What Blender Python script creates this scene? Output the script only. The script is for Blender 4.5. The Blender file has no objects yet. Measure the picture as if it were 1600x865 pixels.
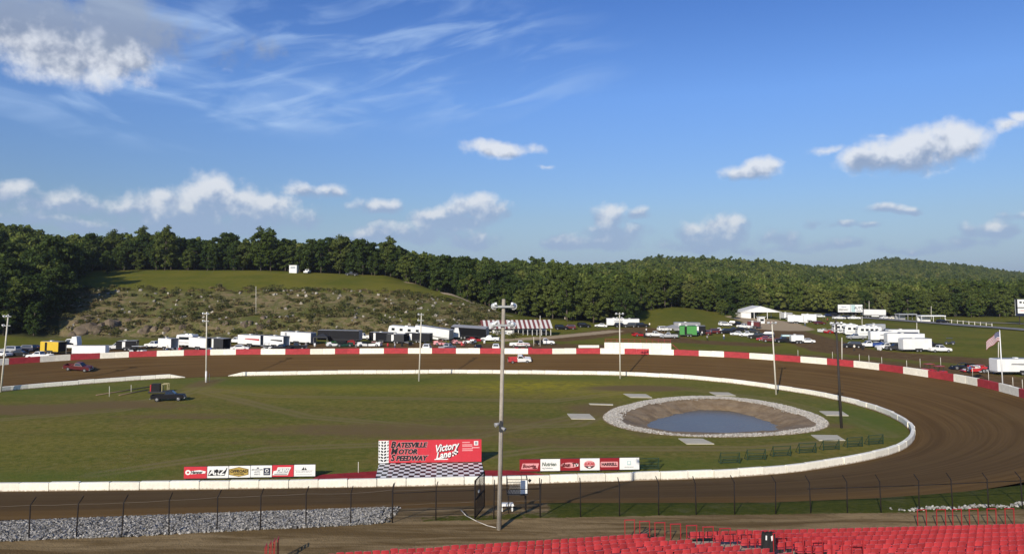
import bpy, bmesh, math, random
import numpy as np
from mathutils import Vector, Matrix
R_ = math.radians
random.seed(11); RNG = np.random.default_rng(11)
sc = bpy.context.scene
COL = sc.collection

# ------------------------------------------------------------------ camera, sky, sun, exposure
F, H, PITCH, HORIZON = 1155.0, 21.4, R_(4.0), 442.0
OPT = HORIZON - F * math.tan(PITCH)
cam = bpy.data.cameras.new('camera'); camo = bpy.data.objects.new('camera', cam); COL.objects.link(camo)
cam.sensor_width = 36; cam.lens = F / 1600 * 36
cam.shift_y = -(432.5 - OPT) / 1600
cam.clip_start = 0.5; cam.clip_end = 20000
camo.location = (0, 0, H); camo.rotation_euler = (R_(90) + PITCH, 0, 0)
sc.camera = camo

SUN_EL = R_(24.0)
SUN_AZ = math.atan2(-0.40, -0.917)          # direction towards the sun, measured from +Y towards +X
sdir = Vector((math.sin(SUN_AZ) * math.cos(SUN_EL), math.cos(SUN_AZ) * math.cos(SUN_EL), math.sin(SUN_EL)))
sl = bpy.data.lights.new('sun', 'SUN'); so = bpy.data.objects.new('sun', sl); COL.objects.link(so)
sl.energy = 4.6; sl.angle = R_(0.53); sl.color = (1.0, 0.91, 0.77)
so.rotation_euler = sdir.to_track_quat('Z', 'Y').to_euler(); so.location = (-60, -60, 80)
sc.view_settings.view_transform = 'Standard'; sc.view_settings.look = 'None'
sc.view_settings.exposure = 0.08; sc.view_settings.gamma = 1.0
sc.render.engine = 'CYCLES'
sc.cycles.max_bounces = 4; sc.cycles.diffuse_bounces = 2; sc.cycles.glossy_bounces = 2; sc.cycles.transmission_bounces = 2; sc.cycles.transparent_max_bounces = 8
sc.cycles.use_denoising = True

def ray(px, py):
    u, v = px - 800.0, -(py - OPT)
    return np.array([u, F * math.cos(PITCH) - v * math.sin(PITCH), v * math.cos(PITCH) + F * math.sin(PITCH)])
def at(px, py, z):
    d = ray(px, py); t = (z - H) / d[2]
    return Vector((d[0] * t, d[1] * t, z))
def azel(px, py):
    d = ray(px, py); return math.degrees(math.atan2(d[0], d[1])), math.degrees(math.atan2(d[2], math.hypot(d[0], d[1])))

def s2l(c):
    return tuple((x / 12.92 if x <= 0.04045 else ((x + 0.055) / 1.055) ** 2.4) for x in c)
def rgb(r, g, b): return s2l((r / 255, g / 255, b / 255))

# ---- world: physical sky with cumulus and cirrus laid over it by direction
W = bpy.data.worlds.new('World'); sc.world = W; W.use_nodes = True
nt = W.node_tree; nt.nodes.clear()
class NG:
    """small helper to write node maths"""
    def __init__(s, tree): s.t = tree
    def node(s, kind, **kw):
        n = s.t.nodes.new(kind)
        for k, v in kw.items(): setattr(n, k, v)
        return n
    def put(s, sock, v):
        if isinstance(v, bpy.types.NodeSocket): s.t.links.new(v, sock)
        else: sock.default_value = v
    def m(s, op, a, b=0.0, c=None, clamp=False):
        n = s.node('ShaderNodeMath', operation=op, use_clamp=clamp)
        s.put(n.inputs[0], a); s.put(n.inputs[1], b)
        if c is not None: s.put(n.inputs[2], c)
        return n.outputs[0]
    def ss(s, x, lo, hi, to0=0.0, to1=1.0):
        n = s.node('ShaderNodeMapRange', interpolation_type='SMOOTHSTEP')
        s.put(n.inputs[0], x); s.put(n.inputs[1], lo); s.put(n.inputs[2], hi); s.put(n.inputs[3], to0); s.put(n.inputs[4], to1)
        return n.outputs[0]
    def lin(s, x, lo, hi, to0=0.0, to1=1.0):
        n = s.node('ShaderNodeMapRange')
        s.put(n.inputs[0], x); s.put(n.inputs[1], lo); s.put(n.inputs[2], hi); s.put(n.inputs[3], to0); s.put(n.inputs[4], to1)
        return n.outputs[0]
    def comb(s, x, y, z=0.0):
        n = s.node('ShaderNodeCombineXYZ')
        for i, v in enumerate((x, y, z)): s.put(n.inputs[i], v)
        return n.outputs[0]
    def noise(s, vec, scale, detail=4.0, rough=0.55, dist=0.0, out='Fac', dim='3D'):
        n = s.node('ShaderNodeTexNoise', noise_dimensions=dim)
        s.put(n.inputs['Vector'], vec); s.put(n.inputs['Scale'], scale); n.inputs['Detail'].default_value = detail
        n.inputs['Roughness'].default_value = rough; n.inputs['Distortion'].default_value = dist
        return n.outputs[out]
    def mix(s, f, a, b, blend='MIX'):
        n = s.node('ShaderNodeMix', data_type='RGBA', blend_type=blend)
        s.put(n.inputs[0], f)
        for i, v in ((6, a), (7, b)):
            if not isinstance(v, bpy.types.NodeSocket) and len(v) == 3: v = (*v, 1)
            s.put(n.inputs[i], v)
        return n.outputs[2]
g = NG(nt)
SKY_STRENGTH = 0.105
sky = g.node('ShaderNodeTexSky', sky_type='NISHITA', sun_disc=False)
sky.sun_elevation = SUN_EL; sky.sun_rotation = SUN_AZ; sky.altitude = 150; sky.air_density = 1.0; sky.dust_density = 0.6; sky.ozone_density = 2.2
tc = g.node('ShaderNodeTexCoord'); sep = g.node('ShaderNodeSeparateXYZ'); nt.links.new(tc.outputs['Generated'], sep.inputs[0])
DEG = 57.29578
az = g.m('MULTIPLY', g.m('ARCTAN2', sep.outputs[0], sep.outputs[1]), DEG)
el = g.m('MULTIPLY', g.m('ARCSINE', sep.outputs[2]), DEG)
p0 = g.comb(az, el)
# billowy noise used to ragged the cloud outlines
nz = g.noise(p0, 0.50, 5.0, 0.60, dim='2D')
nz2 = g.noise(g.comb(g.m('ADD', az, -0.55), g.m('ADD', el, 0.55)), 0.50, 3.0, 0.58, dim='2D')
wv = g.node('ShaderNodeTexNoise', noise_dimensions='2D'); nt.links.new(p0, wv.inputs['Vector']); wv.inputs['Scale'].default_value = 0.28; wv.inputs['Detail'].default_value = 3
wsep = g.node('ShaderNodeSeparateColor'); nt.links.new(wv.outputs['Color'], wsep.inputs[0])
azw = g.m('ADD', az, g.m('MULTIPLY', g.m('SUBTRACT', wsep.outputs[0], 0.5), 3.0))
elw = g.m('ADD', el, g.m('MULTIPLY', g.m('SUBTRACT', wsep.outputs[1], 0.5), 1.3))
CLOUDS = [  # px, py, half width, half height up, half height down, opacity
 (110,80,130,60,50,1.15),(60,40,150,70,70,1.0),(180,40,120,80,70,1.0),(200,92,60,34,24,.85),(345,76,34,20,20,.42),(408,80,30,20,16,.38),
 (780,233,66,14,12,.9),(1352,252,66,22,17,1.15),(1420,240,85,40,26,1.2),(1490,222,50,34,34,1.2),(1172,268,46,17,15,.95),(1192,258,24,12,12,.9),
 (1280,237,30,8,6,.5),(1378,212,36,8,6,.45),(1572,196,34,13,9,.85),(1600,182,24,12,10,.85),(843,262,16,5,5,.4),
 (330,312,54,36,44,1.1),(262,330,64,30,30,1.0),(398,322,52,26,30,1.05),(300,354,170,26,34,.72),(110,318,100,18,18,.55),(60,345,110,18,18,.45),(430,342,70,20,22,.6),(20,303,40,18,14,.8),
 (470,300,44,12,10,.55),(520,302,30,12,10,.6),(590,326,44,16,10,.75),(130,352,44,12,20,.85),(200,330,60,16,16,.6),
 (745,332,46,28,22,1.05),(700,350,66,24,18,.95),(608,366,66,16,16,.85),(745,384,50,20,18,.7),(660,372,90,18,18,.7),(560,372,40,12,10,.6),
 (960,348,34,26,20,1.1),(962,370,60,18,16,.85),(1010,336,20,12,9,.55),(880,381,38,13,9,.7),
 (1078,364,28,22,24,1.0),(1126,364,40,24,24,1.05),(1100,384,78,12,14,.7),(1214,376,40,18,12,.7),
 (1276,349,22,9,8,.55),(1316,356,28,10,7,.65),(1366,356,20,8,7,.55),(1390,328,38,10,8,.75),(1424,330,18,9,7,.6),(1310,386,70,12,12,.6),
 (1548,364,40,20,10,.85),(1520,380,38,12,10,.6),(1580,337,38,8,7,.5),(1440,390,90,12,12,.5),(1180,393,110,12,12,.5),(950,388,90,14,12,.55),
]
PXDEG = 1 / 20.2
pw = g.comb(azw, elw, 1.0)
def vm(op, a, b=None, c=None):
    n = g.node('ShaderNodeVectorMath', operation=op); g.put(n.inputs[0], a)
    if b is not None: g.put(n.inputs[1], b)
    if c is not None: g.put(n.inputs[2], c)
    return n.outputs['Value' if op == 'LENGTH' else 'Vector']
mm = acc = None; done = 0
for (cx, cy, hw, hu, hd, op) in CLOUDS:
    if cy > 290: op, hw, hu, hd = op * 1.15, hw * 1.1, hu * 1.15, hd * 1.15
    ca, ce = azel(cx, cy - (hu - hd) * .35); k = PXDEG * (0.92 if abs(cx - 800) < 500 else 0.80) * 1.25
    sx_, sy_ = 1 / (hw * k), 1 / ((hu * .62 + hd * .45) * k)
    q_ = vm('MULTIPLY_ADD', pw, (sx_, sy_, .002), (-ca * sx_, -ce * sy_, 0.0))
    mi = g.m('MULTIPLY_ADD', vm('LENGTH', q_), -op, op); ps = g.m('MAXIMUM', mi, 0.001)
    mm = mi if mm is None else g.m('MAXIMUM', mm, mi)
    acc = vm('MULTIPLY_ADD', q_, ps, acc if acc is not None else (0, 0, 0))
    done = done + 1
    if done % 5 == 0: pw = vm('MULTIPLY_ADD', acc, (1e-9, 1e-9, 1e-9), pw)      # keeps the shader's working memory small
asep = g.node('ShaderNodeSeparateXYZ'); nt.links.new(acc, asep.inputs[0])
relY = g.m('DIVIDE', asep.outputs[1], g.m('MULTIPLY', asep.outputs[2], 500.0))
# the same kind of scattered cumulus goes on all round, outside the picture
gen = g.noise(g.comb(g.m('MULTIPLY', az, 0.05), g.m('MULTIPLY', el, 0.16), 3.7), 1.0, 2.0, 0.5, dim='2D')
gen = g.m('MULTIPLY', g.ss(gen, 0.56, 0.74), g.ss(g.m('ABSOLUTE', az), 37, 42))
gen = g.m('MULTIPLY', gen, g.m('MULTIPLY', g.ss(el, 0, 2), g.ss(el, 45, 20)))
mm = g.m('MAXIMUM', mm, g.m('MULTIPLY_ADD', gen, 1.6, -0.8))
dens = g.m('ADD', mm, g.m('MULTIPLY', g.m('SUBTRACT', nz, 0.5), g.ss(el, 4.0, 9.0, 1.15, 0.9)))
alpha = g.m('MULTIPLY', g.ss(dens, 0.02, 0.66), g.ss(relY, -1.0, -0.5))
lit = g.m('ADD', g.ss(el, 4.0, 9.0, 0.32, 0.50), g.m('ADD', g.m('MULTIPLY', g.m('SUBTRACT', nz, nz2), 1.5), g.m('MULTIPLY', relY, g.ss(el, 13.5, 16.5, 1.3, -0.7))), clamp=True)
# cirrus streaks
rot = g.comb(g.m('ADD', g.m('MULTIPLY', az, 0.10), g.m('MULTIPLY', el, -0.10)), g.m('ADD', g.m('MULTIPLY', el, 0.55), g.m('MULTIPLY', az, 0.11)))
rot2 = g.comb(g.m('ADD', g.m('MULTIPLY', az, 0.10), g.m('MULTIPLY', el, 0.10)), g.m('ADD', g.m('MULTIPLY', el, 0.55), g.m('MULTIPLY', az, -0.16)), 4.0)
ci1 = g.ss(g.noise(rot, 1.0, 4.0, 0.52, 0.4, dim='2D'), 0.42, 0.86); ci2 = g.ss(g.noise(rot2, 1.0, 4.0, 0.54, 0.4, dim='2D'), 0.40, 0.84)
def soft(cx, cy, hw, hh):
    ca, ce = azel(cx, cy)
    dx = g.m('MULTIPLY', g.m('SUBTRACT', az, ca), 1 / (hw * PXDEG)); dy = g.m('MULTIPLY', g.m('SUBTRACT', el, ce), 1 / (hh * PXDEG))
    return g.ss(g.m('ADD', g.m('MULTIPLY', dx, dx), g.m('MULTIPLY', dy, dy)), 1.0, 0.0)
cirr = g.m('MULTIPLY', ci1, g.m('MAXIMUM', soft(200, 140, 420, 90), soft(60, 30, 400, 140)))
cirr = g.m('ADD', cirr, g.m('MULTIPLY', ci2, g.m('MAXIMUM', soft(620, 90, 420, 130), soft(480, 150, 330, 70))))
cirr = g.m('MULTIPLY', g.m('MINIMUM', cirr, 1.0), 0.62)
# paler band low over the horizon
K = 1 / SKY_STRENGTH
def kc(c): return tuple(x * K for x in c)
tint = g.mix(g.lin(el, 5.0, 14.0), (0.58, 0.66, 0.84), (0.62, 0.82, 1.20))
tint = g.mix(g.lin(el, 14.0, 21.0), tint, (0.46, 0.70, 1.16))
base = g.mix(1.0, sky.outputs[0], tint, 'MULTIPLY')
low = g.ss(el, 7.0, 0.5)
skyc = g.mix(g.m('MULTIPLY', low, 0.65), base, kc(rgb(150, 177, 208)))
skyc = g.mix(cirr, skyc, kc(rgb(178, 205, 240)))
cshade = g.mix(g.ss(el, 4, 13), kc(rgb(150, 171, 203)), kc(rgb(140, 152, 174)))
clit = g.mix(g.ss(el, 2, 9), kc(rgb(222, 224, 228)), kc(rgb(228, 231, 236)))
ccol = g.mix(g.ss(lit, 0.05, 0.95), cshade, clit)
hi_ = g.ss(el, 15.0, 18.5)
ccol = g.mix(g.m('MULTIPLY', hi_, 0.62), ccol, kc(rgb(160, 174, 194)))
skyc = g.mix(g.m('MULTIPLY', alpha, g.m('MULTIPLY_ADD', hi_, -0.12, g.ss(el, 3.0, 9.0, 0.74, 0.88))), skyc, ccol)
bg = g.node('ShaderNodeBackground'); nt.links.new(skyc, bg.inputs[0]); bg.inputs[1].default_value = SKY_STRENGTH
wo = g.node('ShaderNodeOutputWorld'); nt.links.new(bg.outputs[0], wo.inputs[0])
W.cycles.sampling_method = 'NONE'

# ------------------------------------------------------------------ materials
MATS = {}
def mat(name, col, rough=0.6, metal=0.0, vary=0.0, vscale=1.0, per_obj=0.0, bump=0.0, bscale=10.0, island=0.0, spec=0.5, coat=0.0):
    if name in MATS: return MATS[name]
    m = bpy.data.materials.new(name); m.use_nodes = True
    t = m.node_tree; gg = NG(t); b = t.nodes['Principled BSDF']
    b.inputs['Roughness'].default_value = rough; b.inputs['Metallic'].default_value = metal
    b.inputs['Specular IOR Level'].default_value = spec; b.inputs['Coat Weight'].default_value = coat
    c = (*col, 1)
    if vary or per_obj or island:
        f = 1.0
        tco = gg.node('ShaderNodeTexCoord')
        if vary:
            n = gg.noise(tco.outputs['Object'], vscale, 5.0, 0.6)
            f = gg.lin(n, 0.25, 0.75, 1 - vary, 1 + vary)
        if per_obj:
            oi = gg.node('ShaderNodeObjectInfo'); f2 = gg.lin(oi.outputs['Random'], 0, 1, 1 - per_obj, 1 + per_obj)
            f = gg.m('MULTIPLY', f, f2) if vary else f2
        if island:
            ge = gg.node('ShaderNodeNewGeometry'); f2 = gg.lin(ge.outputs['Random Per Island'], 0, 1, 1 - island, 1 + island)
            f = gg.m('MULTIPLY', f, f2) if (vary or per_obj) else f2
        cc = gg.mix(1.0, c, gg.comb(f, f, f), 'MULTIPLY')
        t.links.new(cc, b.inputs['Base Color'])
    else: b.inputs['Base Color'].default_value = c
    if bump:
        tco = gg.node('ShaderNodeTexCoord'); bn = gg.node('ShaderNodeBump'); bn.inputs['Strength'].default_value = bump; bn.inputs['Distance'].default_value = 0.1
        t.links.new(gg.noise(tco.outputs['Object'], bscale, 5.0, 0.6), bn.inputs['Height']); t.links.new(bn.outputs[0], b.inputs['Normal'])
    MATS[name] = m
    return m
WHITE = mat('white_paint', (.76, .76, .73), .45, vary=.08, vscale=.7)
def mudwall(name, col):
    m = mat(name, col, .75, vary=.12, vscale=2.6, per_obj=.08, bump=.3, bscale=9); t = m.node_tree; gg = NG(t); b = t.nodes['Principled BSDF']; old = b.inputs['Base Color'].links[0].from_socket
    co = gg.node('ShaderNodeTexCoord').outputs['Object']; s3 = gg.node('ShaderNodeSeparateXYZ'); t.links.new(co, s3.inputs[0]); n = gg.noise(gg.comb(gg.m('MULTIPLY', s3.outputs[0], 2.0), gg.node('ShaderNodeObjectInfo').outputs['Random']), 1.6, 5, .7)
    mud = gg.ss(gg.m('SUBTRACT', gg.m('MULTIPLY', n, .55), s3.outputs[2]), .06, .20, 0, .8); sp = gg.ss(gg.noise(co, 5.0, 4, .7), .62, .72, 0, .45)
    t.links.new(gg.mix(gg.m('MAXIMUM', mud, sp), old, (.22, .15, .085)), b.inputs['Base Color']); return m
CREAM = mat('cream_wall_paint', (.87, .82, .67), .75, vary=.14, vscale=1.6, per_obj=.10)
WALLW = mudwall('white_wall_paint', (.82, .785, .66))
REDW = mat('red_wall_paint', (.40, .032, .038), .75, vary=.28, vscale=1.0, per_obj=.12)
RED = mat('red_paint', (.42, .02, .025), .4, vary=.08)
SEAT = mat('red_seat_plastic', (.47, .042, .048), .55, vary=.22, vscale=3.5, per_obj=.22, island=.14)
RAILR = mat('red_rail_paint', (.34, .018, .022), .45, vary=.15, vscale=3)
BLACK = mat('black_paint', (.010, .010, .012), .45, spec=.18)
DGREY = mat('dark_grey_paint', (.035, .036, .038), .55, vary=.1, spec=.2)
GREY = mat('grey_paint', (.28, .28, .28), .5, vary=.08)
SILV = mat('silver_paint', (.42, .43, .44), .35, .3)
RUBBER = mat('tyre_rubber', (.016, .016, .016), .85)
RIM = mat('wheel_rim', (.4, .4, .4), .35, .6)
GLASS = mat('dark_window_glass', (.015, .02, .024), .08, spec=.8)
STEEL = mat('galvanised_steel', (.35, .36, .36), .45, .5, vary=.1, vscale=4)
DSTEEL = mat('dark_fence_steel', (.022, .018, .016), .7, spec=.1)
WOODP = mat('weathered_pole_wood', (.34, .30, .24), .85, vary=.25, vscale=2.0, bump=.4, bscale=14)
WOODW = mat('pale_painted_pole', (.60, .56, .46), .8, vary=.12, vscale=1.5)
WOODD = mat('dark_creosote_wood', (.035, .028, .022), .8, vary=.2, vscale=2)
LAMP = mat('lamp_housing', (.72, .73, .72), .35)
CONC = mat('concrete', (.50, .47, .40), .85, vary=.14, vscale=.8, bump=.2, bscale=6)
ROCKW = mat('pale_gravel', (.23, .22, .20), .95, island=.8, spec=.1)
ROCKP = mat('pond_gravel', (.38, .355, .31), .9, island=.40)
BOULD = mat('bluff_rock', (.135, .105, .072), .95, vary=.6, vscale=1.1, per_obj=.3, bump=1.0, bscale=2.2, spec=.1)
SKIN = mat('skin', (.45, .28, .2), .6)
YEL = mat('yellow_paint', (.62, .42, .03), .45, vary=.06)
GREEN = mat('green_paint', (.05, .25, .045), .5)
BLUE = mat('blue_paint', (.03, .07, .25), .4)
NAVY = mat('navy_paint', (.012, .016, .045), .4)
MAROON = mat('maroon_paint', (.10, .012, .014), .35)
TEAL = mat('pale_teal_paint', (.42, .56, .55), .5)
GOLD = mat('gold_paint', (.42, .29, .06), .5)
GOLDD = mat('dark_gold_paint', (.16, .10, .02), .5)
SIGNRED = mat('sign_red', (.56, .035, .05), .35, vary=.05)
SIGNPINK = mat('sign_faded_pink', (.70, .32, .32), .5)
SIGNW = mat('sign_white', (.80, .80, .76), .4, vary=.03)
ORANGE = mat('orange_paint', (.6, .14, .02), .4)

# ------------------------------------------------------------------ mesh helpers
class MB:
    def __init__(s): s.v = []; s.f = []; s.mi = []; s.sm = []
    def add(s, vs, fs, mi=0, sm=False):
        o = len(s.v); s.v += [tuple(p) for p in vs]
        for f in fs: s.f.append(tuple(i + o for i in f)); s.mi.append(mi); s.sm.append(sm)
        return s
    def box(s, x0, x1, y0, y1, z0, z1, mi=0, tx=0, ty=0):
        """box; tx, ty pull the top face in"""
        vs = [(x0, y0, z0), (x1, y0, z0), (x1, y1, z0), (x0, y1, z0), (x0 + tx, y0 + ty, z1), (x1 - tx, y0 + ty, z1), (x1 - tx, y1 - ty, z1), (x0 + tx, y1 - ty, z1)]
        return s.add(vs, [(3, 2, 1, 0), (4, 5, 6, 7), (0, 1, 5, 4), (1, 2, 6, 5), (2, 3, 7, 6), (3, 0, 4, 7)], mi)
    def hexa(s, vs, mi=0):
        return s.add(vs, [(3, 2, 1, 0), (4, 5, 6, 7), (0, 1, 5, 4), (1, 2, 6, 5), (2, 3, 7, 6), (3, 0, 4, 7)], mi)
    def prism(s, prof, y0, y1, mi=0, inset=0.0):
        """(x, z) outline (counter-clockwise seen from -y) run along y"""
        n = len(prof); vs = [(x, y0, z) for x, z in prof] + [(x, y1, z) for x, z in prof]
        fs = [tuple(range(n)), tuple(range(2 * n - 1, n - 1, -1))] + [(i, i + n, (i + 1) % n + n, (i + 1) % n) for i in range(n)]
        return s.add(vs, fs, mi)
    def cyl(s, a, b, r0, r1=None, n=8, mi=0, caps=True, sm=True):
        a, b = Vector(a), Vector(b); r1 = r0 if r1 is None else r1
        d = (b - a).normalized(); x = d.orthogonal().normalized(); y = d.cross(x)
        vs = []
        for c, r in ((a, r0), (b, r1)):
            for i in range(n):
                t = 2 * math.pi * i / n; vs.append(c + x * (r * math.cos(t)) + y * (r * math.sin(t)))
        s.add(vs, [(i, (i + 1) % n, (i + 1) % n + n, i + n) for i in range(n)], mi, sm)
        if caps:
            o = len(s.v) - 2 * n
            s.f += [tuple(o + i for i in range(n - 1, -1, -1)), tuple(o + n + i for i in range(n))]; s.mi += [mi, mi]; s.sm += [False, False]
        return s
    def bar(s, a, b, w, h, mi=0):
        """square bar from a to b"""
        a, b = Vector(a), Vector(b); d = (b - a).normalized()
        up = Vector((0, 0, 1)) if abs(d.z) < .95 else Vector((0, 1, 0))
        x = d.cross(up).normalized() * (w / 2); y = x.cross(d).normalized() * (h / 2)
        return s.hexa([a - x - y, a + x - y, a + x + y, a - x + y, b - x - y, b + x - y, b + x + y, b - x + y], mi)
    def mesh(s, name, mats):
        me = bpy.data.meshes.new(name); me.from_pydata([tuple(p) for p in s.v], [], s.f)
        if not isinstance(mats, (list, tuple)): mats = [mats]
        for m in mats: me.materials.append(m)
        me.polygons.foreach_set('material_index', s.mi); me.polygons.foreach_set('use_smooth', s.sm)
        me.update()
        return me
def link(name, data, parent=None, loc=None, rz=None):
    o = bpy.data.objects.new(name, data); COL.objects.link(o)
    if parent is not None: o.parent = parent
    if loc is not None: o.location = loc
    if rz is not None: o.rotation_euler = (0, 0, rz)
    return o
def tag(o, label, cat, group=None):
    o['label'] = label; o['category'] = cat
    if group: o['group'] = group
    return o
def thing(name, label, cat, loc=(0, 0, 0), rz=0.0, group=None):
    return tag(link(name, None, None, loc, rz), label, cat, group)
def struct(name, me, kind='structure', label=None):
    o = link(name, me); o['kind'] = kind
    if label: o['label'] = label
    return o
def np_mesh(name, V, Fq, mats, smooth=False):
    """fast mesh from numpy: V (n,3), Fq (m,k)"""
    me = bpy.data.meshes.new(name); V = np.asarray(V, dtype=np.float32); Fq = np.asarray(Fq, dtype=np.int32)
    k = Fq.shape[1]
    me.vertices.add(len(V)); me.vertices.foreach_set('co', V.ravel())
    me.loops.add(Fq.size); me.loops.foreach_set('vertex_index', Fq.ravel())
    me.polygons.add(len(Fq)); me.polygons.foreach_set('loop_start', np.arange(0, Fq.size, k, dtype=np.int32))
    me.polygons.foreach_set('use_smooth', np.full(len(Fq), smooth))
    for m in (mats if isinstance(mats, (list, tuple)) else [mats]): me.materials.append(m)
    me.update(calc_edges=True); me.validate()
    return me
def attr(me, name, arr):
    a = me.attributes.new(name, 'FLOAT', 'POINT'); a.data.foreach_set('value', np.asarray(arr, dtype=np.float32).ravel())
def scatter(V0, F0, P, S, jitter=.0, seed=1):
    """copies of a small shape at P with random turns, merged in numpy"""
    r = np.random.default_rng(seed); n, k = len(P), len(V0)
    q = r.normal(size=(n, 4)); q /= np.linalg.norm(q, axis=1)[:, None]; w, x, y, z = q.T
    M = np.stack([np.stack([1 - 2 * (y * y + z * z), 2 * (x * y - z * w), 2 * (x * z + y * w)], -1), np.stack([2 * (x * y + z * w), 1 - 2 * (x * x + z * z), 2 * (y * z - x * w)], -1), np.stack([2 * (x * z - y * w), 2 * (y * z + x * w), 1 - 2 * (x * x + y * y)], -1)], 1)
    L = np.repeat(np.asarray(V0)[None], n, 0) * (1 + jitter * r.uniform(-1, 1, (n, k, 3)))
    L = np.einsum('nij,nkj->nki', M, L) * np.asarray(S)[:, None, None] if np.ndim(S) == 1 else np.einsum('nij,nkj->nki', M, L) * np.asarray(S)[:, None, :]
    V = (L + np.asarray(P)[:, None, :]).reshape(-1, 3)
    Fq = (np.asarray(F0)[None] + (np.arange(n) * k)[:, None, None]).reshape(-1, len(F0[0]))
    return V, Fq
CUBE_V = np.array([(-1, -1, -1), (1, -1, -1), (1, 1, -1), (-1, 1, -1), (-1, -1, 1), (1, -1, 1), (1, 1, 1), (-1, 1, 1)]) * .62
CUBE_F = [(3, 2, 1, 0), (4, 5, 6, 7), (0, 1, 5, 4), (1, 2, 6, 5), (2, 3, 7, 6), (3, 0, 4, 7)]
def vnoise(x, y, seed=0):
    """smooth value noise in numpy, about -1..1"""
    xi, yi = np.floor(x).astype(np.int64), np.floor(y).astype(np.int64); fx, fy = x - xi, y - yi
    fx, fy = fx * fx * (3 - 2 * fx), fy * fy * (3 - 2 * fy)
    def hsh(a, b):
        n = (a * 374761393 + b * 668265263 + seed * 974711) & 0x7fffffff; n = ((n ^ (n >> 13)) * 1274126177) & 0x7fffffff
        return ((n ^ (n >> 16)) & 0xffff) / 32767.5 - 1
    return (hsh(xi, yi) * (1 - fx) + hsh(xi + 1, yi) * fx) * (1 - fy) + (hsh(xi, yi + 1) * (1 - fx) + hsh(xi + 1, yi + 1) * fx) * fy
def fbm(x, y, o=4, seed=0):
    s, a = 0, 1.0
    for i in range(o): s = s + a * vnoise(x * 2 ** i, y * 2 ** i, seed + i); a *= .5
    return s / 1.9
def sstep(x, a, b):
    t = np.clip((x - a) / (b - a), 0, 1); return t * t * (3 - 2 * t)
# ------------------------------------------------------------------ the oval: a stadium shape turned by PSI, fitted to the walls
XL, XR, YC, RAD, WID, PSI, ZO = -51.9, 23.7, 128.0, 47.2, 18.0, R_(3.6), 3.3
CP, SP = math.cos(PSI), math.sin(PSI)
def to_track(x, y): return CP * x + SP * y, -SP * x + CP * y
def to_world(X, Y): return CP * X - SP * Y, SP * X + CP * Y
def sdist(x, y):
    X, Y = to_track(x, y); dx = X - np.clip(X, XL, XR)
    return np.hypot(dx, Y - YC) - RAD
XM = (XL + XR) / 2
IN_PICK = [(0,611),(130,600),(250,591.5),(400,586.5),(500,584.6),(600,583.6),(700,583),(800,583.5),(900,585),(1000,587.5),(1100,594),(1200,606)] + \
          [(0,767),(150,765.5),(310,764),(450,762),(610,759.6),(760,757),(900,753),(1000,750),(1130,745),(1200,741),(1330,722.5),(1396,709),(1428,676)]
OUT_PICK = [(0,570),(100,563),(230,557.5),(400,553.8),(500,552.7),(600,552),(700,551.8),(800,551.8),(900,552.5),(1000,553.5),(1200,562),(1310,571.5),(1385,578.6),(1425,586),(1500,597),(1582,617)]
def corr_table(picks, z, base, pad):
    ph, dv = [], []
    for a, b in picks:
        p = at(a, b, z); X, Y = to_track(p.x, p.y)
        ph.append(math.atan2(Y - YC, X - XM)); dv.append(float(sdist(p.x, p.y)) - base)
    for q in pad: ph.append(q); dv.append(0.0)
    o = np.argsort(ph); ph, dv = np.array(ph)[o], np.array(dv)[o]
    gx = np.linspace(-math.pi, math.pi, 361); gy = np.interp(gx, ph, dv, period=2 * math.pi)
    ker = np.hanning(15); ker /= ker.sum()
    gy = np.convolve(np.r_[gy[-20:], gy, gy[:20]], ker, 'same')[20:-20]
    return gx, gy
CIN = corr_table(IN_PICK, 0.0, 0.0, [math.pi * .999, -math.pi * .999])
COUT = corr_table(OUT_PICK, ZO, WID, [math.pi * .98, -math.pi * .8, -math.pi * .6, -math.pi * .4, -math.pi * .25])
def corr(x, y):
    X, Y = to_track(x, y); ph = np.arctan2(Y - YC, X - XM)
    return np.interp(ph, *CIN), np.interp(ph, *COUT)
def track_d(x, y):
    """0 at the inner wall, WID at the outer wall"""
    d = sdist(x, y); ci, co = corr(x, y)
    return (d - ci) / (WID + co - ci) * WID
LEN_S = XR - XL; LEN = 2 * LEN_S + 2 * math.pi * RAD
def stad(t, d=0.0):
    """point and heading on the oval: t metres along the inner line, d metres outwards (0..WID follows both walls)"""
    t = t % LEN
    if t < LEN_S: X, Y, nx, ny = XL + t, YC - RAD, 0.0, -1.0
    elif t < LEN_S + math.pi * RAD:
        a = (t - LEN_S) / RAD - math.pi / 2; nx, ny = math.cos(a), math.sin(a); X, Y = XR + RAD * nx, YC + RAD * ny
    elif t < 2 * LEN_S + math.pi * RAD: X, Y, nx, ny = XR - (t - LEN_S - math.pi * RAD), YC + RAD, 0.0, 1.0
    else:
        a = (t - 2 * LEN_S - math.pi * RAD) / RAD + math.pi / 2; nx, ny = math.cos(a), math.sin(a); X, Y = XL + RAD * nx, YC + RAD * ny
    w = to_world(X, Y); ci, co = corr(np.array(w[0]), np.array(w[1]))
    k = d / WID; off = d + ci * (1 - k) + co * k
    wx, wy = to_world(X + nx * off, Y + ny * off)
    return Vector((wx, wy, 0))

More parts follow.
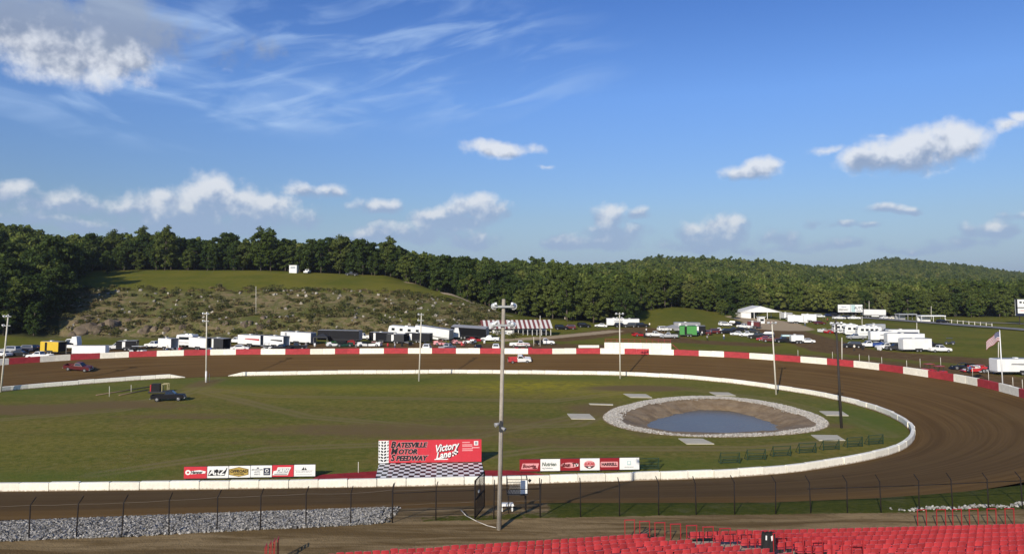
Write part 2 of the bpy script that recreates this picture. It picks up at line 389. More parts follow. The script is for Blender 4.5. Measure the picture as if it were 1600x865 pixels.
# ------------------------------------------------------------------ terrain heights
TROWS = [40, 195, 215, 237, 247, 252, 272, 276, 300, 345, 400, 500, 700, 900, 1150, 1400, 2500, 6500]
TCOL = {
 -900: [3.3,3.5,3.8,5.5,10,10.4,18.6,19,24,34,42,46,46,46,46,46,46,46],
 0:    [3.3,3.5,3.8,5.5,10,10.4,18.6,19,23,31,38,42,42,42,42,42,42,42],
 110:  [3.3,3.4,3.6,4.2,9.8,10.3,18.5,18.8,22,27,31,34,34,34,34,34,34,34],
 400:  [3.3,3.4,3.6,4.0,9.8,10.2,18.3,18.7,22,27,29.5,31,31,31,31,31,31,31],
 600:  [3.3,3.4,3.6,4.0,9.6,9.9,17.4,17.9,21,25,26,28,28,28,28,28,28,28],
 645:  [3.3,3.4,3.6,3.9,9.0,9.4,16.4,17.0,20.2,22,22,26,28,28,28,28,28,28],
 700:  [3.3,3.4,3.5,3.8,7.8,8.3,14.4,15.0,17.4,15,16,23,26,26,26,26,26,26],
 750:  [3.3,3.4,3.5,3.7,6.6,7.0,12.2,12.7,13.0,11,15,23,25,25,25,25,25,25],
 795:  [3.3,3.4,3.5,3.6,4.9,5.3,8.6,9.1,9.0,9,14,22,24,24,24,24,24,24],
 850:  [3.3,3.4,3.5,3.6,3.9,4.0,5.2,5.4,6.4,10,14,21,23,25,28,30,30,30],
 950:  [3.3,3.4,3.5,3.6,3.8,3.9,4.4,4.5,5.3,8,10,13,20,30,36,40,40,40],
 1050: [3.3,3.4,3.5,3.6,3.8,3.9,4.6,4.8,6.6,10,11,13,24,39,42,40,40,40],
 1180: [3.3,3.4,3.5,3.6,3.7,3.8,4.1,4.2,4.6,5.2,6,8,18,37,40,38,38,38],
 1300: [3.3,3.4,3.5,3.6,3.7,3.7,3.9,4.0,4.2,4.5,5,6,11,24,32,36,36,36],
 1395: [3.3,3.4,3.5,3.6,3.7,3.7,3.9,3.9,4.1,4.2,4.5,5,8,14,34,58,36,36],
 1500: [3.3,3.4,3.5,3.6,3.7,3.7,3.9,3.9,4.1,4.2,4.5,5,7,11,26,45,36,36],
 1600: [3.3,3.4,3.5,3.6,3.7,3.7,3.9,3.9,4.1,4.2,4.5,5,7,9,16,26,38,36],
 2600: [3.3,3.4,3.5,3.6,3.7,3.7,3.9,3.9,4.1,4.2,4.5,5,7,9,14,20,40,36]}
TU = np.array(sorted(TCOL)); TZ = np.array([TCOL[k] for k in sorted(TCOL)]); TY = np.array(TROWS, float)
def bluff_mask(u, y): return sstep(y, 226, 238) * sstep(y, 285, 274) * sstep(u, 820, 740)
def terrain(x, y, rough=True):
    x = np.asarray(x, float); y = np.asarray(y, float)
    u = np.clip(800 + F * x / np.maximum(y, 30), TU[0], TU[-1]); yy = np.clip(y + rough * 3.5 * fbm(x * .035, y * .02, 3, 5), TY[0], TY[-1])
    c = np.clip(np.searchsorted(TU, u) - 1, 0, len(TU) - 2); r = np.clip(np.searchsorted(TY, yy) - 1, 0, len(TY) - 2)
    a = (u - TU[c]) / (TU[c + 1] - TU[c]); a = a * a * (3 - 2 * a) * .5 + a * .5; b = (yy - TY[r]) / (TY[r + 1] - TY[r])
    z = (TZ[c, r] * (1 - b) + TZ[c, r + 1] * b) * (1 - a) + (TZ[c + 1, r] * (1 - b) + TZ[c + 1, r + 1] * b) * a
    if rough:
        bm = bluff_mask(u, y)
        rid = 1 - np.abs(fbm(x * .11, y * .11, 4, 17)); low = sstep(y, 254, 246)
        z = z + bm * (fbm(x * .16, y * .16, 4, 9) * (.42 + .55 * low) + (rid - .6) * (.3 + 1.2 * low))
        z = z + .12 * fbm(x * .06, y * .06, 3, 3) * sstep(y, 190, 230) * (1 - bm)
        z = z + sstep(y, 500, 900) * 3.5 * fbm(x * .006, y * .006, 3, 21)
    return z
def surf(x, y):
    """height of whatever one stands on: infield, banked track or terrain"""
    d = track_d(x, y)
    return np.where(d < 0, 0.0, np.where(d < WID, ZO * d / WID, terrain(x, y)))
def on(px, py, fn=surf):
    """where the line of sight through a pixel meets the ground"""
    d = ray(px, py); d = d / d[1]
    ys = np.concatenate([np.arange(62, 420, .5), np.arange(420, 2600, 4.0)])
    h = H + d[2] * ys - fn(d[0] * ys, ys)
    k = int(np.argmax(h < 0)) if (h < 0).any() else len(ys) - 1
    y = ys[max(k - 1, 0)] + (ys[k] - ys[max(k - 1, 0)]) * .5
    return Vector((d[0] * y, y, float(fn(np.array(d[0] * y), np.array(y)))))
def gz(x, y): return float(surf(np.array(float(x)), np.array(float(y))))

# ------------------------------------------------------------------ ground sheet (fields, pit, bluff, far hills)
us = np.concatenate([np.arange(-1100, -120, 40), np.arange(-120, 1720, 5), np.arange(1720, 2800, 40)]).astype(float)
ys = np.concatenate([np.arange(46, 195, 3), np.arange(195, 235, 2), np.arange(235, 285, .8), np.arange(285, 420, 3), 420 * 1.045 ** np.arange(0, 62)]).astype(float)
U, Y = np.meshgrid(us, ys, indexing='ij'); X = (U - 800) / F * Y
Z = terrain(X, Y); D = track_d(X, Y)
front = Y < 66
Z = np.where(front, 4.2, Z)
Z = np.where(D < 19.5, np.minimum(Z, -5 + 8.2 * sstep(D, 17.5, 19.5)), Z)
Z = np.where((Y < 95) & (D < 26) & (Y > 50), np.minimum(Z, -5 + 9.2 * sstep(D, 23, 27)), Z)
nu, ny = len(us), len(ys); I = np.arange(nu * ny).reshape(nu, ny)
quads = np.stack([I[:-1, :-1], I[1:, :-1], I[1:, 1:], I[:-1, 1:]], -1).reshape(-1, 4)
def groundmat():
    m = bpy.data.materials.new('field_grass_and_dirt'); m.use_nodes = True; t = m.node_tree; gg = NG(t); b = t.nodes['Principled BSDF']
    b.inputs['Roughness'].default_value = 1.0; b.inputs['Specular IOR Level'].default_value = .05
    co = gg.node('ShaderNodeTexCoord').outputs['Object']
    def A(n): return gg.node('ShaderNodeAttribute', attribute_name=n).outputs['Fac']
    n1 = gg.noise(co, .05, 6, .6); n2 = gg.noise(co, .5, 5, .65); n3 = gg.noise(co, 2.4, 4, .6)
    grass = gg.mix(gg.ss(n1, .35, .65), (0.101, 0.116, 0.013), (0.153, 0.142, 0.019))
    grass = gg.mix(gg.ss(n2, .42, .72, 0, .6), grass, (0.189, 0.162, 0.032))
    scrub = gg.mix(gg.ss(n2, .38, .62), (.092, .094, .026), (.185, .140, .072))
    scrub = gg.mix(gg.ss(n3, .50, .68, 0, .7), scrub, (.25, .205, .125))
    scrub = gg.mix(gg.ss(n1, .46, .62, 0, .7), scrub, (.078, .092, .020))
    dirt = gg.mix(gg.ss(n2, .35, .7), (0.116, 0.068, 0.027), (0.165, 0.105, 0.043))
    c = gg.mix(A('scrub'), grass, scrub)
    d = gg.ss(gg.m('ADD', A('dirt'), gg.m('MULTIPLY', gg.m('SUBTRACT', n2, .5), .9)), .35, .65)
    c = gg.mix(d, c, dirt)
    tn = gg.ss(gg.m('ADD', A('tan'), gg.m('MULTIPLY', gg.m('SUBTRACT', n2, .5), .7)), .35, .6)
    c = gg.mix(tn, c, gg.mix(n3, (.36, .27, .155), (.48, .37, .235)))
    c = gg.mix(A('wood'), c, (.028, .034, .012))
    t.links.new(c, b.inputs['Base Color'])
    bn = gg.node('ShaderNodeBump'); bn.inputs['Strength'].default_value = .5; bn.inputs['Distance'].default_value = .3
    t.links.new(n3, bn.inputs['Height']); t.links.new(bn.outputs[0], b.inputs['Normal'])
    return m
GM = groundmat()
FOREST_U = [-900, -200, 60, 95, 118, 150, 300, 520, 620, 650, 700, 760, 800, 850, 900, 985, 1000, 1060, 1135, 1160, 1210, 1330, 1400, 2600]
FOREST_Y = [222, 225, 226, 232, 300, 352, 350, 348, 338, 326, 322, 306, 298, 300, 297, 292, 338, 350, 352, 352, 420, 384, 372, 372]
def forest_edge(u): return np.interp(u, FOREST_U, FOREST_Y)
def seg_dist(x, y, pts):
    best = np.full(np.shape(x), 1e9)
    for (ax, ay), (bx, by) in zip(pts[:-1], pts[1:]):
        dx, dy = bx - ax, by - ay; t = np.clip(((x - ax) * dx + (y - ay) * dy) / (dx * dx + dy * dy), 0, 1)
        best = np.minimum(best, np.hypot(x - ax - t * dx, y - ay - t * dy))
    return best
def path(pxs): return [(p.x, p.y) for p in (on(a, b) for a, b in pxs)]
gme = np_mesh('ground', np.stack([X, Y, Z], -1).reshape(-1, 3), quads, GM, True)
scr = bluff_mask(U, Y) * (1 - .85 * sstep(Y, 268, 278) * sstep(U, 760, 640))
dirt = np.clip(np.maximum(sstep(D, 50, 22) * .80, sstep(D, 66, 40) * .85 * sstep(U, 1150, 900)), 0, 1)
trk = path([(1180, 507), (1215, 515), (1260, 530), (1320, 548), (1440, 558), (1560, 566), (1700, 575)])
dirt = np.maximum(dirt, sstep(seg_dist(X, Y, trk), 13, 5) * .92)
trk2 = path([(870, 530), (960, 518), (1000, 514), (1060, 532), (1180, 538)])
dirt = np.maximum(dirt, sstep(seg_dist(X, Y, trk2), 12, 4) * .72)
for pp in ([(1390, 506), (1470, 540)], [(1340, 505), (1600, 552)], [(1350, 500), (1500, 528)]):
    dirt = np.maximum(dirt, sstep(seg_dist(X, Y, path(pp)), 1.8, .4) * .50)
tan_ = sstep(seg_dist(X, Y, path([(1175, 499), (1200, 503), (1222, 513)])), 16, 7) * .9
tan_ = np.maximum(tan_, sstep(seg_dist(X, Y, path([(780, 532), (860, 527), (960, 517)])), 6, 2) * .62)
ridge = path([(640, 442), (670, 449), (700, 459), (730, 469), (760, 480), (792, 492)])
tan_ = np.maximum(tan_, sstep(seg_dist(X, Y, ridge), 4.5, 1.5) * .78)
ledge = np.maximum(sstep(np.abs(Y - 274), 2.2, .8), sstep(np.abs(Y - 249.5), 1.8, .6)) * sstep(U, 760, 640)
scr = scr * (1 - .8 * ledge)
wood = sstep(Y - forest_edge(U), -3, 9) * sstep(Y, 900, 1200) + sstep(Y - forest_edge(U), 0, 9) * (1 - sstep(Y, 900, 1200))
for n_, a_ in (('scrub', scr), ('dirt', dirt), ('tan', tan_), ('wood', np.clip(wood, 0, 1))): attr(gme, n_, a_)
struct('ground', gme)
bk = MB().add([(-6000, -6000, 4.0), (6000, -6000, 4.0), (6000, 47, 4.0), (-6000, 47, 4.0)], [(0, 1, 2, 3)])
bm_ = bk.mesh('ground_behind', GM)
for n_ in ('scrub', 'dirt', 'tan', 'wood'): attr(bm_, n_, np.zeros(4))
struct('ground', bm_)

# ------------------------------------------------------------------ dirt track
def trackmat():
    m = bpy.data.materials.new('track_clay'); m.use_nodes = True; t = m.node_tree; gg = NG(t); b = t.nodes['Principled BSDF']
    b.inputs['Roughness'].default_value = .95; b.inputs['Specular IOR Level'].default_value = .05
    uv = gg.node('ShaderNodeUVMap', uv_map='along').outputs[0]; s = gg.node('ShaderNodeSeparateXYZ'); t.links.new(uv, s.inputs[0])
    co = gg.node('ShaderNodeTexCoord').outputs['Object']
    st = gg.noise(gg.comb(gg.m('MULTIPLY', s.outputs[0], .02), gg.m('MULTIPLY', s.outputs[1], 1.1)), 1.0, 6, .65)
    st2 = gg.noise(gg.comb(gg.m('MULTIPLY', s.outputs[0], .05), gg.m('MULTIPLY', s.outputs[1], 4.5), 2.0), 1.0, 4, .7)
    n = gg.noise(co, .09, 5, .6); n2 = gg.noise(co, 1.6, 5, .7)
    c = gg.mix(gg.ss(st, .32, .68), (0.107, 0.061, 0.021), (0.157, 0.093, 0.034))
    c = gg.mix(gg.ss(st2, .5, .8, 0, .28), c, (0.078, 0.042, 0.015))
    c = gg.mix(gg.ss(n, .45, .75, 0, .45), c, (0.154, 0.098, 0.037))
    c = gg.mix(gg.ss(n2, .55, .8, 0, .30), c, (0.075, 0.042, 0.016))
    t.links.new(c, b.inputs['Base Color'])
    bn = gg.node('ShaderNodeBump'); bn.inputs['Strength'].default_value = .22; bn.inputs['Distance'].default_value = .10
    t.links.new(gg.m('ADD', gg.m('ADD', n2, st2), st), bn.inputs['Height']); t.links.new(bn.outputs[0], b.inputs['Normal'])
    return m
NT, DR = 420, np.concatenate([[-.4], np.linspace(0, WID, 13), [WID + 1.0, WID + 2.4]])
V = np.zeros((NT, len(DR), 3)); UVc = np.zeros((NT + 1, len(DR), 2))
for i in range(NT):
    for j, d in enumerate(DR):
        p = stad(i / NT * LEN, d); V[i, j] = (p.x, p.y, max(d, 0) * ZO / WID if d <= WID else ZO)
I = np.arange(NT * len(DR)).reshape(NT, len(DR)); I2 = np.roll(I, -1, 0)
q = np.stack([I[:, :-1], I2[:, :-1], I2[:, 1:], I[:, 1:]], -1).reshape(-1, 4)[:, ::-1]
tme = np_mesh('dirt_track', V.reshape(-1, 3), q, trackmat(), True)
uvl = tme.uv_layers.new(name='along'); vi = np.zeros(len(tme.loops), np.int32); tme.loops.foreach_get('vertex_index', vi)
uu = (vi // len(DR)) / NT * LEN; dd = DR[vi % len(DR)]
first = np.repeat(np.arange(len(tme.polygons)) // (len(DR) - 1) == NT - 1, 4); uu = np.where(first & (uu < 1), LEN, uu)
uvl.data.foreach_set('uv', np.stack([uu, dd], -1).astype(np.float32).ravel())
struct('dirt_track', tme)

# ------------------------------------------------------------------ pond outline (rim of the gravel ring), as a radius by direction
RIM_PX = [(945,655),(953,643),(985,632),(1020,624.5),(1060,620),(1100,618.5),(1150,621),(1200,628),(1250,640),(1283,652),(1293,661),(1285,669),(1255,675.5),(1200,679.5),(1130,682),(1060,680),(1000,674),(962,665)]
rim = [at(a, b, 0) for a, b in RIM_PX]; PC = sum(rim, Vector()) / len(rim); PC = Vector((PC.x, (min(p.y for p in rim) + max(p.y for p in rim)) / 2, 0))
ra = np.array([math.atan2(p.y - PC.y, p.x - PC.x) for p in rim]); rr = np.array([(p - PC).length for p in rim]); o_ = np.argsort(ra); ra, rr = ra[o_], rr[o_]
gphi = np.linspace(-math.pi, math.pi, 361); grad = np.interp(gphi, ra, rr, period=2 * math.pi)
ker = np.hanning(25); ker /= ker.sum(); grad = np.convolve(np.r_[grad[-40:], grad, grad[:40]], ker, 'same')[40:-40]
def rim_r(phi): return np.interp(phi, gphi, grad)
# ------------------------------------------------------------------ infield grass
xs = np.arange(-130, 85, .6); yy = np.arange(66, 190, .6)
Xg, Yg = np.meshgrid(xs, yy, indexing='ij'); Dg = track_d(Xg, Yg)
Zg = .05 * fbm(Xg * .08, Yg * .08, 3, 2) - .02
rp = np.hypot(Xg - PC.x, Yg - PC.y); rim_in = rp < rim_r(np.arctan2(Yg - PC.y, Xg - PC.x)) - 1.4
near_rim = rp < rim_r(np.arctan2(Yg - PC.y, Xg - PC.x)) + 1.5
Zg = np.where(near_rim, -.02, Zg); Zg = np.where(Dg > -1, -.04, Zg)
I = np.arange(Xg.size).reshape(Xg.shape); ok = (Dg < 1.4) & ~rim_in
q = np.stack([I[:-1, :-1], I[1:, :-1], I[1:, 1:], I[:-1, 1:]], -1); keep = ok[:-1, :-1] & ok[1:, :-1] & ok[1:, 1:] & ok[:-1, 1:]
def infieldmat():
    m = bpy.data.materials.new('infield_mown_grass'); m.use_nodes = True; t = m.node_tree; gg = NG(t); b = t.nodes['Principled BSDF']
    b.inputs['Roughness'].default_value = 1.0; b.inputs['Specular IOR Level'].default_value = .05
    co = gg.node('ShaderNodeTexCoord').outputs['Object']; s = gg.node('ShaderNodeSeparateXYZ'); t.links.new(co, s.inputs[0])
    str_ = gg.comb(gg.m('MULTIPLY', s.outputs[0], .022), gg.m('MULTIPLY', s.outputs[1], .12))
    n0 = gg.noise(str_, 1.0, 6, .62); n1 = gg.noise(co, .045, 5, .6); n2 = gg.noise(co, .45, 6, .68); n3 = gg.noise(co, 3.2, 4, .7); n5 = gg.noise(co, 1.0, 4, .65)
    def A(n): return gg.node('ShaderNodeAttribute', attribute_name=n).outputs['Fac']
    c = gg.mix(gg.ss(n0, .35, .65), (0.128, 0.128, 0.022), (0.188, 0.160, 0.030))
    c = gg.mix(gg.ss(n1, .45, .70, 0, .8), c, (0.199, 0.142, 0.042))
    c = gg.mix(gg.ss(n2, .48, .72, 0, .55), c, (0.096, 0.105, 0.016))
    c = gg.mix(gg.ss(n3, .55, .8, 0, .35), c, (0.223, 0.189, 0.050))
    c = gg.mix(gg.ss(n5, .47, .66, 0, .62), c, (0.088, 0.105, 0.018))
    c = gg.mix(gg.ss(n5, .50, .30, 0, .45), c, (0.231, 0.207, 0.075))
    c = gg.mix(gg.m('MULTIPLY', A('rut'), gg.ss(n5, .3, .6, .5, 1.0)), c, (0.220, 0.168, 0.075))
    c = gg.mix(gg.m('MULTIPLY', A('yellow'), gg.ss(n2, .3, .65)), c, (0.330, 0.274, 0.020))
    c = gg.mix(gg.m('MULTIPLY', A('lush'), gg.ss(n2, .2, .6, .4, 1)), c, (0.097, 0.132, 0.022))
    d = gg.ss(gg.m('ADD', A('dirt'), gg.m('MULTIPLY', gg.m('SUBTRACT', gg.m('ADD', gg.m('MULTIPLY', n2, .5), gg.m('MULTIPLY', n0, .5)), .5), 1.3)), .30, .75)
    c = gg.mix(d, c, gg.mix(n3, (0.132, 0.090, 0.036), (0.198, 0.140, 0.060)))
    t.links.new(c, b.inputs['Base Color'])
    bn = gg.node('ShaderNodeBump'); bn.inputs['Strength'].default_value = .6; bn.inputs['Distance'].default_value = .15
    t.links.new(n3, bn.inputs['Height']); t.links.new(bn.outputs[0], b.inputs['Normal'])
    return m
ime = np_mesh('infield', np.stack([Xg, Yg, Zg], -1).reshape(-1, 3), q[keep], infieldmat(), True)
def blobs(lst):
    s = np.zeros(Xg.shape)
    for px, py, hx, hy, k in lst:
        p = at(px, py, 0); sx = hx * p.y / F; sy = hy * p.y * p.y / (F * H)
        s = np.maximum(s, k * np.exp(-((Xg - p.x) / sx) ** 2 - ((Yg - p.y) / sy) ** 2))
    return s
attr(ime, 'dirt', 1.22 * blobs([(20, 640, 200, 12, .75), (180, 632, 130, 9, .7), (260, 634, 90, 8, .5), (320, 598, 30, 8, .6), (600, 672, 300, 18, .58), (930, 640, 60, 16, .6), (1000, 606, 110, 6, .75), (760, 656, 200, 14, .5), (880, 690, 190, 16, .48), (420, 690, 160, 10, .4), (1000, 665, 70, 30, .45), (300, 650, 200, 8, .5), (1310, 664, 40, 6, .55), (120, 700, 120, 14, .25), (1080, 700, 100, 12, .2)]))
def gpath(pxs): return [(p.x, p.y) for p in (at(a, b, 0) for a, b in pxs)]
rut = np.zeros(Xg.shape)
for pp in ([(335, 590), (318, 598), (285, 610), (240, 624), (140, 634), (0, 640)], [(345, 592), (300, 612), (190, 640), (0, 655)], [(300, 604), (420, 618), (640, 622), (860, 626), (980, 612)], [(320, 612), (480, 650), (690, 668), (900, 664), (960, 640)], [(700, 720), (860, 700), (1020, 700), (1180, 700), (1300, 690)], [(150, 740), (420, 700), (700, 690), (900, 650)], [(900, 612), (1040, 604), (1200, 622), (1330, 652), (1390, 680)]):
    dline = seg_dist(Xg, Yg, gpath(pp)); rut = np.maximum(rut, sstep(np.abs(dline - .9), .9, .15) * .8)
attr(ime, 'rut', rut)
attr(ime, 'yellow', blobs([(840, 602, 160, 11, 1.0), (600, 606, 180, 9, .45), (960, 612, 80, 8, .5), (420, 610, 160, 10, .3)]))
attr(ime, 'lush', blobs([(60, 610, 130, 10, .9), (420, 596, 300, 7, .8), (60, 745, 200, 14, .7), (1200, 640, 60, 20, .6), (1360, 655, 60, 30, .9), (1080, 724, 200, 10, .6), (880, 590, 200, 5, .6), (560, 735, 200, 9, .4)]))
struct('infield', ime)

# ------------------------------------------------------------------ pond: rim, bank, water
es = np.array([-1.0, 0, .6, 1.6, 2.6, 3.4, 4.4, 5.4, 6.4, 7.4, 8.6, 10, 12, 15]); phs = np.linspace(-math.pi, math.pi, 161)[:-1]
ez = np.interp(es, [-1, 0, .6, 1.6, 2.6, 3.4, 5.4, 7.4, 9, 15], [-.10, .02, .07, .10, .04, -.10, -.70, -1.27, -1.7, -2.4])
V = []
for i, a in enumerate(phs):
    r0 = rim_r(a)
    for e, z in zip(es, ez):
        wob = .28 * float(fbm(np.array(a * 6.0), np.array(e * .8), 3, 8)) if 2.5 < e < 13 else 0
        r = max(r0 - e * min(1, r0 / 15.5), .4); V.append((PC.x + r * math.cos(a), PC.y + r * math.sin(a), z + wob))
V.append((PC.x, PC.y, -2.5)); n_e = len(es); nP = len(phs)
fs = []
for i in range(nP):
    j = (i + 1) % nP
    for k in range(n_e - 1): fs.append((i * n_e + k, j * n_e + k, j * n_e + k + 1, i * n_e + k + 1))
    fs.append((i * n_e + n_e - 1, j * n_e + n_e - 1, len(V) - 1))
pb = bpy.data.meshes.new('pond_bank'); pb.from_pydata(V, [], fs)
def bankmat():
    m = bpy.data.materials.new('pond_clay_bank'); m.use_nodes = True; t = m.node_tree; gg = NG(t); b = t.nodes['Principled BSDF']; b.inputs['Roughness'].default_value = .9
    co = gg.node('ShaderNodeTexCoord').outputs['Object']; n = gg.noise(co, .5, 6, .65); n2 = gg.noise(co, 2.5, 5, .65)
    c = gg.mix(gg.ss(n, .35, .65), (.19, .125, .060), (.28, .20, .11)); c = gg.mix(gg.ss(n2, .5, .75, 0, .6), c, (.13, .095, .040))
    t.links.new(c, b.inputs['Base Color'])
    bn = gg.node('ShaderNodeBump'); bn.inputs['Strength'].default_value = .6; bn.inputs['Distance'].default_value = .2; t.links.new(n2, bn.inputs['Height']); t.links.new(bn.outputs[0], b.inputs['Normal'])
    return m
pb.materials.append(bankmat()); pb.polygons.foreach_set('use_smooth', [True] * len(pb.polygons)); struct('pond_bank', pb)
wm = bpy.data.materials.new('pond_water'); wm.use_nodes = True; t = wm.node_tree; gg = NG(t); b = t.nodes['Principled BSDF']
b.inputs['Base Color'].default_value = (.125, .105, .070, 1); b.inputs['Roughness'].default_value = .2; b.inputs['IOR'].default_value = 1.33; b.inputs['Specular IOR Level'].default_value = .16
bn = gg.node('ShaderNodeBump'); bn.inputs['Strength'].default_value = .08; bn.inputs['Distance'].default_value = .05
t.links.new(gg.noise(gg.node('ShaderNodeTexCoord').outputs['Object'], 1.6, 3, .5), bn.inputs['Height']); t.links.new(bn.outputs[0], b.inputs['Normal'])
wv_ = [(PC.x + (rim_r(a) - 5.5) * math.cos(a), PC.y + (rim_r(a) - 5.5) * math.sin(a), -1.28) for a in phs]
struct('pond_water', MB().add(wv_, [tuple(range(len(wv_)))]).mesh('pond_water', wm))
# gravel ring
n = 15000; a = RNG.uniform(-math.pi, math.pi, n); e = RNG.uniform(-.15, 3.0, n) ** 1.0; e = np.where(RNG.random(n) < .05, e + RNG.uniform(0, 1.2, n), e)
rr_ = rim_r(a) - e * np.minimum(1, rim_r(a) / 15.5)
P = np.stack([PC.x + rr_ * np.cos(a), PC.y + rr_ * np.sin(a), np.interp(e, es, ez) + .03], -1)
P = P[e < 3.3 * (1 - .68 * np.maximum(0, -np.sin(a)) + .22 * np.sin(3 * a + 1) * np.sin(7 * a))]; n = len(P)
Vs, Fs = scatter(CUBE_V, CUBE_F, P, RNG.uniform(.05, .13, n), .35, 3)
struct('gravel_ring', np_mesh('gravel_ring', Vs, Fs, ROCKP), 'stuff', 'pale gravel ring round the infield pond')

# ------------------------------------------------------------------ concrete walls, block by block
def block_mesh(name, L, w, h, m, notch=True):
    b = MB(); c = .06; x0, x1 = -L / 2, L / 2; z0 = -.12
    b.hexa([(x0, -w / 2, z0), (x1, -w / 2, z0), (x1, w / 2, z0), (x0, w / 2, z0), (x0, -w / 2, h - c), (x1, -w / 2, h - c), (x1, w / 2, h - c), (x0, w / 2, h - c)])
    b.box(x0 + .002, x1 - .002, -w / 2, w / 2, h - c, h, 0, c * .8, c)
    return b.mesh(name, m)
def in_view(p, lo=-140, hi=1740):
    if p.y < 20: return False
    return lo < 800 + F * p.x / p.y < hi
def wall(name, label, t0, t1, d, L, w, h, zfun, mats, every, phase=0, taper0=False, taper1=False):
    root = thing(name, label, 'wall', (0, 0, 0)); n = max(1, round((t1 - t0) / L)); me = {}
    for i in range(n):
        ta, tb = t0 + (t1 - t0) * i / n, t0 + (t1 - t0) * (i + 1) / n
        a, b = stad(ta, d), stad(tb, d)
        if not (in_view(a) or in_view(b)): continue
        k = int(math.floor((i + phase) / every)) % len(mats); m = mats[k]; ln = (b - a).length - .06
        if (taper0 and i == 0) or (taper1 and i == n - 1):
            s = 1 if (taper0 and i == 0) else -1
            mm_ = MB().hexa([(-ln / 2, -w / 2, -.1), (ln / 2, -w / 2, -.1), (ln / 2, w / 2, -.1), (-ln / 2, w / 2, -.1)] + [(x * ln / 2, y * w / 2, h if x * s > 0 else .15) for x, y in ((-1, -1), (1, -1), (1, 1), (-1, 1))]).mesh('block', m)
        else:
            key = (k, round(ln, 1))
            if key not in me: me[key] = block_mesh('block', round(ln, 1), w, h, m)
            mm_ = me[key]
        mid = (a + b) / 2; ang = math.atan2(b.y - a.y, b.x - a.x)
        nrm = Vector((-math.sin(ang), math.cos(ang), 0)); mid = mid + nrm * random.uniform(-.08, .08)
        o = link('block', mm_, root, (mid.x, mid.y, zfun(mid) + random.uniform(-.03, .03)), ang + R_(random.uniform(-.7, .7)))
        o.rotation_euler[0] = R_(random.uniform(-1.6, 1.6)); o.rotation_euler[1] = R_(random.uniform(-.6, .6))
        o.scale.x = ln / round(ln, 1) if not ((taper0 and i == 0) or (taper1 and i == n - 1)) else 1
    return root
def t_of(px, py, z=0.0):
    p = at(px, py, z); best = min(range(0, int(LEN * 2)), key=lambda i: (stad(i / 2, 0) - Vector((p.x, p.y, 0))).length); return best / 2
tA, tB = t_of(358, 587), t_of(290, 590)
wall('inner_wall', 'long white concrete block wall edging the infield from front straight round to gap', 0, tA, -.02, 3.05, .5, .88, lambda p: 0.0, [WALLW], 1, taper1=True)
wall('inner_wall', 'short white concrete block wall left of the infield entrance gap', tB, LEN - .2, -.02, 3.05, .5, .88, lambda p: 0.0, [WALLW], 1, taper0=True)
def outer_t(px, py):
    p = at(px, py, ZO); return min(range(0, int(LEN * 4)), key=lambda i: (stad(i / 4, WID) - Vector((p.x, p.y, 0))).length) / 4
tW0, tW1 = outer_t(1640, 640), outer_t(-60, 577)
tPh = outer_t(445, 553.5)      # a white section ends here (seen from the right)
nO = round((tW1 - tW0) / 3.05)
# blocks in metres of the inner line are longer on the turns, so lay the outer wall by its own length
pts = [stad(tW0 + (tW1 - tW0) * i / 1600, WID + .25) for i in range(1601)]
cum = np.concatenate([[0], np.cumsum([(b - a).length for a, b in zip(pts[:-1], pts[1:])])])
def along(s): 
    k = int(np.clip(np.searchsorted(cum, s) - 1, 0, 1599)); f = (s - cum[k]) / (cum[k + 1] - cum[k]); return pts[k].lerp(pts[k + 1], f)
sPh = float(np.interp(tPh, [tW0 + (tW1 - tW0) * i / 1600 for i in range(1601)], cum))
ow = thing('outer_wall', 'red and cream painted concrete block wall around the outside of the track', 'wall'); ome = {}
i0 = int(-(sPh // 3.1)) - 1
for i in range(i0, int((cum[-1] - sPh) / 3.1)):
    s0 = sPh + i * 3.1
    if s0 < 0: continue
    a, b = along(s0), along(s0 + 3.1); k = 'r' if (i // 2) % 2 == 1 else 'w'
    if k not in ome: ome[k] = block_mesh('block', 3.07, .5, 1.36, REDW if k == 'r' else CREAM)
    mid = (a + b) / 2; ang = math.atan2(b.y - a.y, b.x - a.x)
    o = link('block', ome[k], ow, (mid.x, mid.y, ZO + random.uniform(-.03, .03)), ang + R_(random.uniform(-.6, .6)))
# ------------------------------------------------------------------ front bank, walkway
ZW = 5.2
EDGE = [(-500, 838), (-200, 826), (0, 817), (340, 804), (600, 795), (860, 785), (1200, 784.5), (1380, 777), (1500, 768), (1600, 757), (1800, 735)]
FENCE = [(-260, 857), (45, 843), (119, 840), (190, 838), (264, 834), (339, 830), (407, 826), (478, 823.5), (548, 820), (613, 816), (681, 812.5), (742, 811), (771.5, 810), (844, 807.7), (907, 806.5), (968, 805.3), (1029, 804.2), (1088, 803), (1148, 802.2), (1212, 801.7), (1267, 801.2), (1324, 800.6), (1377, 800), (1436, 799), (1489, 797.5), (1545, 796), (1598, 794.5), (1700, 790), (1900, 784)]
fpts = [at(a, b, ZW) for a, b in FENCE]; epts = [at(a, b, ZW - .45) for a, b in EDGE]
fx = np.array([p.x for p in fpts]); fy = np.array([p.y for p in fpts]); exx = np.array([p.x for p in epts]); ey = np.array([p.y for p in epts])
cols = np.arange(-70, 80, .5); rows_t = np.array([-2, -1, 0, .25, .5, .75, 1, 1.5, 2.5, 4, 6, 9, 14, 20])
V = np.zeros((len(cols), len(rows_t), 3)); gm, dm, gr = (np.zeros((len(cols), len(rows_t))) for _ in range(3))
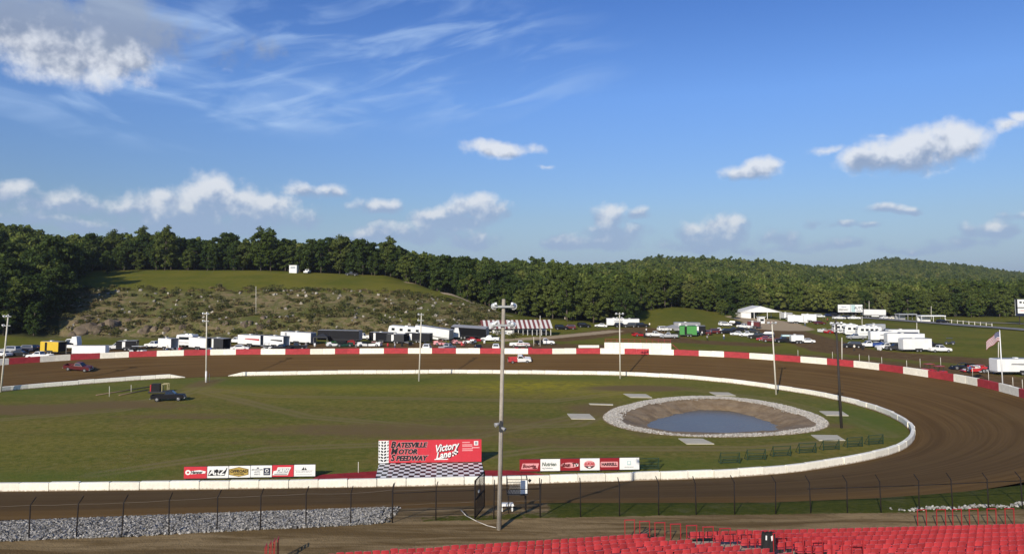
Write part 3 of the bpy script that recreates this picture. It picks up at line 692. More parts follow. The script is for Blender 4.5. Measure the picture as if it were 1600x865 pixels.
for i, x in enumerate(cols):
    yf, ye = np.interp(x, fx, fy), np.interp(x, exx, ey); ye = max(ye, yf + 1.6)
    for j, r in enumerate(rows_t):
        if r < 0: y, z = ye + (-r) * 4.5, ZW - .45 + r * 1.9
        elif r <= 1: y, z = ye + (yf - ye) * r, ZW - .45 + .45 * r
        else: y, z = yf - (r - 1), ZW - .02 * r
        z += .05 * float(fbm(np.array(x * .5), np.array(y * .5), 3, 4)) * (r > 0)
        V[i, j] = (x, y, z)
I = np.arange(V[..., 0].size).reshape(V.shape[:2]); q = np.stack([I[:-1, :-1], I[1:, :-1], I[1:, 1:], I[:-1, 1:]], -1).reshape(-1, 4)[:, ::-1]
def bankfront():
    m = bpy.data.materials.new('walkway_dirt_and_verge'); m.use_nodes = True; t = m.node_tree; gg = NG(t); b = t.nodes['Principled BSDF']; b.inputs['Roughness'].default_value = 1.0; b.inputs['Specular IOR Level'].default_value = .05
    co = gg.node('ShaderNodeTexCoord').outputs['Object']; s = gg.node('ShaderNodeSeparateXYZ'); t.links.new(co, s.inputs[0])
    n = gg.noise(co, .35, 6, .65); n2 = gg.noise(co, 2.2, 5, .65); n4 = gg.noise(co, 9.0, 3, .6)
    wet = gg.noise(gg.comb(gg.m('MULTIPLY', s.outputs[0], .10), gg.m('MULTIPLY', s.outputs[1], .9)), 1.0, 5, .65, .8)
    A = gg.node('ShaderNodeAttribute', attribute_name='verge').outputs['Fac']
    dirt = gg.mix(gg.ss(wet, .36, .64), (0.131, 0.085, 0.035), (0.284, 0.202, 0.099)); dirt = gg.mix(gg.ss(n2, .48, .75, 0, .5), dirt, (0.116, 0.078, 0.034))
    grass = gg.mix(gg.ss(n2, .3, .7), (0.048, 0.063, 0.008), (0.090, 0.090, 0.013)); grass = gg.mix(gg.ss(n, .52, .75, 0, .6), grass, (.15, .13, .06))
    v = gg.ss(gg.m('ADD', A, gg.m('MULTIPLY', gg.m('SUBTRACT', n2, .5), .8)), .4, .6)
    t.links.new(gg.mix(v, dirt, grass), b.inputs['Base Color'])
    bn = gg.node('ShaderNodeBump'); bn.inputs['Strength'].default_value = .6; bn.inputs['Distance'].default_value = .08; t.links.new(gg.m('ADD', n4, n2), bn.inputs['Height']); t.links.new(bn.outputs[0], b.inputs['Normal'])
    return m
fme = np_mesh('walkway', V.reshape(-1, 3), q, bankfront(), True)
vx = V[..., 0]; vr = np.repeat(rows_t[None], len(cols), 0)
vg = sstep(vx, 1.5, 4.0) * sstep(vr, 1.1, .9)
vg = np.maximum(vg, .62 * sstep(vr, .6, .8) * sstep(vr, 1.2, 1.0) * sstep(vx, -9, -5))
attr(fme, 'verge', vg); struct('walkway', fme)
def bank_z(x, y):
    yf, ye = np.interp(x, fx, fy), np.maximum(np.interp(x, exx, ey), np.interp(x, fx, fy) + 1.6)
    return np.interp((y - ye) / (yf - ye), [-2, 0, 1, 2], [ZW - 2.95, ZW - .45, ZW, ZW])
# rubble left of the gate, and the thin white strip at the far right
n = 30000; x = RNG.uniform(-42, -8.2, n); k = RNG.uniform(-.12, 1.02, n)
x = np.where(x > -9.4, x - RNG.uniform(0, 2, n), x)
yf = np.interp(x, fx, fy); ye = np.maximum(np.interp(x, exx, ey), yf + 1.6); y = ye + (yf - ye) * k
P = np.stack([x, y, bank_z(x, y) + .02 + .08 * RNG.random(n)], -1)
Vs, Fs = scatter(CUBE_V, CUBE_F, P, RNG.uniform(.035, .11, n), .40, 5)
struct('rubble_bank', np_mesh('rubble_bank', Vs, Fs, ROCKW), 'stuff', 'grey rubble bank along the left fence')
n = 800; x = RNG.uniform(27, 46, n); yf = np.interp(x, fx, fy); y = yf + .5 + RNG.normal(0, .22, n) + .25 * np.sin(x * 1.7) + (x - 23) * .04
keepm = RNG.random(n) < sstep(x, 26, 32) * .5 + .12; P = np.stack([x, y, bank_z(x, y) + .04], -1)[keepm]
Vs, Fs = scatter(CUBE_V, CUBE_F, P, RNG.uniform(.05, .11, len(P)), .38, 6)
struct('white_stones', np_mesh('white_stones', Vs, Fs, mat('white_rubble', (.30, .29, .26), .9, island=.5)), 'stuff', 'white stones along the right fence')

# ------------------------------------------------------------------ catch fence: posts with cranked tops, cables, rails
CABLE = mat('dull_cable', (.20, .17, .13), .7)
def fence_run(idx, label, rails, cables=True):
    root = thing('catch_fence', label, 'fence', (0, 0, 0)); tops = []
    for i in idx:
        p = fpts[i]; nxt = fpts[min(i + 1, len(fpts) - 1)]; hgt = 2.15 + random.uniform(-.05, .05); b = MB()
        cr = Vector((random.uniform(-.16, -.05) if p.x > 5 else random.uniform(0, .1), .42, .38)); top = Vector((random.uniform(-.06, .06), 0, hgt))
        b.cyl((0, 0, -.3), top, .045, .04, 8); b.cyl(top, top + cr, .04, .03, 8)
        link('post', b.mesh('post', DSTEEL), root, p); tops.append((p + top, p + top + cr))
    for h_, r_, m_ in (((1.0, .006, CABLE), (.55, .005, CABLE)) if cables else ()):
        b = MB()
        for (a, a2), (c, c2) in zip(tops[:-1], tops[1:]):
            if h_ == .999: q0, q1 = a2, c2
            else:
                q0, q1 = a.copy(), c.copy(); q0.z = ZW + (a.z - ZW) * h_; q1.z = ZW + (c.z - ZW) * h_
            mid = (q0 + q1) / 2 - Vector((0, 0, .03)); b.cyl(q0, mid, r_, r_, 5, caps=False); b.cyl(mid, q1, r_, r_, 5, caps=False)
        link('cable', b.mesh('cable', m_), root)
    for hh in rails:
        b = MB()
        for (a, a2), (c, c2) in zip(tops[:-1], tops[1:]):
            q0, q1 = a.copy(), c.copy(); q0.z = ZW + hh; q1.z = ZW + hh; b.cyl(q0, q1, .03, .03, 6)
        link('rail', b.mesh('rail', DSTEEL), root)
    return root
fence_run(range(0, 10), 'dark catch fence posts and cables along the grey rubble', [])
fence_run(range(9, 12), 'short railed dark fence beside the open gate, left of the wooden light pole', [.75, 1.95])
fence_run(range(12, 14), 'railed dark fence bay behind the flag stand', [.75, 1.95])
fence_run(range(13, len(fpts)), 'dark catch fence with cranked posts along the green verge', [], False)
b = MB()      # torn wire and drooping top cable on the right
for i in range(20, len(fpts) - 1):
    p, q_ = fpts[i], fpts[i + 1]; b.cyl(p + Vector((0, .5, 1.55 + .05 * (i - 20))), q_ + Vector((0, .5, 1.55 + .05 * (i - 19))), .035, .035, 6)
tag(link('drooping_cable', b.mesh('drooping_cable', DSTEEL)), 'thick dark cable strung low along the right end of the catch fence', 'cable')
# open gate leaf, seen edge on
g0 = fpts[11]; gt = thing('fence_gate', 'tall dark chain link gate standing open beside the wooden light pole', 'gate', g0, R_(78))
b = MB(); Lg, Hg = 2.6, 2.6
for a_, c_ in (((0, 0, .1), (0, 0, Hg)), ((Lg, 0, .1), (Lg, 0, Hg)), ((0, 0, Hg), (Lg, 0, Hg)), ((0, 0, .12), (Lg, 0, .12)), ((0, 0, 1.3), (Lg, 0, 1.3))): b.cyl(a_, c_, .05, .05, 6)
link('frame', b.mesh('frame', DSTEEL), gt)
b = MB()
for i in range(26):
    x0 = i * Lg / 26
    for s_ in (1, -1):
        x1 = min(max(x0 + s_ * 1.3, 0), Lg); b.cyl((x0, 0, .12), (x1, 0, .12 + abs(x1 - x0) * 1.9), .008, .008, 4, caps=False)
link('wire_mesh', b.mesh('wire_mesh', DSTEEL), gt)
b = MB(); b.box(.9, 1.15, -.04, .04, 1.55, 1.7); link('notice', b.mesh('notice', SIGNW), gt)

# ------------------------------------------------------------------ flag stand
fs0 = at(808, 806, ZW - .1); fs0 = fs0 + Vector((0, 1.3, -.1)); fl = thing('flag_stand', 'raised mesh sided flag stand with white banner beside the wooden light pole', 'platform', fs0, R_(3))
for x_ in (-.62, .62):
    for y_ in (-.5, .5): link('leg', MB().cyl((x_, y_, -.6), (x_, y_, 1.35), .04, .04, 6).mesh('leg', DSTEEL), fl)
link('deck', MB().box(-.75, .75, -.6, .6, 1.33, 1.42).mesh('deck', WOODD), fl)
b = MB()
for x_ in (-.72, .72):
    for y_ in (-.57, .57): b.cyl((x_, y_, 1.42), (x_, y_, 2.45), .025, .025, 6)
for z_ in (1.95, 2.45):
    for y_ in (-.57, .57): b.cyl((-.72, y_, z_), (.72, y_, z_), .022, .022, 6)
    for x_ in (-.72, .72): b.cyl((x_, -.57, z_), (x_, .57, z_), .022, .022, 6)
link('guard_rail', b.mesh('guard_rail', DSTEEL), fl)
b = MB()
for i in range(13):
    x_ = -.72 + i * .11
    if x_ < .25: b.cyl((x_, -.57, 1.45), (min(x_ + .4, .3), -.57, 2.4), .008, .008, 4, caps=False); b.cyl((x_, -.57, 2.4), (min(x_ + .4, .3), -.57, 1.45), .008, .008, 4, caps=False)
link('wire_mesh', b.mesh('wire_mesh', STEEL), fl)
link('banner', MB().box(.22, .70, -.60, -.585, 1.45, 2.38).mesh('banner', SIGNW), fl)
link('lamp', MB().cyl((.8, -.5, 2.4), (.95, -.55, 2.3), .09, .12, 8).mesh('lamp', BLACK), fl)
ub = at(792, 797, ZW - .1); bx = MB(); bx.box(-.5, .5, -.25, .25, .38, .52, 0, .05, .05); bx.box(-.42, -.32, -.2, .2, 0, .38); bx.box(.32, .42, -.2, .2, 0, .38)
tag(link('bench', bx.mesh('bench', WHITE), None, ub, R_(5)), 'small white bench on the dirt behind the wooden light pole', 'bench')
b = MB(); cps = [at(720, 797, ZW - .1), at(728, 806, ZW), at(745, 815, ZW), at(762, 822, ZW), at(775, 825, ZW)]
for a_, c_ in zip(cps[:-1], cps[1:]): b.cyl(a_ + Vector((0, 0, .06)), c_ + Vector((0, 0, .06)), .028, .028, 6)
tag(link('pipe', b.mesh('pipe', mat('pale_pipe', (.5, .46, .4), .7))), 'pale bent pipe lying on the dirt left of the wooden light pole', 'pipe')

# ------------------------------------------------------------------ light poles
def floodlight(parent, x, y, z, tilt, aim=0.0):
    r = link('floodlight', None, parent, (x, y, z)); 
    o = link('housing', LAMPM[0], r); l = link('lens', LAMPM[1], r)
    r.rotation_euler = (R_(tilt), 0, R_(aim)); return r
b = MB(); b.cyl((0, -.2, 0), (0, .10, 0), .09, .22, 12); b.cyl((0, .10, 0), (0, .14, 0), .235, .235, 12); b.box(-.07, .07, -.42, -.19, -.08, .08); m1 = b.mesh('housing', LAMP)
m2 = MB().cyl((0, .141, 0), (0, .16, 0), .205, .195, 12).mesh('lens', mat('lamp_lens', (.55, .6, .62), .1)); LAMPM = (m1, m2)
def light_pole(base, top_px, label, m, r0, r1, arms, lean=(0, 0), base_white=False, cat='light pole', hgt=None):
    d = ray(*top_px); k = base.y / d[1]; h_ = hgt or (H + d[2] * k - base.z); tx = (d[0] * k - base.x) + lean[0]
    root = thing('light_pole', label, cat, base); top = Vector((tx, lean[1], h_))
    link('pole', MB().cyl((0, 0, -.5), top, r0, r1, 12).mesh('pole', m), root)
    for (dz, w, lamps, tilt) in arms:
        c = top + Vector((0, 0, -dz)) - Vector((tx * dz / h_, 0, 0))
        if w: link('crossarm', MB().box(c.x - w, c.x + w, c.y - .16 - r1, c.y - .04 - r1, c.z - .07, c.z + .07).mesh('crossarm', STEEL), root)
        for lx, aim in lamps: floodlight(root, c.x + lx, c.y - .1, c.z + .05, tilt, aim)
    if base_white: link('painted_base', MB().cyl((0, 0, 0), top * .16, r0 * 1.25, r0 * 1.15, 12).mesh('painted_base', WHITE), root)
    return root
nearp = at(779.5, 825, ZW)
lp = light_pole(nearp, (787, 467), 'tall weathered wooden light pole rising from the walkway in the foreground', WOODP, .165, .12, [(.5, .7, [(-.6, 12), (.66, -12)], -22), (1.75, .7, [(-.62, 40), (.62, -40)], -30)])
c = Vector((.1, -.18, 6.9)); link('siren', MB().cyl(c, c + Vector((-.36, -.2, -.1)), .05, .15, 10).cyl(c + Vector((0, 0, -.25)), c + Vector((.32, -.2, -.4)), .05, .13, 10).mesh('siren', GREY), lp)
link('bracket', MB().box(.0, .24, -.30, -.04, 6.35, 7.05, 0, .05, .03).mesh('bracket', DGREY), lp)
link('conduit', MB().cyl((.0, -.15, 0), (.09, -.14, 6.5), .025, .025, 6).mesh('conduit', GREY), lp)
light_pole(at(1, 612, 0), (13, 491), 'leaning pale light pole at the left edge of the infield', WOODW, .17, .12, [(.4, .8, [(-.75, 10), (.0, 0)], -15), (2.2, .8, [(-.75, 10)], -15)])
light_pole(at(322, 597, 0), (323, 487), 'pale light pole with white base standing in the infield entrance', WOODW, .16, .11, [(.4, .7, [(-.7, 0), (0.1, 0)], -15), (2.0, .6, [(-.7, 0)], -15)], base_white=True)
light_pole(at(654.5, 595, 0), (658.5, 489), 'pale light pole in the infield below the white motorhome', WOODW, .16, .11, [(.3, .6, [(-.6, 0)], -15), (1.6, .6, [(-.6, 0)], -15)])
light_pole(at(969, 591, 0), (968, 488), 'pale light pole with four lamps in front of the white scoring stand', WOODW, .16, .11, [(.3, .8, [(-.75, 10), (.75, -10)], -15), (1.3, .6, [(-.6, 0), (.5, 0)], -15)])
light_pole(at(1213, 616, 0), (1206, 502), 'pale light pole above the right turn, between the pond and the track', WOODW, .16, .11, [(.3, .8, [(-.7, 10), (.7, -10)], -15)])
light_pole(at(1315, 668, 0), (1306, 500), 'dark light pole beside the pond with lamps on top', WOODD, .20, .13, [(.5, .8, [(-.7, 20), (.1, 0), (.75, -20)], -15), (1.5, .6, [(.6, 0)], -15)])
# a pole out of the frame on the right throws the crossarm shadow on the turn
light_pole(Vector((46.5, 48, ZW)), (1900, 455), 'light pole outside the picture to the right', WOODP, .2, .15, [(.4, 1.2, [(-1, 0), (1, 0)], -15)], hgt=15.5)
def plain_pole(px, py, top_y, label, m=WOODW, r=.12, arm=False, tx=0):
    base = on(px, py); d = ray(px + tx, top_y); k = base.y / d[1]; root = thing('utility_pole', label, 'pole', base); top = Vector((d[0] * k - base.x, 0, H + d[2] * k - base.z))
    link('pole', MB().cyl((0, 0, -.4), top, r, r * .75, 8).mesh('pole', m), root)
    if arm: link('crossarm', MB().box(top.x - 1, top.x + 1, -.1, .05, top.z - .6, top.z - .45).mesh('crossarm', WOODD), root)
plain_pole(844, 541, 493, 'pale pole behind the outer wall in front of the striped roof')
plain_pole(834, 540, 526, 'short pale post just left of the parked white pickup with dark rear', r=.1)
plain_pole(1315.5, 566, 527, 'pale short pole behind the outer wall next to dark light pole')
plain_pole(400, 491, 447, 'thin pale pole standing on the rocky terraced hillside', r=.1)
plain_pole(1432.5, 529, 504, 'white post in the meadow above the parked white trailers', r=.13)
plain_pole(1347, 514, 494, 'white post behind the parked white motorhomes', r=.13)
plain_pole(1560, 566, 534, 'thin pole behind the flag near the white trailer', r=.11)
plain_pole(1358, 496, 470, 'tall pole beside the double billboard', r=.14, arm=True)
plain_pole(1455, 499, 478, 'pole beside the roadside canopy', r=.14)

# ------------------------------------------------------------------ flagpole with the stars and stripes
fb = on(1567, 607); d = ray(1562, 517); k = fb.y / d[1]; fp = thing('flagpole', 'white flagpole standing by the outer wall on the right', 'flagpole', fb)
ft = Vector((d[0] * k - fb.x, 0, H + d[2] * k - fb.z)); link('pole', MB().cyl((0, 0, -.3), ft, .11, .07, 10).mesh('pole', WHITE), fp)
link('finial', MB().cyl(ft, ft + Vector((0, 0, .2)), .1, .04, 8).mesh('finial', WHITE), fp)
fo = thing('flag', 'red white and blue striped flag with blue star canton on the white flagpole', 'flag', fb + ft * .985)
NXf, NYf = 20, 13; FL, FH = 2.6, 1.55; vs, fsx, mi = [], [], []
for i in range(NXf + 1):
    s_ = i / NXf
    for j in range(NYf + 1):
        v_ = j / NYf; vs.append((-FL * s_ * .88, .22 * math.sin(s_ * 7 + v_ * 1.2) * s_ ** .5, -v_ * FH - s_ * s_ * 1.3 - s_ * .35 + .08 * math.sin(s_ * 9)))
for i in range(NXf):
    for j in range(NYf):
        a_ = i * (NYf + 1) + j; fsx.append((a_, a_ + 1, a_ + NYf + 2, a_ + NYf + 1)); mi.append(2 if (i < 8 and j < 7) else (0 if j % 2 == 0 else 1))
me = bpy.data.meshes.new('cloth'); me.from_pydata(vs, [], fsx)
for m_ in (mat('flag_red', (.26, .03, .04), .9), mat('flag_white', (.55, .54, .54), .9), mat('flag_blue', (.025, .03, .11), .9)): me.materials.append(m_)
me.polygons.foreach_set('material_index', mi); link('cloth', me, fo)
STAR = MB().add([(.05 * math.sin(a_ * math.pi / 5) * (1 if a_ % 2 == 0 else .42), 0, .05 * math.cos(a_ * math.pi / 5) * (1 if a_ % 2 == 0 else .42)) for a_ in range(10)], [tuple(range(10))]).mesh('star', MATS['flag_white'])
for j in range(5):
    for i in range(6):
        s_ = (i + .7) / 6.6 * .4; v_ = (j + .6) / 5.6 * .5
        link('star', STAR, fo, (-FL * s_ * .88, .22 * math.sin(s_ * 7 + v_ * 1.2) * s_ ** .5 - .03, -v_ * FH - s_ * s_ * 1.3 - s_ * .35 + .08 * math.sin(s_ * 9)))

# ------------------------------------------------------------------ signs in the infield
FONT = bpy.data.fonts.load('<builtin>') if False else None
def text(parent, body, x, z, size, m, y=-.06, shear=0.0, off=0.0, sx=1.0, rot=0.0, align='LEFT', name='lettering'):
    cu = bpy.data.curves.new(name, 'FONT'); cu.body = body; cu.size = size; cu.shear = shear; cu.offset = off; cu.extrude = .004; cu.align_x = align; cu.align_y = 'CENTER'; cu.resolution_u = 2
    cu.materials.append(m); tmp = bpy.data.objects.new('tmp', cu); me = bpy.data.meshes.new_from_object(tmp); bpy.data.objects.remove(tmp); me.name = name
    if not me.materials: me.materials.append(m)
    o = link(name, me, parent, (x, y, z)); o.rotation_euler = (R_(90), R_(rot), 0); o.scale = (sx, 1, 1); return o
def flat(parent, pts, m, y=-.045, name='emblem'):
    n_ = len(pts); return link(name, MB().add([(x, y, z) for x, z in pts] + [(x, y + .01, z) for x, z in pts], [tuple(range(n_)), tuple(range(2 * n_ - 1, n_ - 1, -1))] + [((i + 1) % n_, i, i + n_, (i + 1) % n_ + n_) for i in range(n_)]).mesh(name, m), parent)
def ell(cx, cz, a, b_, n_=20): return [(cx + a * math.cos(2 * math.pi * i / n_), cz + b_ * math.sin(2 * math.pi * i / n_)) for i in range(n_)]
def rect(x0, x1, z0, z1, sh=0): return [(x0, z0), (x1, z0), (x1 + sh, z1), (x0 + sh, z1)]
TXB = mat('sign_black', (.012, .012, .014), .4); TXG = mat('sign_grey', (.30, .31, .32), .5)
sb = at(672, 723, 0); SWd, SH = 12.25, 2.6
sg = thing('victory_sign', 'long red speedway billboard with tyre track pattern above the checkered pad', 'sign', sb, PSI - R_(.6))
nb = 10
for i in range(nb):
    x0 = -SWd / 2 + i * SWd / nb; m_ = SIGNW if i == 0 else SIGNRED
    link('panel', MB().box(x0 + .004, x0 + SWd / nb - .004, -.03, .03, .10, .10 + SH).mesh('panel', m_), sg)
for i in range(6): link('post', MB().box(-SWd / 2 + .3 + i * 2.3, -SWd / 2 + .42 + i * 2.3, .03, .14, -.3, 2.6).mesh('post', DSTEEL), sg)
link('trim', MB().box(-SWd / 2, SWd / 2, -.045, .045, .10 + SH + .002, .16 + SH).mesh('trim', REDW), sg)
tx0 = -SWd / 2
for i in range(7):      # tyre tread: two columns of slanted lugs and a row of shoulder blocks
    z_ = .22 + i * .35
    for s_ in (-1, 1):
        cx_ = tx0 + .61; k_ = 1 - .045 * i
        flat(sg, [(cx_ + s_ * .05, z_), (cx_ + s_ * .05, z_ + .21), (cx_ + s_ * .36 * k_, z_ + .31), (cx_ + s_ * .36 * k_, z_ + .10)][::s_], TXB, name='tread')
        flat(sg, [(cx_ + s_ * .43, z_ + .06), (cx_ + s_ * .43, z_ + .26), (cx_ + s_ * .58, z_ + .33), (cx_ + s_ * .58, z_ + .13)][::s_], TXB if i % 2 else TXG, name='tread')
for (first, rest, z_, wd) in (('B', 'ATESVILLE', 2.17, .395), ('M', 'OTOR', 1.40, .40), ('S', 'PEEDWAY', .63, .40)):
    for m_, of_, yy_, bx_ in ((SIGNPINK, .07, -.04, 0), (SIGNPINK, .07, -.041, .03), (TXB, .034, -.062, 0), (TXB, .034, -.064, .03)):
        text(sg, first, tx0 + 1.42 + bx_, z_ + .03, 1.02, m_, yy_, .25, of_, .95); text(sg, rest, tx0 + 2.06 + bx_ + (.24 if first == 'M' else 0), z_ - .03, .80, m_, yy_, .25, of_, .98)
for m_, of_, yy_, dx_, dz_ in ((TXB, .05, -.040, .07, -.07), (SIGNW, .028, -.055, 0, 0)):
    text(sg, 'Victory', tx0 + 6.60 + dx_, 1.62 + dz_, 1.18, m_, yy_, .45, of_, .80, -9); text(sg, 'Lane', tx0 + 6.75 + dx_, .80 + dz_, 1.12, m_, yy_, .45, of_, .84, -9)
flat(sg, rect(tx0 + 6.6, tx0 + 8.2, .40, .50, .1), SIGNW, -.05, 'swash')
for i in range(4):
    for j in range(3): flat(sg, rect(tx0 + 8.75 + i * .17, tx0 + 8.92 + i * .17, .80 + j * .18 + i * .08, .98 + j * .18 + i * .08, .03), TXB if (i + j) % 2 else SIGNW, -.058 , 'checker')
for z_, w_ in ((2.4, .9), (2.12, 1.2), (1.95, 1.2), (1.65, 1.25), (1.45, 1.25)): flat(sg, rect(tx0 + 9.95, tx0 + 9.95 + w_, z_ - .05, z_ + .06), SIGNPINK, -.045, 'small_print')
flat(sg, rect(tx0 + 11.35, tx0 + 11.85, 2.05, 2.55), SIGNW, -.045, 'emblem'); flat(sg, rect(tx0 + 11.45, tx0 + 11.75, 2.15, 2.47), TXG, -.06, 'emblem'); flat(sg, rect(tx0 + 11.1, tx0 + 12.0, 1.72, 1.85), SIGNPINK, -.045, 'small_print')
# checkered pad
ckm = bpy.data.materials.new('checkered_paint'); ckm.use_nodes = True; t = ckm.node_tree; gg = NG(t); bb = t.nodes['Principled BSDF']; bb.inputs['Roughness'].default_value = .25; bb.inputs['Specular IOR Level'].default_value = .02
ck = gg.node('ShaderNodeTexChecker'); ck.inputs['Scale'].default_value = 1 / .6125; ck.inputs[1].default_value = (.80, .79, .76, 1); ck.inputs[2].default_value = (.015, .015, .017, 1)
mp = gg.node('ShaderNodeMapping'); mp.inputs['Location'].default_value = (20, 20, .5); mp.inputs['Scale'].default_value = (1, .72, 1); t.links.new(gg.node('ShaderNodeTexCoord').outputs['Object'], mp.inputs[0]); t.links.new(mp.outputs[0], ck.inputs[0]); t.links.new(ck.outputs[0], bb.inputs['Base Color'])
pr0 = R_(5.0); pcn = [at(a_, b_, .06) for a_, b_ in ((586, 749.5), (758.5, 747.5), (752.5, 722), (592, 723.5))]
pl_ = [Matrix.Rotation(-pr0, 3, 'Z') @ (q_ - Vector((sb.x, sb.y, 0))) for q_ in pcn]
po = link('checkered_pad', MB().hexa([(q_.x, q_.y, -.1) for q_ in pl_] + [(q_.x, q_.y, .06) for q_ in pl_]).mesh('checkered_pad', ckm), None, sb, pr0); tag(po, 'glossy black and white checkered pad in front of the red speedway billboard', 'pad')
RPM = mat('red_pad_paint', (.30, .030, .032), .85, vary=.35, vscale=.6, spec=.05)
def polypad(name, pxs, m, label, z=.05, cat='pad', z0=-.1):
    p = [at(a, b_, z) for a, b_ in pxs]; c_ = sum(p, Vector()) / len(p); n_ = len(p)
    vs = [(q_.x - c_.x, q_.y - c_.y, 0) for q_ in p] + [(q_.x - c_.x, q_.y - c_.y, z0) for q_ in p]
    area = sum(vs[i][0] * vs[(i + 1) % n_][1] - vs[(i + 1) % n_][0] * vs[i][1] for i in range(n_))
    if area < 0: vs = vs[:n_][::-1] + vs[n_:][::-1]
    b_ = MB().add(vs, [tuple(range(n_)), tuple(range(2 * n_ - 1, n_ - 1, -1))] + [((i + 1) % n_, i, i + n_, (i + 1) % n_ + n_) for i in range(n_)])
    return tag(link(name, b_.mesh(name, m), None, c_), label, cat)
polypad('red_pad', [(480, 752), (500, 741), (590, 735), (585, 750)], RPM, 'faded red painted pad left of the checkered pad')
polypad('red_pad', [(760, 748), (757, 734), (800, 734), (835, 738), (878, 746)], RPM, 'faded red painted pad right of the checkered pad')
# advertising boards
def board(px, py, w, h, m, label, draw):
    r = thing('advertising_board', label, 'sign', at(px, py, 0), PSI - R_(1.2))
    link('panel', MB().box(-w / 2, w / 2, -.03, .03, .18, .18 + h).mesh('panel', m), r)
    for s_ in (-1, 1):
        link('leg', MB().box(s_ * w * .4 - .04, s_ * w * .4 + .04, .03, .11, -.2, .18 + h).mesh('leg', DSTEEL), r)
        link('brace', MB().bar((s_ * w * .4, .08, h * .85), (s_ * w * .4, .85, 0), .05, .05).mesh('brace', DSTEEL), r)
    link('frame', MB().box(-w / 2 - .03, w / 2 + .03, -.035, .035, .18 + h, .22 + h).box(-w / 2 - .03, w / 2 + .03, -.035, .035, .14, .18).mesh('frame', DGREY), r)
    draw(r, w, h); return r
def d_oval(r, w, h):
    flat(r, ell(-.78, .82, .30, .27), SIGNW); flat(r, ell(-.78, .82, .12, .11), RED, -.06); flat(r, [(-.5, .62), (1.05, .7), (1.12, .92), (.5, 1.06), (-.45, .98)], SIGNW); text(r, 'Hamner', -.5, .83, .50, TXB, -.07, .35, .01, .75)
def d_arz(r, w, h):
    flat(r, rect(-1.0, .82, .42, 1.02, .22), TXB); text(r, 'ARZ', -.86, .80, .86, SIGNW, -.07, .3, .03, 1.0); flat(r, ell(-.02, .92, .2, .2), TXB, -.08); text(r, 'MOTORS', -.25, .46, .2, SIGNW, -.08, .2, 0, 1.0); flat(r, [(.75, .95), (1.05, 1.02), (1.1, 1.3), (.85, 1.1)], TXB, -.05)
def d_badge(r, w, h):
    flat(r, [(-1.05, .48), (0, .27), (1.05, .48), (1.05, 1.08), (0, 1.32), (-1.05, 1.08)], GOLDD); flat(r, [(-.98, .52), (0, .33), (.98, .52), (.98, 1.04), (0, 1.26), (-.98, 1.04)], GOLD, -.06); text(r, 'OFFROAD', 0, .86, .44, TXB, -.08, .2, .012, .92, align='CENTER'); text(r, 'OUTFITTERS', 0, .56, .2, TXB, -.08, 0, .005, 1, align='CENTER')
def d_text(r, w, h):
    flat(r, [(-.45, 1.18), (-.3, 1.06), (-.15, 1.18), (-.3, 1.24)], NAVY)
    for s_, z_ in (('MOUNTAIN', .98), ('AUTO', .74), ('PARTS', .48)): text(r, s_, -.38, z_, .24, TXG, -.05, .25, .006, .95, align='CENTER')
    flat(r, rect(.32, 1.05, .38, 1.16), NAVY); flat(r, ell(.68, .88, .2, .17), SIGNW, -.06); flat(r, ell(.68, .88, .12, .1), NAVY, -.07); flat(r, rect(.42, .95, .50, .64), TXG, -.06)
def d_shear(r, w, h):
    flat(r, [(-1.05, .35), (.6, .35), (.95, 1.2), (-.5, 1.2), (-.62, .85), (-.95, .8)], SIGNW); flat(r, [(-.62, .60), (.55, .60), (.78, 1.08), (-.45, 1.08)], TXG, -.06); text(r, 'CREW', .08, .83, .50, SIGNW, -.08, .2, .02, 1.0, align='CENTER'); flat(r, rect(-.9, .5, .40, .52, .06), TXG, -.06)
def d_peaks(r, w, h):
    flat(r, [(-.3, .86), (-.02, 1.2), (.02, .86)], TXB); flat(r, [(.05, .86), (.12, 1.15), (.32, .86)], TXB); flat(r, rect(-1.0, 1.0, .82, .84), TXG); text(r, 'EQUIPMENT', 0, .66, .20, TXG, -.05, 0, 0, 1.6, align='CENTER'); flat(r, rect(-.85, .85, .38, .41), TXG)
BP = 2.36
for i, (m_, lb, dr) in enumerate(((SIGNRED, 'red advertising board with white oval logo, leftmost of the left row', d_oval), (SIGNW, 'white advertising board with big black slanted letters', d_arz), (SIGNW, 'white advertising board with a gold badge', d_badge), (SIGNW, 'white advertising board with grey lines of text and navy square', d_text), (SIGNRED, 'red advertising board with white slanted shape and grey lettering', d_shear), (SIGNW, 'white advertising board with two small dark peaks, right end of left row', d_peaks))):
    f_ = (i + .5) / 6; board(288 + (492 - 288) * f_, 749.5 + (745.5 - 749.5) * f_, 2.44, 1.25, m_, lb, dr)
def e_para(r, w, h): flat(r, rect(-1.0, .85, .42, 1.05, .18), SIGNPINK); text(r, 'Boogie', -.85, .74, .56, MAROON, -.07, .25, .02, .95); flat(r, ell(.55, .52, .28, .07), MAROON, -.07)
def e_nut(r, w, h):
    text(r, 'Nutrien', -.92, .92, .60, mat('sign_dark_green', (.03, .06, .035), .5), -.06, .2, .012, .86); text(r, 'Ag Solutions', -.86, .50, .26, TXG, -.06, 0, .004, .9)
def e_tv(r, w, h): flat(r, ell(0, .78, 1.02, .30), SIGNPINK); text(r, 'ubun', -.95, .80, .62, MAROON, -.07, .15, .03, .82); text(r, 'TV', .25, .80, .56, TXB, -.08, .15, .02, .95); flat(r, rect(.62, .98, .66, .96), SIGNW, -.075)
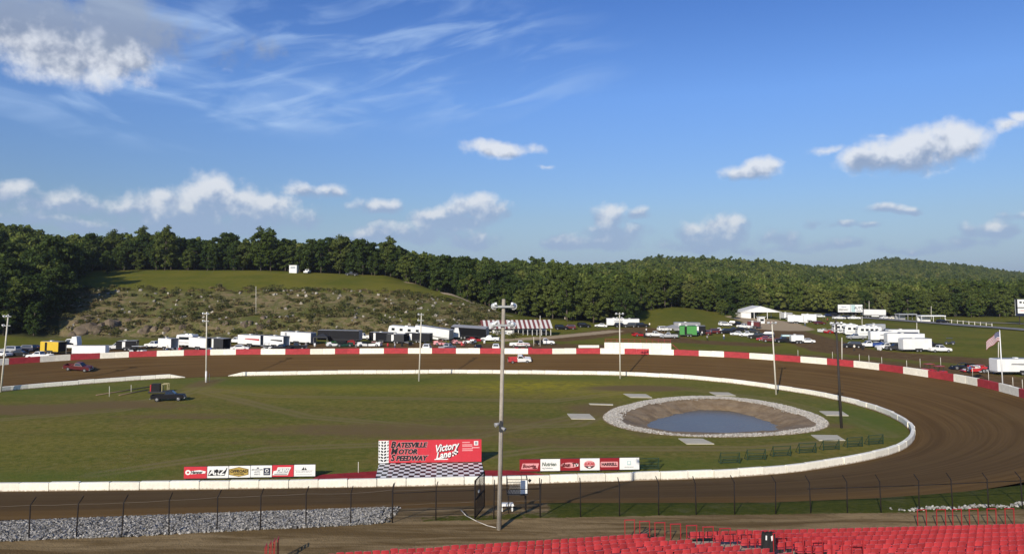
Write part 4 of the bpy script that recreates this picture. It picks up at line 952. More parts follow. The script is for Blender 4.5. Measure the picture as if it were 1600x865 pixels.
def e_round(r, w, h):
    flat(r, ell(0, .80, .66, .46), SIGNPINK); text(r, 'LUCAS', 0, .90, .42, RED, -.08, .1, .02, .85, align='CENTER'); flat(r, [(-.62, .70), (-.3, .44), (0, .34), (.3, .44), (.62, .70), (0, .60)], TXB, -.06); flat(r, ell(0, .5, .18, .07), SIGNW, -.075)
def e_box(r, w, h): flat(r, [(-.95, .5), (.95, .5), (1.0, .6), (1.0, 1.0), (.95, 1.1), (-.95, 1.1), (-1.0, 1.0), (-1.0, .6)], SIGNPINK); text(r, 'HARRELL', 0, .80, .46, TXB, -.07, 0, .02, .95, align='CENTER')
def e_sq(r, w, h): flat(r, rect(-.22, .22, .68, 1.14), TEAL); flat(r, rect(-.13, .13, .80, 1.08), SIGNW, -.06); text(r, 'EAGLE BANK', 0, .46, .18, TXG, -.06, 0, 0, 1, align='CENTER')
DRB = mat('sign_dark_red', (.26, .012, .018), .4)
for i, (m_, lb, dr) in enumerate(((DRB, 'dark red advertising board with pink slanted box, leftmost of the right row', e_para), (SIGNW, 'white advertising board with dark green company name', e_nut), (DRB, 'dark red advertising board with pink oval and black and white letters', e_tv), (SIGNW, 'white advertising board with round red and black emblem', e_round), (DRB, 'dark red advertising board with pink rounded lettering box', e_box), (SIGNW, 'white advertising board with a pale square emblem, right end of the right row', e_sq))):
    px_ = 828 + 31 * i; board(px_, 738 - .55 * i, 2.34, 1.32, m_, lb, dr)
# empty green sign frames along the curve
FRM = mat('dark_green_frame', (.020, .045, .022), .5)
b = MB(); w_, h_ = 2.3, 1.15
for x_ in (-w_ / 2, w_ / 2): b.box(x_ - .04, x_ + .04, -.04, .04, -.1, h_ + .15)
for z_ in (.15, h_ * .38, h_ * .68, h_ + .1): b.box(-w_ / 2, w_ / 2, -.025, .025, z_ - .03, z_ + .03)
frm = b.mesh('frame', FRM); b = MB()
for x_ in (-w_ / 2, w_ / 2): b.bar((x_, .05, h_), (x_, .9, 0), .05, .05); b.bar((x_, 0, .05), (x_, .9, .05), .05, .05)
brc = b.mesh('brace', FRM); b = MB()
for i in range(14): b.box(-w_ / 2 + .16 * (i + .7), -w_ / 2 + .16 * (i + .7) + .015, -.008, .008, .15, h_ + .1)
wir = b.mesh('wire_mesh', FRM)
ords = ('first', 'second', 'third', 'fourth', 'fifth', 'sixth', 'seventh')
for i, (px_, py_) in enumerate(((1141, 723.5), (1182, 718), (1222, 712.5), (1262, 707.5), (1299, 702.5), (1336, 698), (1369, 694), (1014, 733))):
    lb = 'empty dark green frame beside the pale square emblem board' if i == 7 else ('%s empty dark green frame from the left on the grass inside the turn wall' % ords[i])
    r = thing('sign_frame', lb, 'frame', at(px_, py_, 0), R_(4 + 2 * i if i < 7 else 3), 'empty sign frames inside the turn'); link('frame', frm, r); link('wire_mesh', wir, r); link('brace', brc, r)
# concrete pads round the pond
PADM = mat('pale_pad_concrete', (.50, .46, .355), .95, vary=.14, vscale=.5, spec=.05)
for pxs, lb in (([(886, 645.5), (921, 646), (930, 654), (893, 653.5)], 'pale concrete pad left of the pond'), ([(974, 614.5), (1009, 615), (1019, 620.5), (985, 620)], 'pale concrete pad behind the pond, left one'), ([(1108, 612), (1138, 612.5), (1150, 617.5), (1119, 617)], 'pale concrete pad behind the pond, right one'), ([(1280, 641.5), (1316, 642), (1326, 648.5), (1291, 648)], 'pale concrete pad right of the pond behind the dark pole'), ([(1060, 684), (1098, 684.5), (1116, 692.5), (1073, 692.5)], 'pale concrete pad in front of the pond'), ([(1267, 678.5), (1308, 679), (1321, 687), (1280, 687)], 'pale concrete pad right front of the pond beside dark pole'), ([(920, 629.5), (958, 630.5), (958, 632), (922, 631)], 'narrow pale slab on the grass left of the pond')):
    polypad('concrete_pad', pxs, PADM, lb, .08)
for pxs, lb in (([(168, 619), (170, 619), (170, 603), (168, 603)], 0),): pass
for (px_, py_, ty_, lb) in ((171, 619, 603, 'thin pale post in the grass left of the black pickup'), (205, 612, 601, 'short pale post in the grass behind thin pipes'), (560, 738, 721, 'thin white stake in the grass left of the red billboard'), (327, 596, 583, 'short pale post beside the white based light pole'), (1211, 783, 753, 'short wooden post with cap on the right verge')):
    plain_pole(px_, py_, ty_, lb, r=.06 if py_ < 700 else .05) if py_ < 770 else None
# ------------------------------------------------------------------ grandstand: treads, seats, handrails
ZS = ZW + .25; RUN, RISE = 1.0, .10
A0, A1 = at(395, 869, ZS + .82), at(992, 831, ZS + .82); B0, B1 = at(1012, 829, ZS + .82), at(1640, 814, ZS + .82)
# the stepped aisle runs from the front (S0) back past S9
S0, S9 = at(984, 838, ZS), at(1238, 866, ZS + 9 * RISE); AD = (S9 - S0); AD.z = 0; AD.normalize(); AN = Vector((-AD.y, AD.x, 0))
def aisle_side(p): return (p.x - S0.x) * AN.x + (p.y - S0.y) * AN.y
def section(P0, P1, rows, ext0, ext1):
    d = (P1 - P0); d.z = 0; L = d.length; d.normalize(); nrm = Vector((d.y, -d.x, 0)); return P0 - d * ext0, d, nrm, L + ext0 + ext1, rows
SA, SB = section(A0, A1, 10, 0, 9), section(B0, B1, 13, 0, 9)
gs = thing('grandstand', 'tan concrete stepped grandstand below the red seats', 'grandstand', (0, 0, 0))
TREAD = mat('tan_tread', (.40, .33, .24), .85, vary=.15, vscale=1.2)
def cut(P0, d, L, left):
    """run of a row up to the middle of the aisle"""
    k = (AN.x * d.x + AN.y * d.y); t = -aisle_side(P0) / k
    return (-1.2, min(L, t)) if left else (max(0, t), L)
for (P0, d, nrm, L, rows), left in ((SA, True), (SB, False)):
    for k in range(rows):
        o = P0 + nrm * (RUN * k); z = ZS + RISE * k - .02; x0_, x1_ = cut(o, d, L, left)
        a0, a1 = o + d * x0_, o + d * x1_; w0, w1 = nrm * (-.45), nrm * (.49)
        link('tread', MB().hexa([(q.x, q.y, zz) for zz in (4.2, z) for q in (a0 + w1, a1 + w1, a1 + w0, a0 + w0)]).mesh('tread', TREAD), gs)
# one seat: curved back, pan, bracket; it faces away from the camera (+y)
RIMF = []; SEATHL = mat('seat_lip_highlight', (.54, .16, .15), .6, island=.2)  # lighter pink on the top rims paints in the sky highlight along the seat lips
def shell(fn, nu_, nv_, th):
    vs = [fn(i / nu_, j / nv_) for i in range(nu_ + 1) for j in range(nv_ + 1)]; n0 = len(vs); vs2 = [(x, y + th, z) for x, y, z in vs]
    q = [(i * (nv_ + 1) + j, (i + 1) * (nv_ + 1) + j, (i + 1) * (nv_ + 1) + j + 1, i * (nv_ + 1) + j + 1) for i in range(nu_) for j in range(nv_)]
    V = vs + vs2; Fs = q + [tuple(n0 + v for v in f[::-1]) for f in q]
    for i in range(nu_):
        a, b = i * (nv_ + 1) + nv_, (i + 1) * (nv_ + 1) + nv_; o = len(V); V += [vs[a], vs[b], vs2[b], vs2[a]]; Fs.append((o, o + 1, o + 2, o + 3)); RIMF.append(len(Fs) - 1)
    for s_, i in ((1, 0), (-1, nu_)):
        for j in range(nv_):
            a, b = i * (nv_ + 1) + j, i * (nv_ + 1) + j + 1; o = len(V); V += [vs[a], vs[b], vs2[b], vs2[a]]; Fs.append((o, o + 1, o + 2, o + 3)[::s_])
    return V, Fs
def bk_(u, v):
    x = (u - .5) * (.455 - .02 * v); return (x, -.20 - .08 * v - .03 * max(0, v - .7) + .05 * (2 * u - 1) ** 2, .50 + .31 * v - .035 * (2 * u - 1) ** 4 * v)
bv, bf = shell(bk_, 5, 3, .05); backm = MB().add(bv, bf, 0, True).mesh('backrest', [SEAT, SEATHL])
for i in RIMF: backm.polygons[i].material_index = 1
pan = MB(); pan.box(-.215, .215, -.17, .24, .38, .43, 0, .015, .015); pan.prism([(-.215, .36), (.215, .36), (.215, .40), (-.215, .40)], .22, .27); panm = pan.mesh('seat_pan', SEAT)
brm = MB().box(-.03, .03, -.18, .1, .0, .38).box(-.12, .12, -.2, -.12, .0, .03).mesh('bracket', DGREY)
seats = []; LEFT_NEG = aisle_side(A0) < 0
for (P0, d, nrm, L, rows), sname in ((SA, 'left of the stepped aisle'), (SB, 'right of the stepped aisle')):
    ang = math.atan2(d.y, d.x)
    for k in range(rows):
        n_ = int(L / .5)
        for i in range(n_):
            off = .25 + i * .5 + (.25 if k % 2 else 0)
            p = P0 + nrm * (RUN * k) + d * off; p.z = ZS + RISE * k; sd_ = aisle_side(p)
            if (sd_ > -.80 if sname.startswith('left') == LEFT_NEG else sd_ < .80): continue
            if p.y < 5: continue
            # project the seat's top to see whether the picture shows it
            u, w, hgt = p.x, p.y, p.z + .8 - H; yc = w * math.cos(PITCH) + hgt * math.sin(PITCH); vv = -w * math.sin(PITCH) + hgt * math.cos(PITCH)
            px, py = 800 + F * u / yc, OPT - F * vv / yc
            if -10 < px < 1625 and py < 872: seats.append((p.y, p, ang, sname, k))
            elif -200 < px < 1950 and py < 900: seats.append((p.y + 1000, p, ang, sname, k))
seats.sort(key=lambda s: s[0])
ORD = ('first', 'second', 'third', 'fourth', 'fifth', 'sixth', 'seventh', 'eighth', 'ninth', 'tenth', 'eleventh', 'twelfth', 'thirteenth')
for _, p, ang, sname, k in seats[:300]:
    r = thing('stadium_seat', 'red plastic stadium seat in the %s row from the front, %s' % (ORD[k], sname), 'seat', p + Vector((0, 0, random.uniform(-.025, .02))), ang + R_(random.uniform(-3.5, 3.5)), '%s row of red seats %s' % (ORD[k], sname))
    r.rotation_euler[0] = R_(random.uniform(-7, 4))
    link('backrest', backm, r); link('seat_pan', panm, r); link('bracket', brm, r)
if len(seats) > 300:
    vs, fs, mi = [], [], []
    base_v = np.array([v.co[:] for m in (backm, panm) for v in m.vertices]); nb_ = len(backm.vertices)
    base_f = [tuple(pg.vertices) for pg in backm.polygons] + [tuple(v + nb_ for v in pg.vertices) for pg in panm.polygons]
    for q, (_, p, ang, sname, k) in enumerate(seats[300:]):
        ang += R_(random.uniform(-3, 3)); c_, s_ = math.cos(ang), math.sin(ang); o = len(vs)
        vs += [(p.x + c_ * x - s_ * y, p.y + s_ * x + c_ * y, p.z + z) for x, y, z in base_v]; fs += [tuple(v + o for v in f) for f in base_f]
    me = bpy.data.meshes.new('far_seat_rows'); me.from_pydata(vs, [], fs); me.materials.append(SEAT); me.materials.append(SEATHL); me.polygons.foreach_set('use_smooth', [True] * len(fs)); me.polygons.foreach_set('material_index', ([pg.material_index for pg in backm.polygons] + [0] * len(panm.polygons)) * len(seats[300:]))
    struct('far_seat_rows', me, 'stuff', 'rows of red seats at the front of the grandstand')
# handrails: square red hoops down the aisle
def hoop(p, dirv, w, h, label, group, m=RAILR):
    r = thing('handrail', label, 'handrail', p, math.atan2(dirv.y, dirv.x), group)
    for s_ in (-1, 1): link('post', HOOP[0], r, (s_ * w / 2, 0, 0))
    link('top_rail', HOOP[1], r); return r
HOOP = (MB().box(-.022, .022, -.022, .022, 0, 1.02).mesh('post', RAILR), MB().box(-.34, .34, -.024, .024, 1.022, 1.07).mesh('top_rail', RAILR))
for k in range(14):
    p = S0 + AD * (RUN * k * 1.02); p.z = ZS + RISE * k; hoop(p, SB[1], .62, 1, '%s red handrail hoop from the front on the stepped aisle between the seats' % (ORD + ('fourteenth',))[k], 'handrails on the stepped aisle')
for i, px_ in enumerate((1441, 1471, 1496, 1522, 1550, 1578)):
    p = at(px_, 820.5 - .4 * i, ZW + .02); hoop(p, SB[1], .62, 1, '%s red handrail hoop from the left in front of the right hand seats' % ORD[i], 'handrails in front of the right seats')
for i, (px_, py_) in enumerate(((434, 869), (428, 872), (422, 876), (415, 881))):
    p = at(px_, py_, ZW + .1); hoop(p, SA[2], .62, 1, '%s red handrail from the right at the left end of the seats' % ORD[i], 'handrails at the left end of the seats')
# black jacket slung over a rail, and a folded stick of steel by the first hoop
jp = at(1201, 859, ZS + .95); jk = MB(); nx_, nz_ = 8, 8
vs = []
for s_ in (-1, 1):
    for i in range(nx_ + 1):
        for j in range(nz_ + 1):
            x = -.36 + .72 * i / nx_; z = 1.02 - 1.0 * j / nz_; vs.append((x * (1 + .06 * j / nz_), s_ * (.05 + .03 * math.sin(i * 1.7 + j * .6) + .015 * j), z + .03 * math.sin(i * 2.3)))
N1 = (nx_ + 1) * (nz_ + 1); fs = []
for s_ in range(2):
    for i in range(nx_):
        for j in range(nz_):
            a = s_ * N1 + i * (nz_ + 1) + j; f = (a, a + 1, a + nz_ + 2, a + nz_ + 1); fs.append(f if s_ else f[::-1])
for i in range(nx_): fs.append((i * (nz_ + 1), (i + 1) * (nz_ + 1), N1 + (i + 1) * (nz_ + 1), N1 + i * (nz_ + 1)))
jo = thing('draped_cover', 'black cloth with white print hung over a seat by the aisle', 'cloth', jp, math.atan2(SB[1].y, SB[1].x))
link('cloth', MB().add(vs, fs, 0, True).mesh('cloth', mat('black_cloth', (.012, .012, .012), .9)), jo)
link('print', MB().add([(.10, -.12, .80), (.2, -.12, .86), (.26, -.12, .62), (.12, -.14, .55)], [(0, 1, 2, 3)]).add([(-.2, -.12, .86), (-.12, -.12, .84), (-.14, -.13, .60), (-.22, -.13, .62)], [(0, 1, 2, 3)]).mesh('print', SIGNW), jo)
sp = at(1006, 836, ZS + .2); b = MB(); b.bar((-.5, 0, 0), (.35, .1, .42), .05, .05); b.bar((-.3, -.1, 0), (.5, 0, .42), .05, .05); b.bar((-.4, 0, .1), (.3, .05, .12), .05, .05)
tag(link('folding_chair', b.mesh('folding_chair', DGREY), None, sp), 'dark folded metal chair lying by the first aisle rails', 'chair')

# ------------------------------------------------------------------ trees
def leafmat(name, c0, c1):
    m = bpy.data.materials.new(name); m.use_nodes = True; t = m.node_tree; gg = NG(t); b = t.nodes['Principled BSDF']; out = t.nodes['Material Output']
    b.inputs['Roughness'].default_value = .85; b.inputs['Specular IOR Level'].default_value = .06
    oi = gg.node('ShaderNodeObjectInfo'); ge = gg.node('ShaderNodeNewGeometry')
    c = gg.mix(oi.outputs['Random'], c0, c1); f = gg.lin(ge.outputs['Random Per Island'], 0, 1, .6, 1.45); c = gg.mix(1.0, c, gg.comb(f, f, f), 'MULTIPLY')
    t.links.new(c, b.inputs['Base Color'])
    tr = gg.node('ShaderNodeBsdfTranslucent'); t.links.new(c, tr.inputs[0]); mx = gg.node('ShaderNodeMixShader'); mx.inputs[0].default_value = .28
    t.links.new(b.outputs[0], mx.inputs[1]); t.links.new(tr.outputs[0], mx.inputs[2]); t.links.new(mx.outputs[0], out.inputs[0])
    return m
LEAF = [leafmat('oak_leaves', (.062, .090, .018), (.105, .128, .030)), leafmat('dark_leaves', (.036, .060, .015), (.060, .086, .021)), leafmat('light_leaves', (.095, .122, .028), (.14, .150, .044))]
BARK = mat('bark', (.10, .08, .06), .9, vary=.25, vscale=2)
def crown(seed, h, w, n_cl, n_leaf, size, m, low=.22, cone=0.0):
    r = np.random.default_rng(seed); C = []
    while len(C) < n_cl:
        p = r.uniform(-1, 1, 3)
        if np.dot(p, p) > 1 or np.dot(p, p) < .12: continue
        zz = (p[2] + 1) / 2; k = (1 - cone * zz); lump = .82 + .3 * math.sin(3 * math.atan2(p[1], p[0]) + seed) * (1 - zz)
        C.append((p[0] * w * k * lump, p[1] * w * k * lump, h * (low + (1 - low) * (zz * .88 + .04))))
    C = np.array(C); cr = r.uniform(.11, .27, n_cl) * w
    idx = r.integers(0, n_cl, n_leaf); d = r.normal(size=(n_leaf, 3)); d[:, 2] = np.abs(d[:, 2]) * .9 - .25; d /= np.linalg.norm(d, axis=1)[:, None]
    P = C[idx] + d * (cr[idx] * r.uniform(.55, 1.05, n_leaf))[:, None]
    nrm = d + r.normal(size=(n_leaf, 3)) * .45; nrm /= np.linalg.norm(nrm, axis=1)[:, None]
    a = np.cross(nrm, r.normal(size=(n_leaf, 3))); a /= np.linalg.norm(a, axis=1)[:, None]; b = np.cross(nrm, a)
    s = (size * r.uniform(.6, 1.35, n_leaf))[:, None]
    V = np.stack([P - a * s, P - b * s * .62 + nrm * s * .15, P + a * s * .9, P + b * s * .66 - nrm * s * .1], 1).reshape(-1, 3)
    return np_mesh('crown', V, np.arange(n_leaf * 4).reshape(-1, 4), m), C
def trunk(seed, h, C, r0, m=BARK):
    r = random.Random(seed); b = MB(); top = Vector((r.uniform(-.3, .3), r.uniform(-.3, .3), h * .62)); mid = Vector((r.uniform(-.2, .2), r.uniform(-.2, .2), h * .3))
    b.cyl((0, 0, -.6), mid, r0, r0 * .75, 7); b.cyl(mid, top, r0 * .75, r0 * .35, 7)
    for k in range(6):
        c_ = Vector(C[k % len(C)]) ; f = r.uniform(.3, .9); s_ = mid.lerp(top, f); b.cyl(s_, s_.lerp(c_, .85), r0 * .3, r0 * .08, 5)
    return b.mesh('trunk', m)
PROTO = []
for i, (h, w, mi_, cone, low) in enumerate(((15, 5.4, 0, .25, .02), (17, 5.4, 1, .3, .04), (13, 5.3, 0, .15, .01), (14, 4.2, 1, .5, .01), (12, 4.8, 2, .2, .0), (18, 6.2, 0, .25, .05), (15, 5.6, 1, .15, .02), (10, 4.2, 2, .15, .0))):
    cm, C = crown(40 + i, h, w, 64, 5200, .33, LEAF[mi_], low, cone); PROTO.append((h, w, cm, trunk(i, h, C, .26)))
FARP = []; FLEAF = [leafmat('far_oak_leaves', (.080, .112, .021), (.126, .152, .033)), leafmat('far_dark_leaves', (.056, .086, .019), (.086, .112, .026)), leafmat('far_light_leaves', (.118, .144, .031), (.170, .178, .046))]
for i, (h, w, mi_) in enumerate(((15, 6.2, 0), (16, 6.4, 1), (13, 5.8, 0), (14, 6.0, 2), (12, 5.6, 2))):
    cm, C = crown(80 + i, h, w, 34, 1500, .66, FLEAF[mi_], .0, .2); o = bpy.data.objects.new('wood_tree', cm); FARP.append(o)
pcol = bpy.data.collections.new('wood_tree_shapes')
for o in FARP: pcol.objects.link(o)
def gn_scatter(name, P, S, A, coll, n_kinds, label):
    me = bpy.data.meshes.new(name); me.vertices.add(len(P)); me.vertices.foreach_set('co', np.asarray(P, np.float32).ravel())
    for nm, ar in (('scl', S), ('rot', A)):
        a = me.attributes.new(nm, 'FLOAT_VECTOR', 'POINT'); a.data.foreach_set('vector', np.asarray(ar, np.float32).ravel())
    a = me.attributes.new('pick', 'INT', 'POINT'); a.data.foreach_set('value', RNG.integers(0, n_kinds, len(P)).astype(np.int32)); me.update()
    o = struct(name, me, 'stuff', label); ng = bpy.data.node_groups.new(name, 'GeometryNodeTree')
    ng.interface.new_socket('Geometry', in_out='INPUT', socket_type='NodeSocketGeometry'); ng.interface.new_socket('Geometry', in_out='OUTPUT', socket_type='NodeSocketGeometry')
    gi, go = ng.nodes.new('NodeGroupInput'), ng.nodes.new('NodeGroupOutput'); ip = ng.nodes.new('GeometryNodeInstanceOnPoints'); ci = ng.nodes.new('GeometryNodeCollectionInfo')
    ci.inputs['Collection'].default_value = coll; ci.inputs['Separate Children'].default_value = True; ci.inputs['Reset Children'].default_value = True
    ip.inputs['Pick Instance'].default_value = True; L = ng.links
    def na(nm, ty):
        n = ng.nodes.new('GeometryNodeInputNamedAttribute'); n.data_type = ty; n.inputs['Name'].default_value = nm; return n.outputs['Attribute']
    L.new(gi.outputs[0], ip.inputs['Points']); L.new(ci.outputs[0], ip.inputs['Instance']); L.new(na('pick', 'INT'), ip.inputs['Instance Index']); L.new(na('rot', 'FLOAT_VECTOR'), ip.inputs['Rotation']); L.new(na('scl', 'FLOAT_VECTOR'), ip.inputs['Scale']); L.new(ip.outputs[0], go.inputs[0])
    md = o.modifiers.new('scatter', 'NODES'); md.node_group = ng; return o
# candidate points through the woods
cand = []
for y0, y1, sp in ((222, 460, 6.2), (460, 900, 7.4), (900, 1750, 9.2)):
    for yb in np.arange(y0, y1, sp):
        xs_ = np.arange((-330 - 800) / F * yb, (1900 - 800) / F * yb, sp); cand.append(np.stack([xs_ + RNG.uniform(-.45, .45, len(xs_)) * sp, yb + RNG.uniform(-.45, .45, len(xs_)) * sp], -1))
cand = np.concatenate(cand); u = 800 + F * cand[:, 0] / cand[:, 1]
inw = cand[:, 1] > forest_edge(u) + 3 * fbm(cand[:, 0] * .05, cand[:, 1] * .05, 3, 31)
cand, u = cand[inw], u[inw]; cz = terrain(cand[:, 0], cand[:, 1])
# the front of the wood: the nearest trees in every narrow direction are trees of their own
order = np.argsort(cand[:, 1]); front = np.zeros(len(cand), bool); cnt = {}
for i in order:
    b_ = int(u[i] // 18); lim = 5 if u[i] < 110 else 3
    if -40 < u[i] < 1640 and cnt.get(b_, 0) < lim and front.sum() < 275 and cand[i, 1] < 520: front[i] = True; cnt[b_] = cnt.get(b_, 0) + 1
def tree(x, y, z, proto, s, label, group, nm='tree'):
    h, w, cm, tm = PROTO[proto]; r = thing(nm, label, 'tree', (x, y, z), random.uniform(0, 6.28), group); r.scale = (s[0], s[0], s[1]); link('trunk', tm, r); link('crown', cm, r); return r
TZONE = [(40, 'in the wood behind the leaning pole at the left'), (110, 'in the shaded wood above the yellow trailer'), (200, 'at the left end of the hilltop field'), (330, 'on the hilltop above the rock outcrops'), (440, 'on the hilltop left of the white booth'), (520, 'on the hilltop behind the white booth'), (600, 'on the hilltop right of the white booth'), (680, 'where the hilltop starts to fall away'), (760, 'above the trail down the hillside'), (810, 'behind the top of the wooden pole'), (880, 'on the slope behind the striped roof'), (990, 'behind the white trailers at the wood edge'), (1060, 'above the left half of the mown slope'), (1160, 'above the right half of the mown slope'), (1240, 'behind the pavilion'), (1310, 'behind the far trailers left of the double billboard'), (1400, 'behind the double billboard'), (1500, 'behind the roadside canopy'), (9999, 'beyond the road near the right billboard')]
TKIND = ['broad green tree', 'tall dark tree', 'low broad tree', 'narrow dark pointed tree', 'pale green tree', 'very tall green tree', 'dark round tree', 'low pale bushy tree']
for i in np.where(front)[0]:
    x, y = cand[i]; z = cz[i]; zn_ = next(l for lim, l in TZONE if u[i] < lim)
    pr = random.choice((0, 1, 1, 2, 3, 5, 6, 6)) if u[i] < 860 else random.choice((0, 0, 2, 4, 4, 5, 6, 7))
    hs = random.uniform(.72, 1.26) * (1.06 if 560 < u[i] < 900 else 1.0)
    if u[i] > 1160: hs *= .98
    if u[i] < 110: pr = random.choice((1, 1, 3, 6, 0)); hs *= 1.12
    tree(x, y, z - .2, pr, (hs * random.uniform(.95, 1.2), hs), TKIND[pr] + ' ' + zn_, 'trees ' + zn_)
rest = ~front; P = np.stack([cand[rest, 0], cand[rest, 1], cz[rest] - .4], -1); n = len(P); far = P[:, 1] > 900
mid_ = P[:, 1] > 460; hs = RNG.uniform(.7, 1.28, n) * np.where(far, .92, 1.0); ws = hs * RNG.uniform(.9, 1.2, n) * np.where(far, .86, np.where(mid_, .92, 1.0))
gn_scatter('woodland', P, np.stack([ws, ws, hs], -1), np.stack([0 * hs, 0 * hs, RNG.uniform(0, 6.28, n)], -1), pcol, len(FARP), 'distant wooded hills')
# lone trees and bushes
for px_, py_, pr, s_, lb in ((168, 428, 6, .78, 'broad round tree standing alone at the back of the hilltop field'), (1128, 492, 2, .62, 'round bright bush tree left of the white pavilion'), (1146, 498, 1, .46, 'dark bush beside the white pavilion'), (1105, 486, 0, .8, 'round tree at the right end of the mown slope'), (70, 468, 4, 1.15, 'lighter green tree standing out of the dark wood at left'), (577, 428, 4, 1.15, 'pale green tree at the right end of the hilltop trees')):
    p = on(px_, py_); tree(p.x, p.y, p.z - .2, pr, (s_, s_), lb, None)
# bare dead tree
dp = on(885, 494); dp.y -= 10; dt = thing('dead_tree', 'bare pale dead tree in front of the wood', 'tree', (dp.x, dp.y, gz(dp.x, dp.y))); b = MB(); rr2 = random.Random(5)
def br(p, d, l, r, k):
    q = p + d * l; b.cyl(p, q, r, r * .6, 5, caps=False)
    if k:
        for _ in range(3 if k > 1 else 2):
            nd = (d + Vector((rr2.uniform(-1, 1), rr2.uniform(-.5, .5), rr2.uniform(-.25, .6)))).normalized(); br(q, nd, l * rr2.uniform(.55, .85), r * .62, k - 1)
for s_ in (-1, 1): br(Vector((s_ * 1.2, 0, 0)), Vector((s_ * .12, 0, 1)).normalized(), 4.8, .36, 4)
link('trunk', b.mesh('trunk', mat('dead_wood', (.45, .40, .33), .9)), dt)
# scrub and grass clumps on the bluff
def clump(seed, n, h, w, m):
    r = np.random.default_rng(seed); P = np.stack([r.normal(0, w * .5, n), r.normal(0, w * .5, n), r.uniform(0, h, n)], -1); d = r.normal(size=(n, 3)); d /= np.linalg.norm(d, axis=1)[:, None]
    a = np.cross(d, r.normal(size=(n, 3))); a /= np.linalg.norm(a, axis=1)[:, None]; b_ = np.cross(d, a); s = r.uniform(.12, .3, n)[:, None]
    return bpy.data.objects.new('scrub_clump', np_mesh('scrub_clump', np.stack([P - a * s, P - b_ * s * .6, P + a * s, P + b_ * s * .6], 1).reshape(-1, 3), np.arange(4 * n).reshape(-1, 4), m))
scol = bpy.data.collections.new('scrub_shapes'); DRY = leafmat('dry_grass', (.21, .165, .075), (.16, .13, .055)); SCR = leafmat('scrub_leaves', (.080, .092, .026), (.125, .115, .045))
for i, (h, w, m_) in enumerate(((.9, 1.0, SCR), (.6, .9, DRY), (1.4, 1.2, SCR), (.5, .7, DRY))): scol.objects.link(clump(90 + i, 90, h, w, m_))
n = 2600; uu_ = RNG.uniform(60, 830, n); yy_ = RNG.uniform(236, 282, n); xx_ = (uu_ - 800) / F * yy_
kp = (fbm(xx_ * .07, yy_ * .12, 3, 41) > RNG.uniform(-.75, .55, n)) & (RNG.random(n) < bluff_mask(uu_, yy_) + .05); xx_, yy_ = xx_[kp], yy_[kp]; s_ = RNG.uniform(.5, 1.5, len(xx_))
gn_scatter('hillside_scrub', np.stack([xx_, yy_, terrain(xx_, yy_) - .1], -1), np.stack([s_, s_, s_ * RNG.uniform(.7, 1.2, len(s_))], -1), np.stack([0 * s_, 0 * s_, RNG.uniform(0, 6.28, len(s_))], -1), scol, 4, 'scrub and dry grass on the terraced hillside')
# rocks on the bluff: big outcrops one by one, loose stones as stuff
def rock_mesh(seed, flat_=.75):
    bm = bmesh.new(); bmesh.ops.create_icosphere(bm, subdivisions=2, radius=1.0); r = random.Random(seed)
    pl = [(Vector((r.gauss(0, 1), r.gauss(0, 1), r.gauss(0, 1))).normalized(), r.uniform(.55, .85)) for _ in range(11)]
    for v in bm.verts:
        for nn, dd in pl:
            e = v.co.dot(nn) - dd
            if e > 0: v.co -= nn * e
        v.co.z *= flat_
    me = bpy.data.meshes.new('rock'); bm.to_mesh(me); bm.free(); me.materials.append(BOULD); return me
RK = [rock_mesh(i) for i in range(7)]
OUT = [(127, 519, 14), (136, 514, 17), (150, 517, 10), (158, 511, 13), (170, 509, 14), (178, 504, 10), (192, 514, 8), (222, 517, 9), (232, 516, 10), (241, 515, 7), (261, 515, 7), (283, 512, 6), (288, 511, 5), (354, 505, 8), (383, 506, 9), (390, 504, 6), (407, 512, 8), (112, 524, 9), (135, 498, 8), (120, 503, 7), (412, 497, 7), (420, 503, 6), (340, 513, 5), (200, 500, 5)]
for i, (px_, py_, sz) in enumerate(OUT):
    p = on(px_, py_); k = 1.25 * sz * p.y / F; r = link('rock_outcrop', RK[i % 7], None, (p.x, p.y + .1 * k, p.z - .15 * k)); r.scale = (k * random.uniform(.8, 1.1), k * .8, k * random.uniform(.8, 1.25)); r.rotation_euler = (random.uniform(-.4, .4), random.uniform(-.4, .4), random.uniform(0, 6.28))
    tag(r, 'weathered brown grey rock outcrop on the lower face of the terraced hillside', 'rock', 'rock outcrops on the hillside')
n = 620; uu_ = RNG.uniform(110, 800, n); yy_ = RNG.uniform(237, 276, n); xx_ = (uu_ - 800) / F * yy_; kp = fbm(xx_ * .06, yy_ * .15, 3, 51) > RNG.uniform(-.5, .6, n); xx_, yy_ = xx_[kp], yy_[kp]
Vs, Fs = scatter(CUBE_V, CUBE_F, np.stack([xx_, yy_, terrain(xx_, yy_) + .1], -1), RNG.uniform(.2, .75, len(xx_)), .35, 9); struct('hillside_stones', np_mesh('hillside_stones', Vs, Fs, mat('loose_stone', (.30, .27, .22), .9, island=.4)), 'stuff', 'loose stones scattered over the terraced hillside')
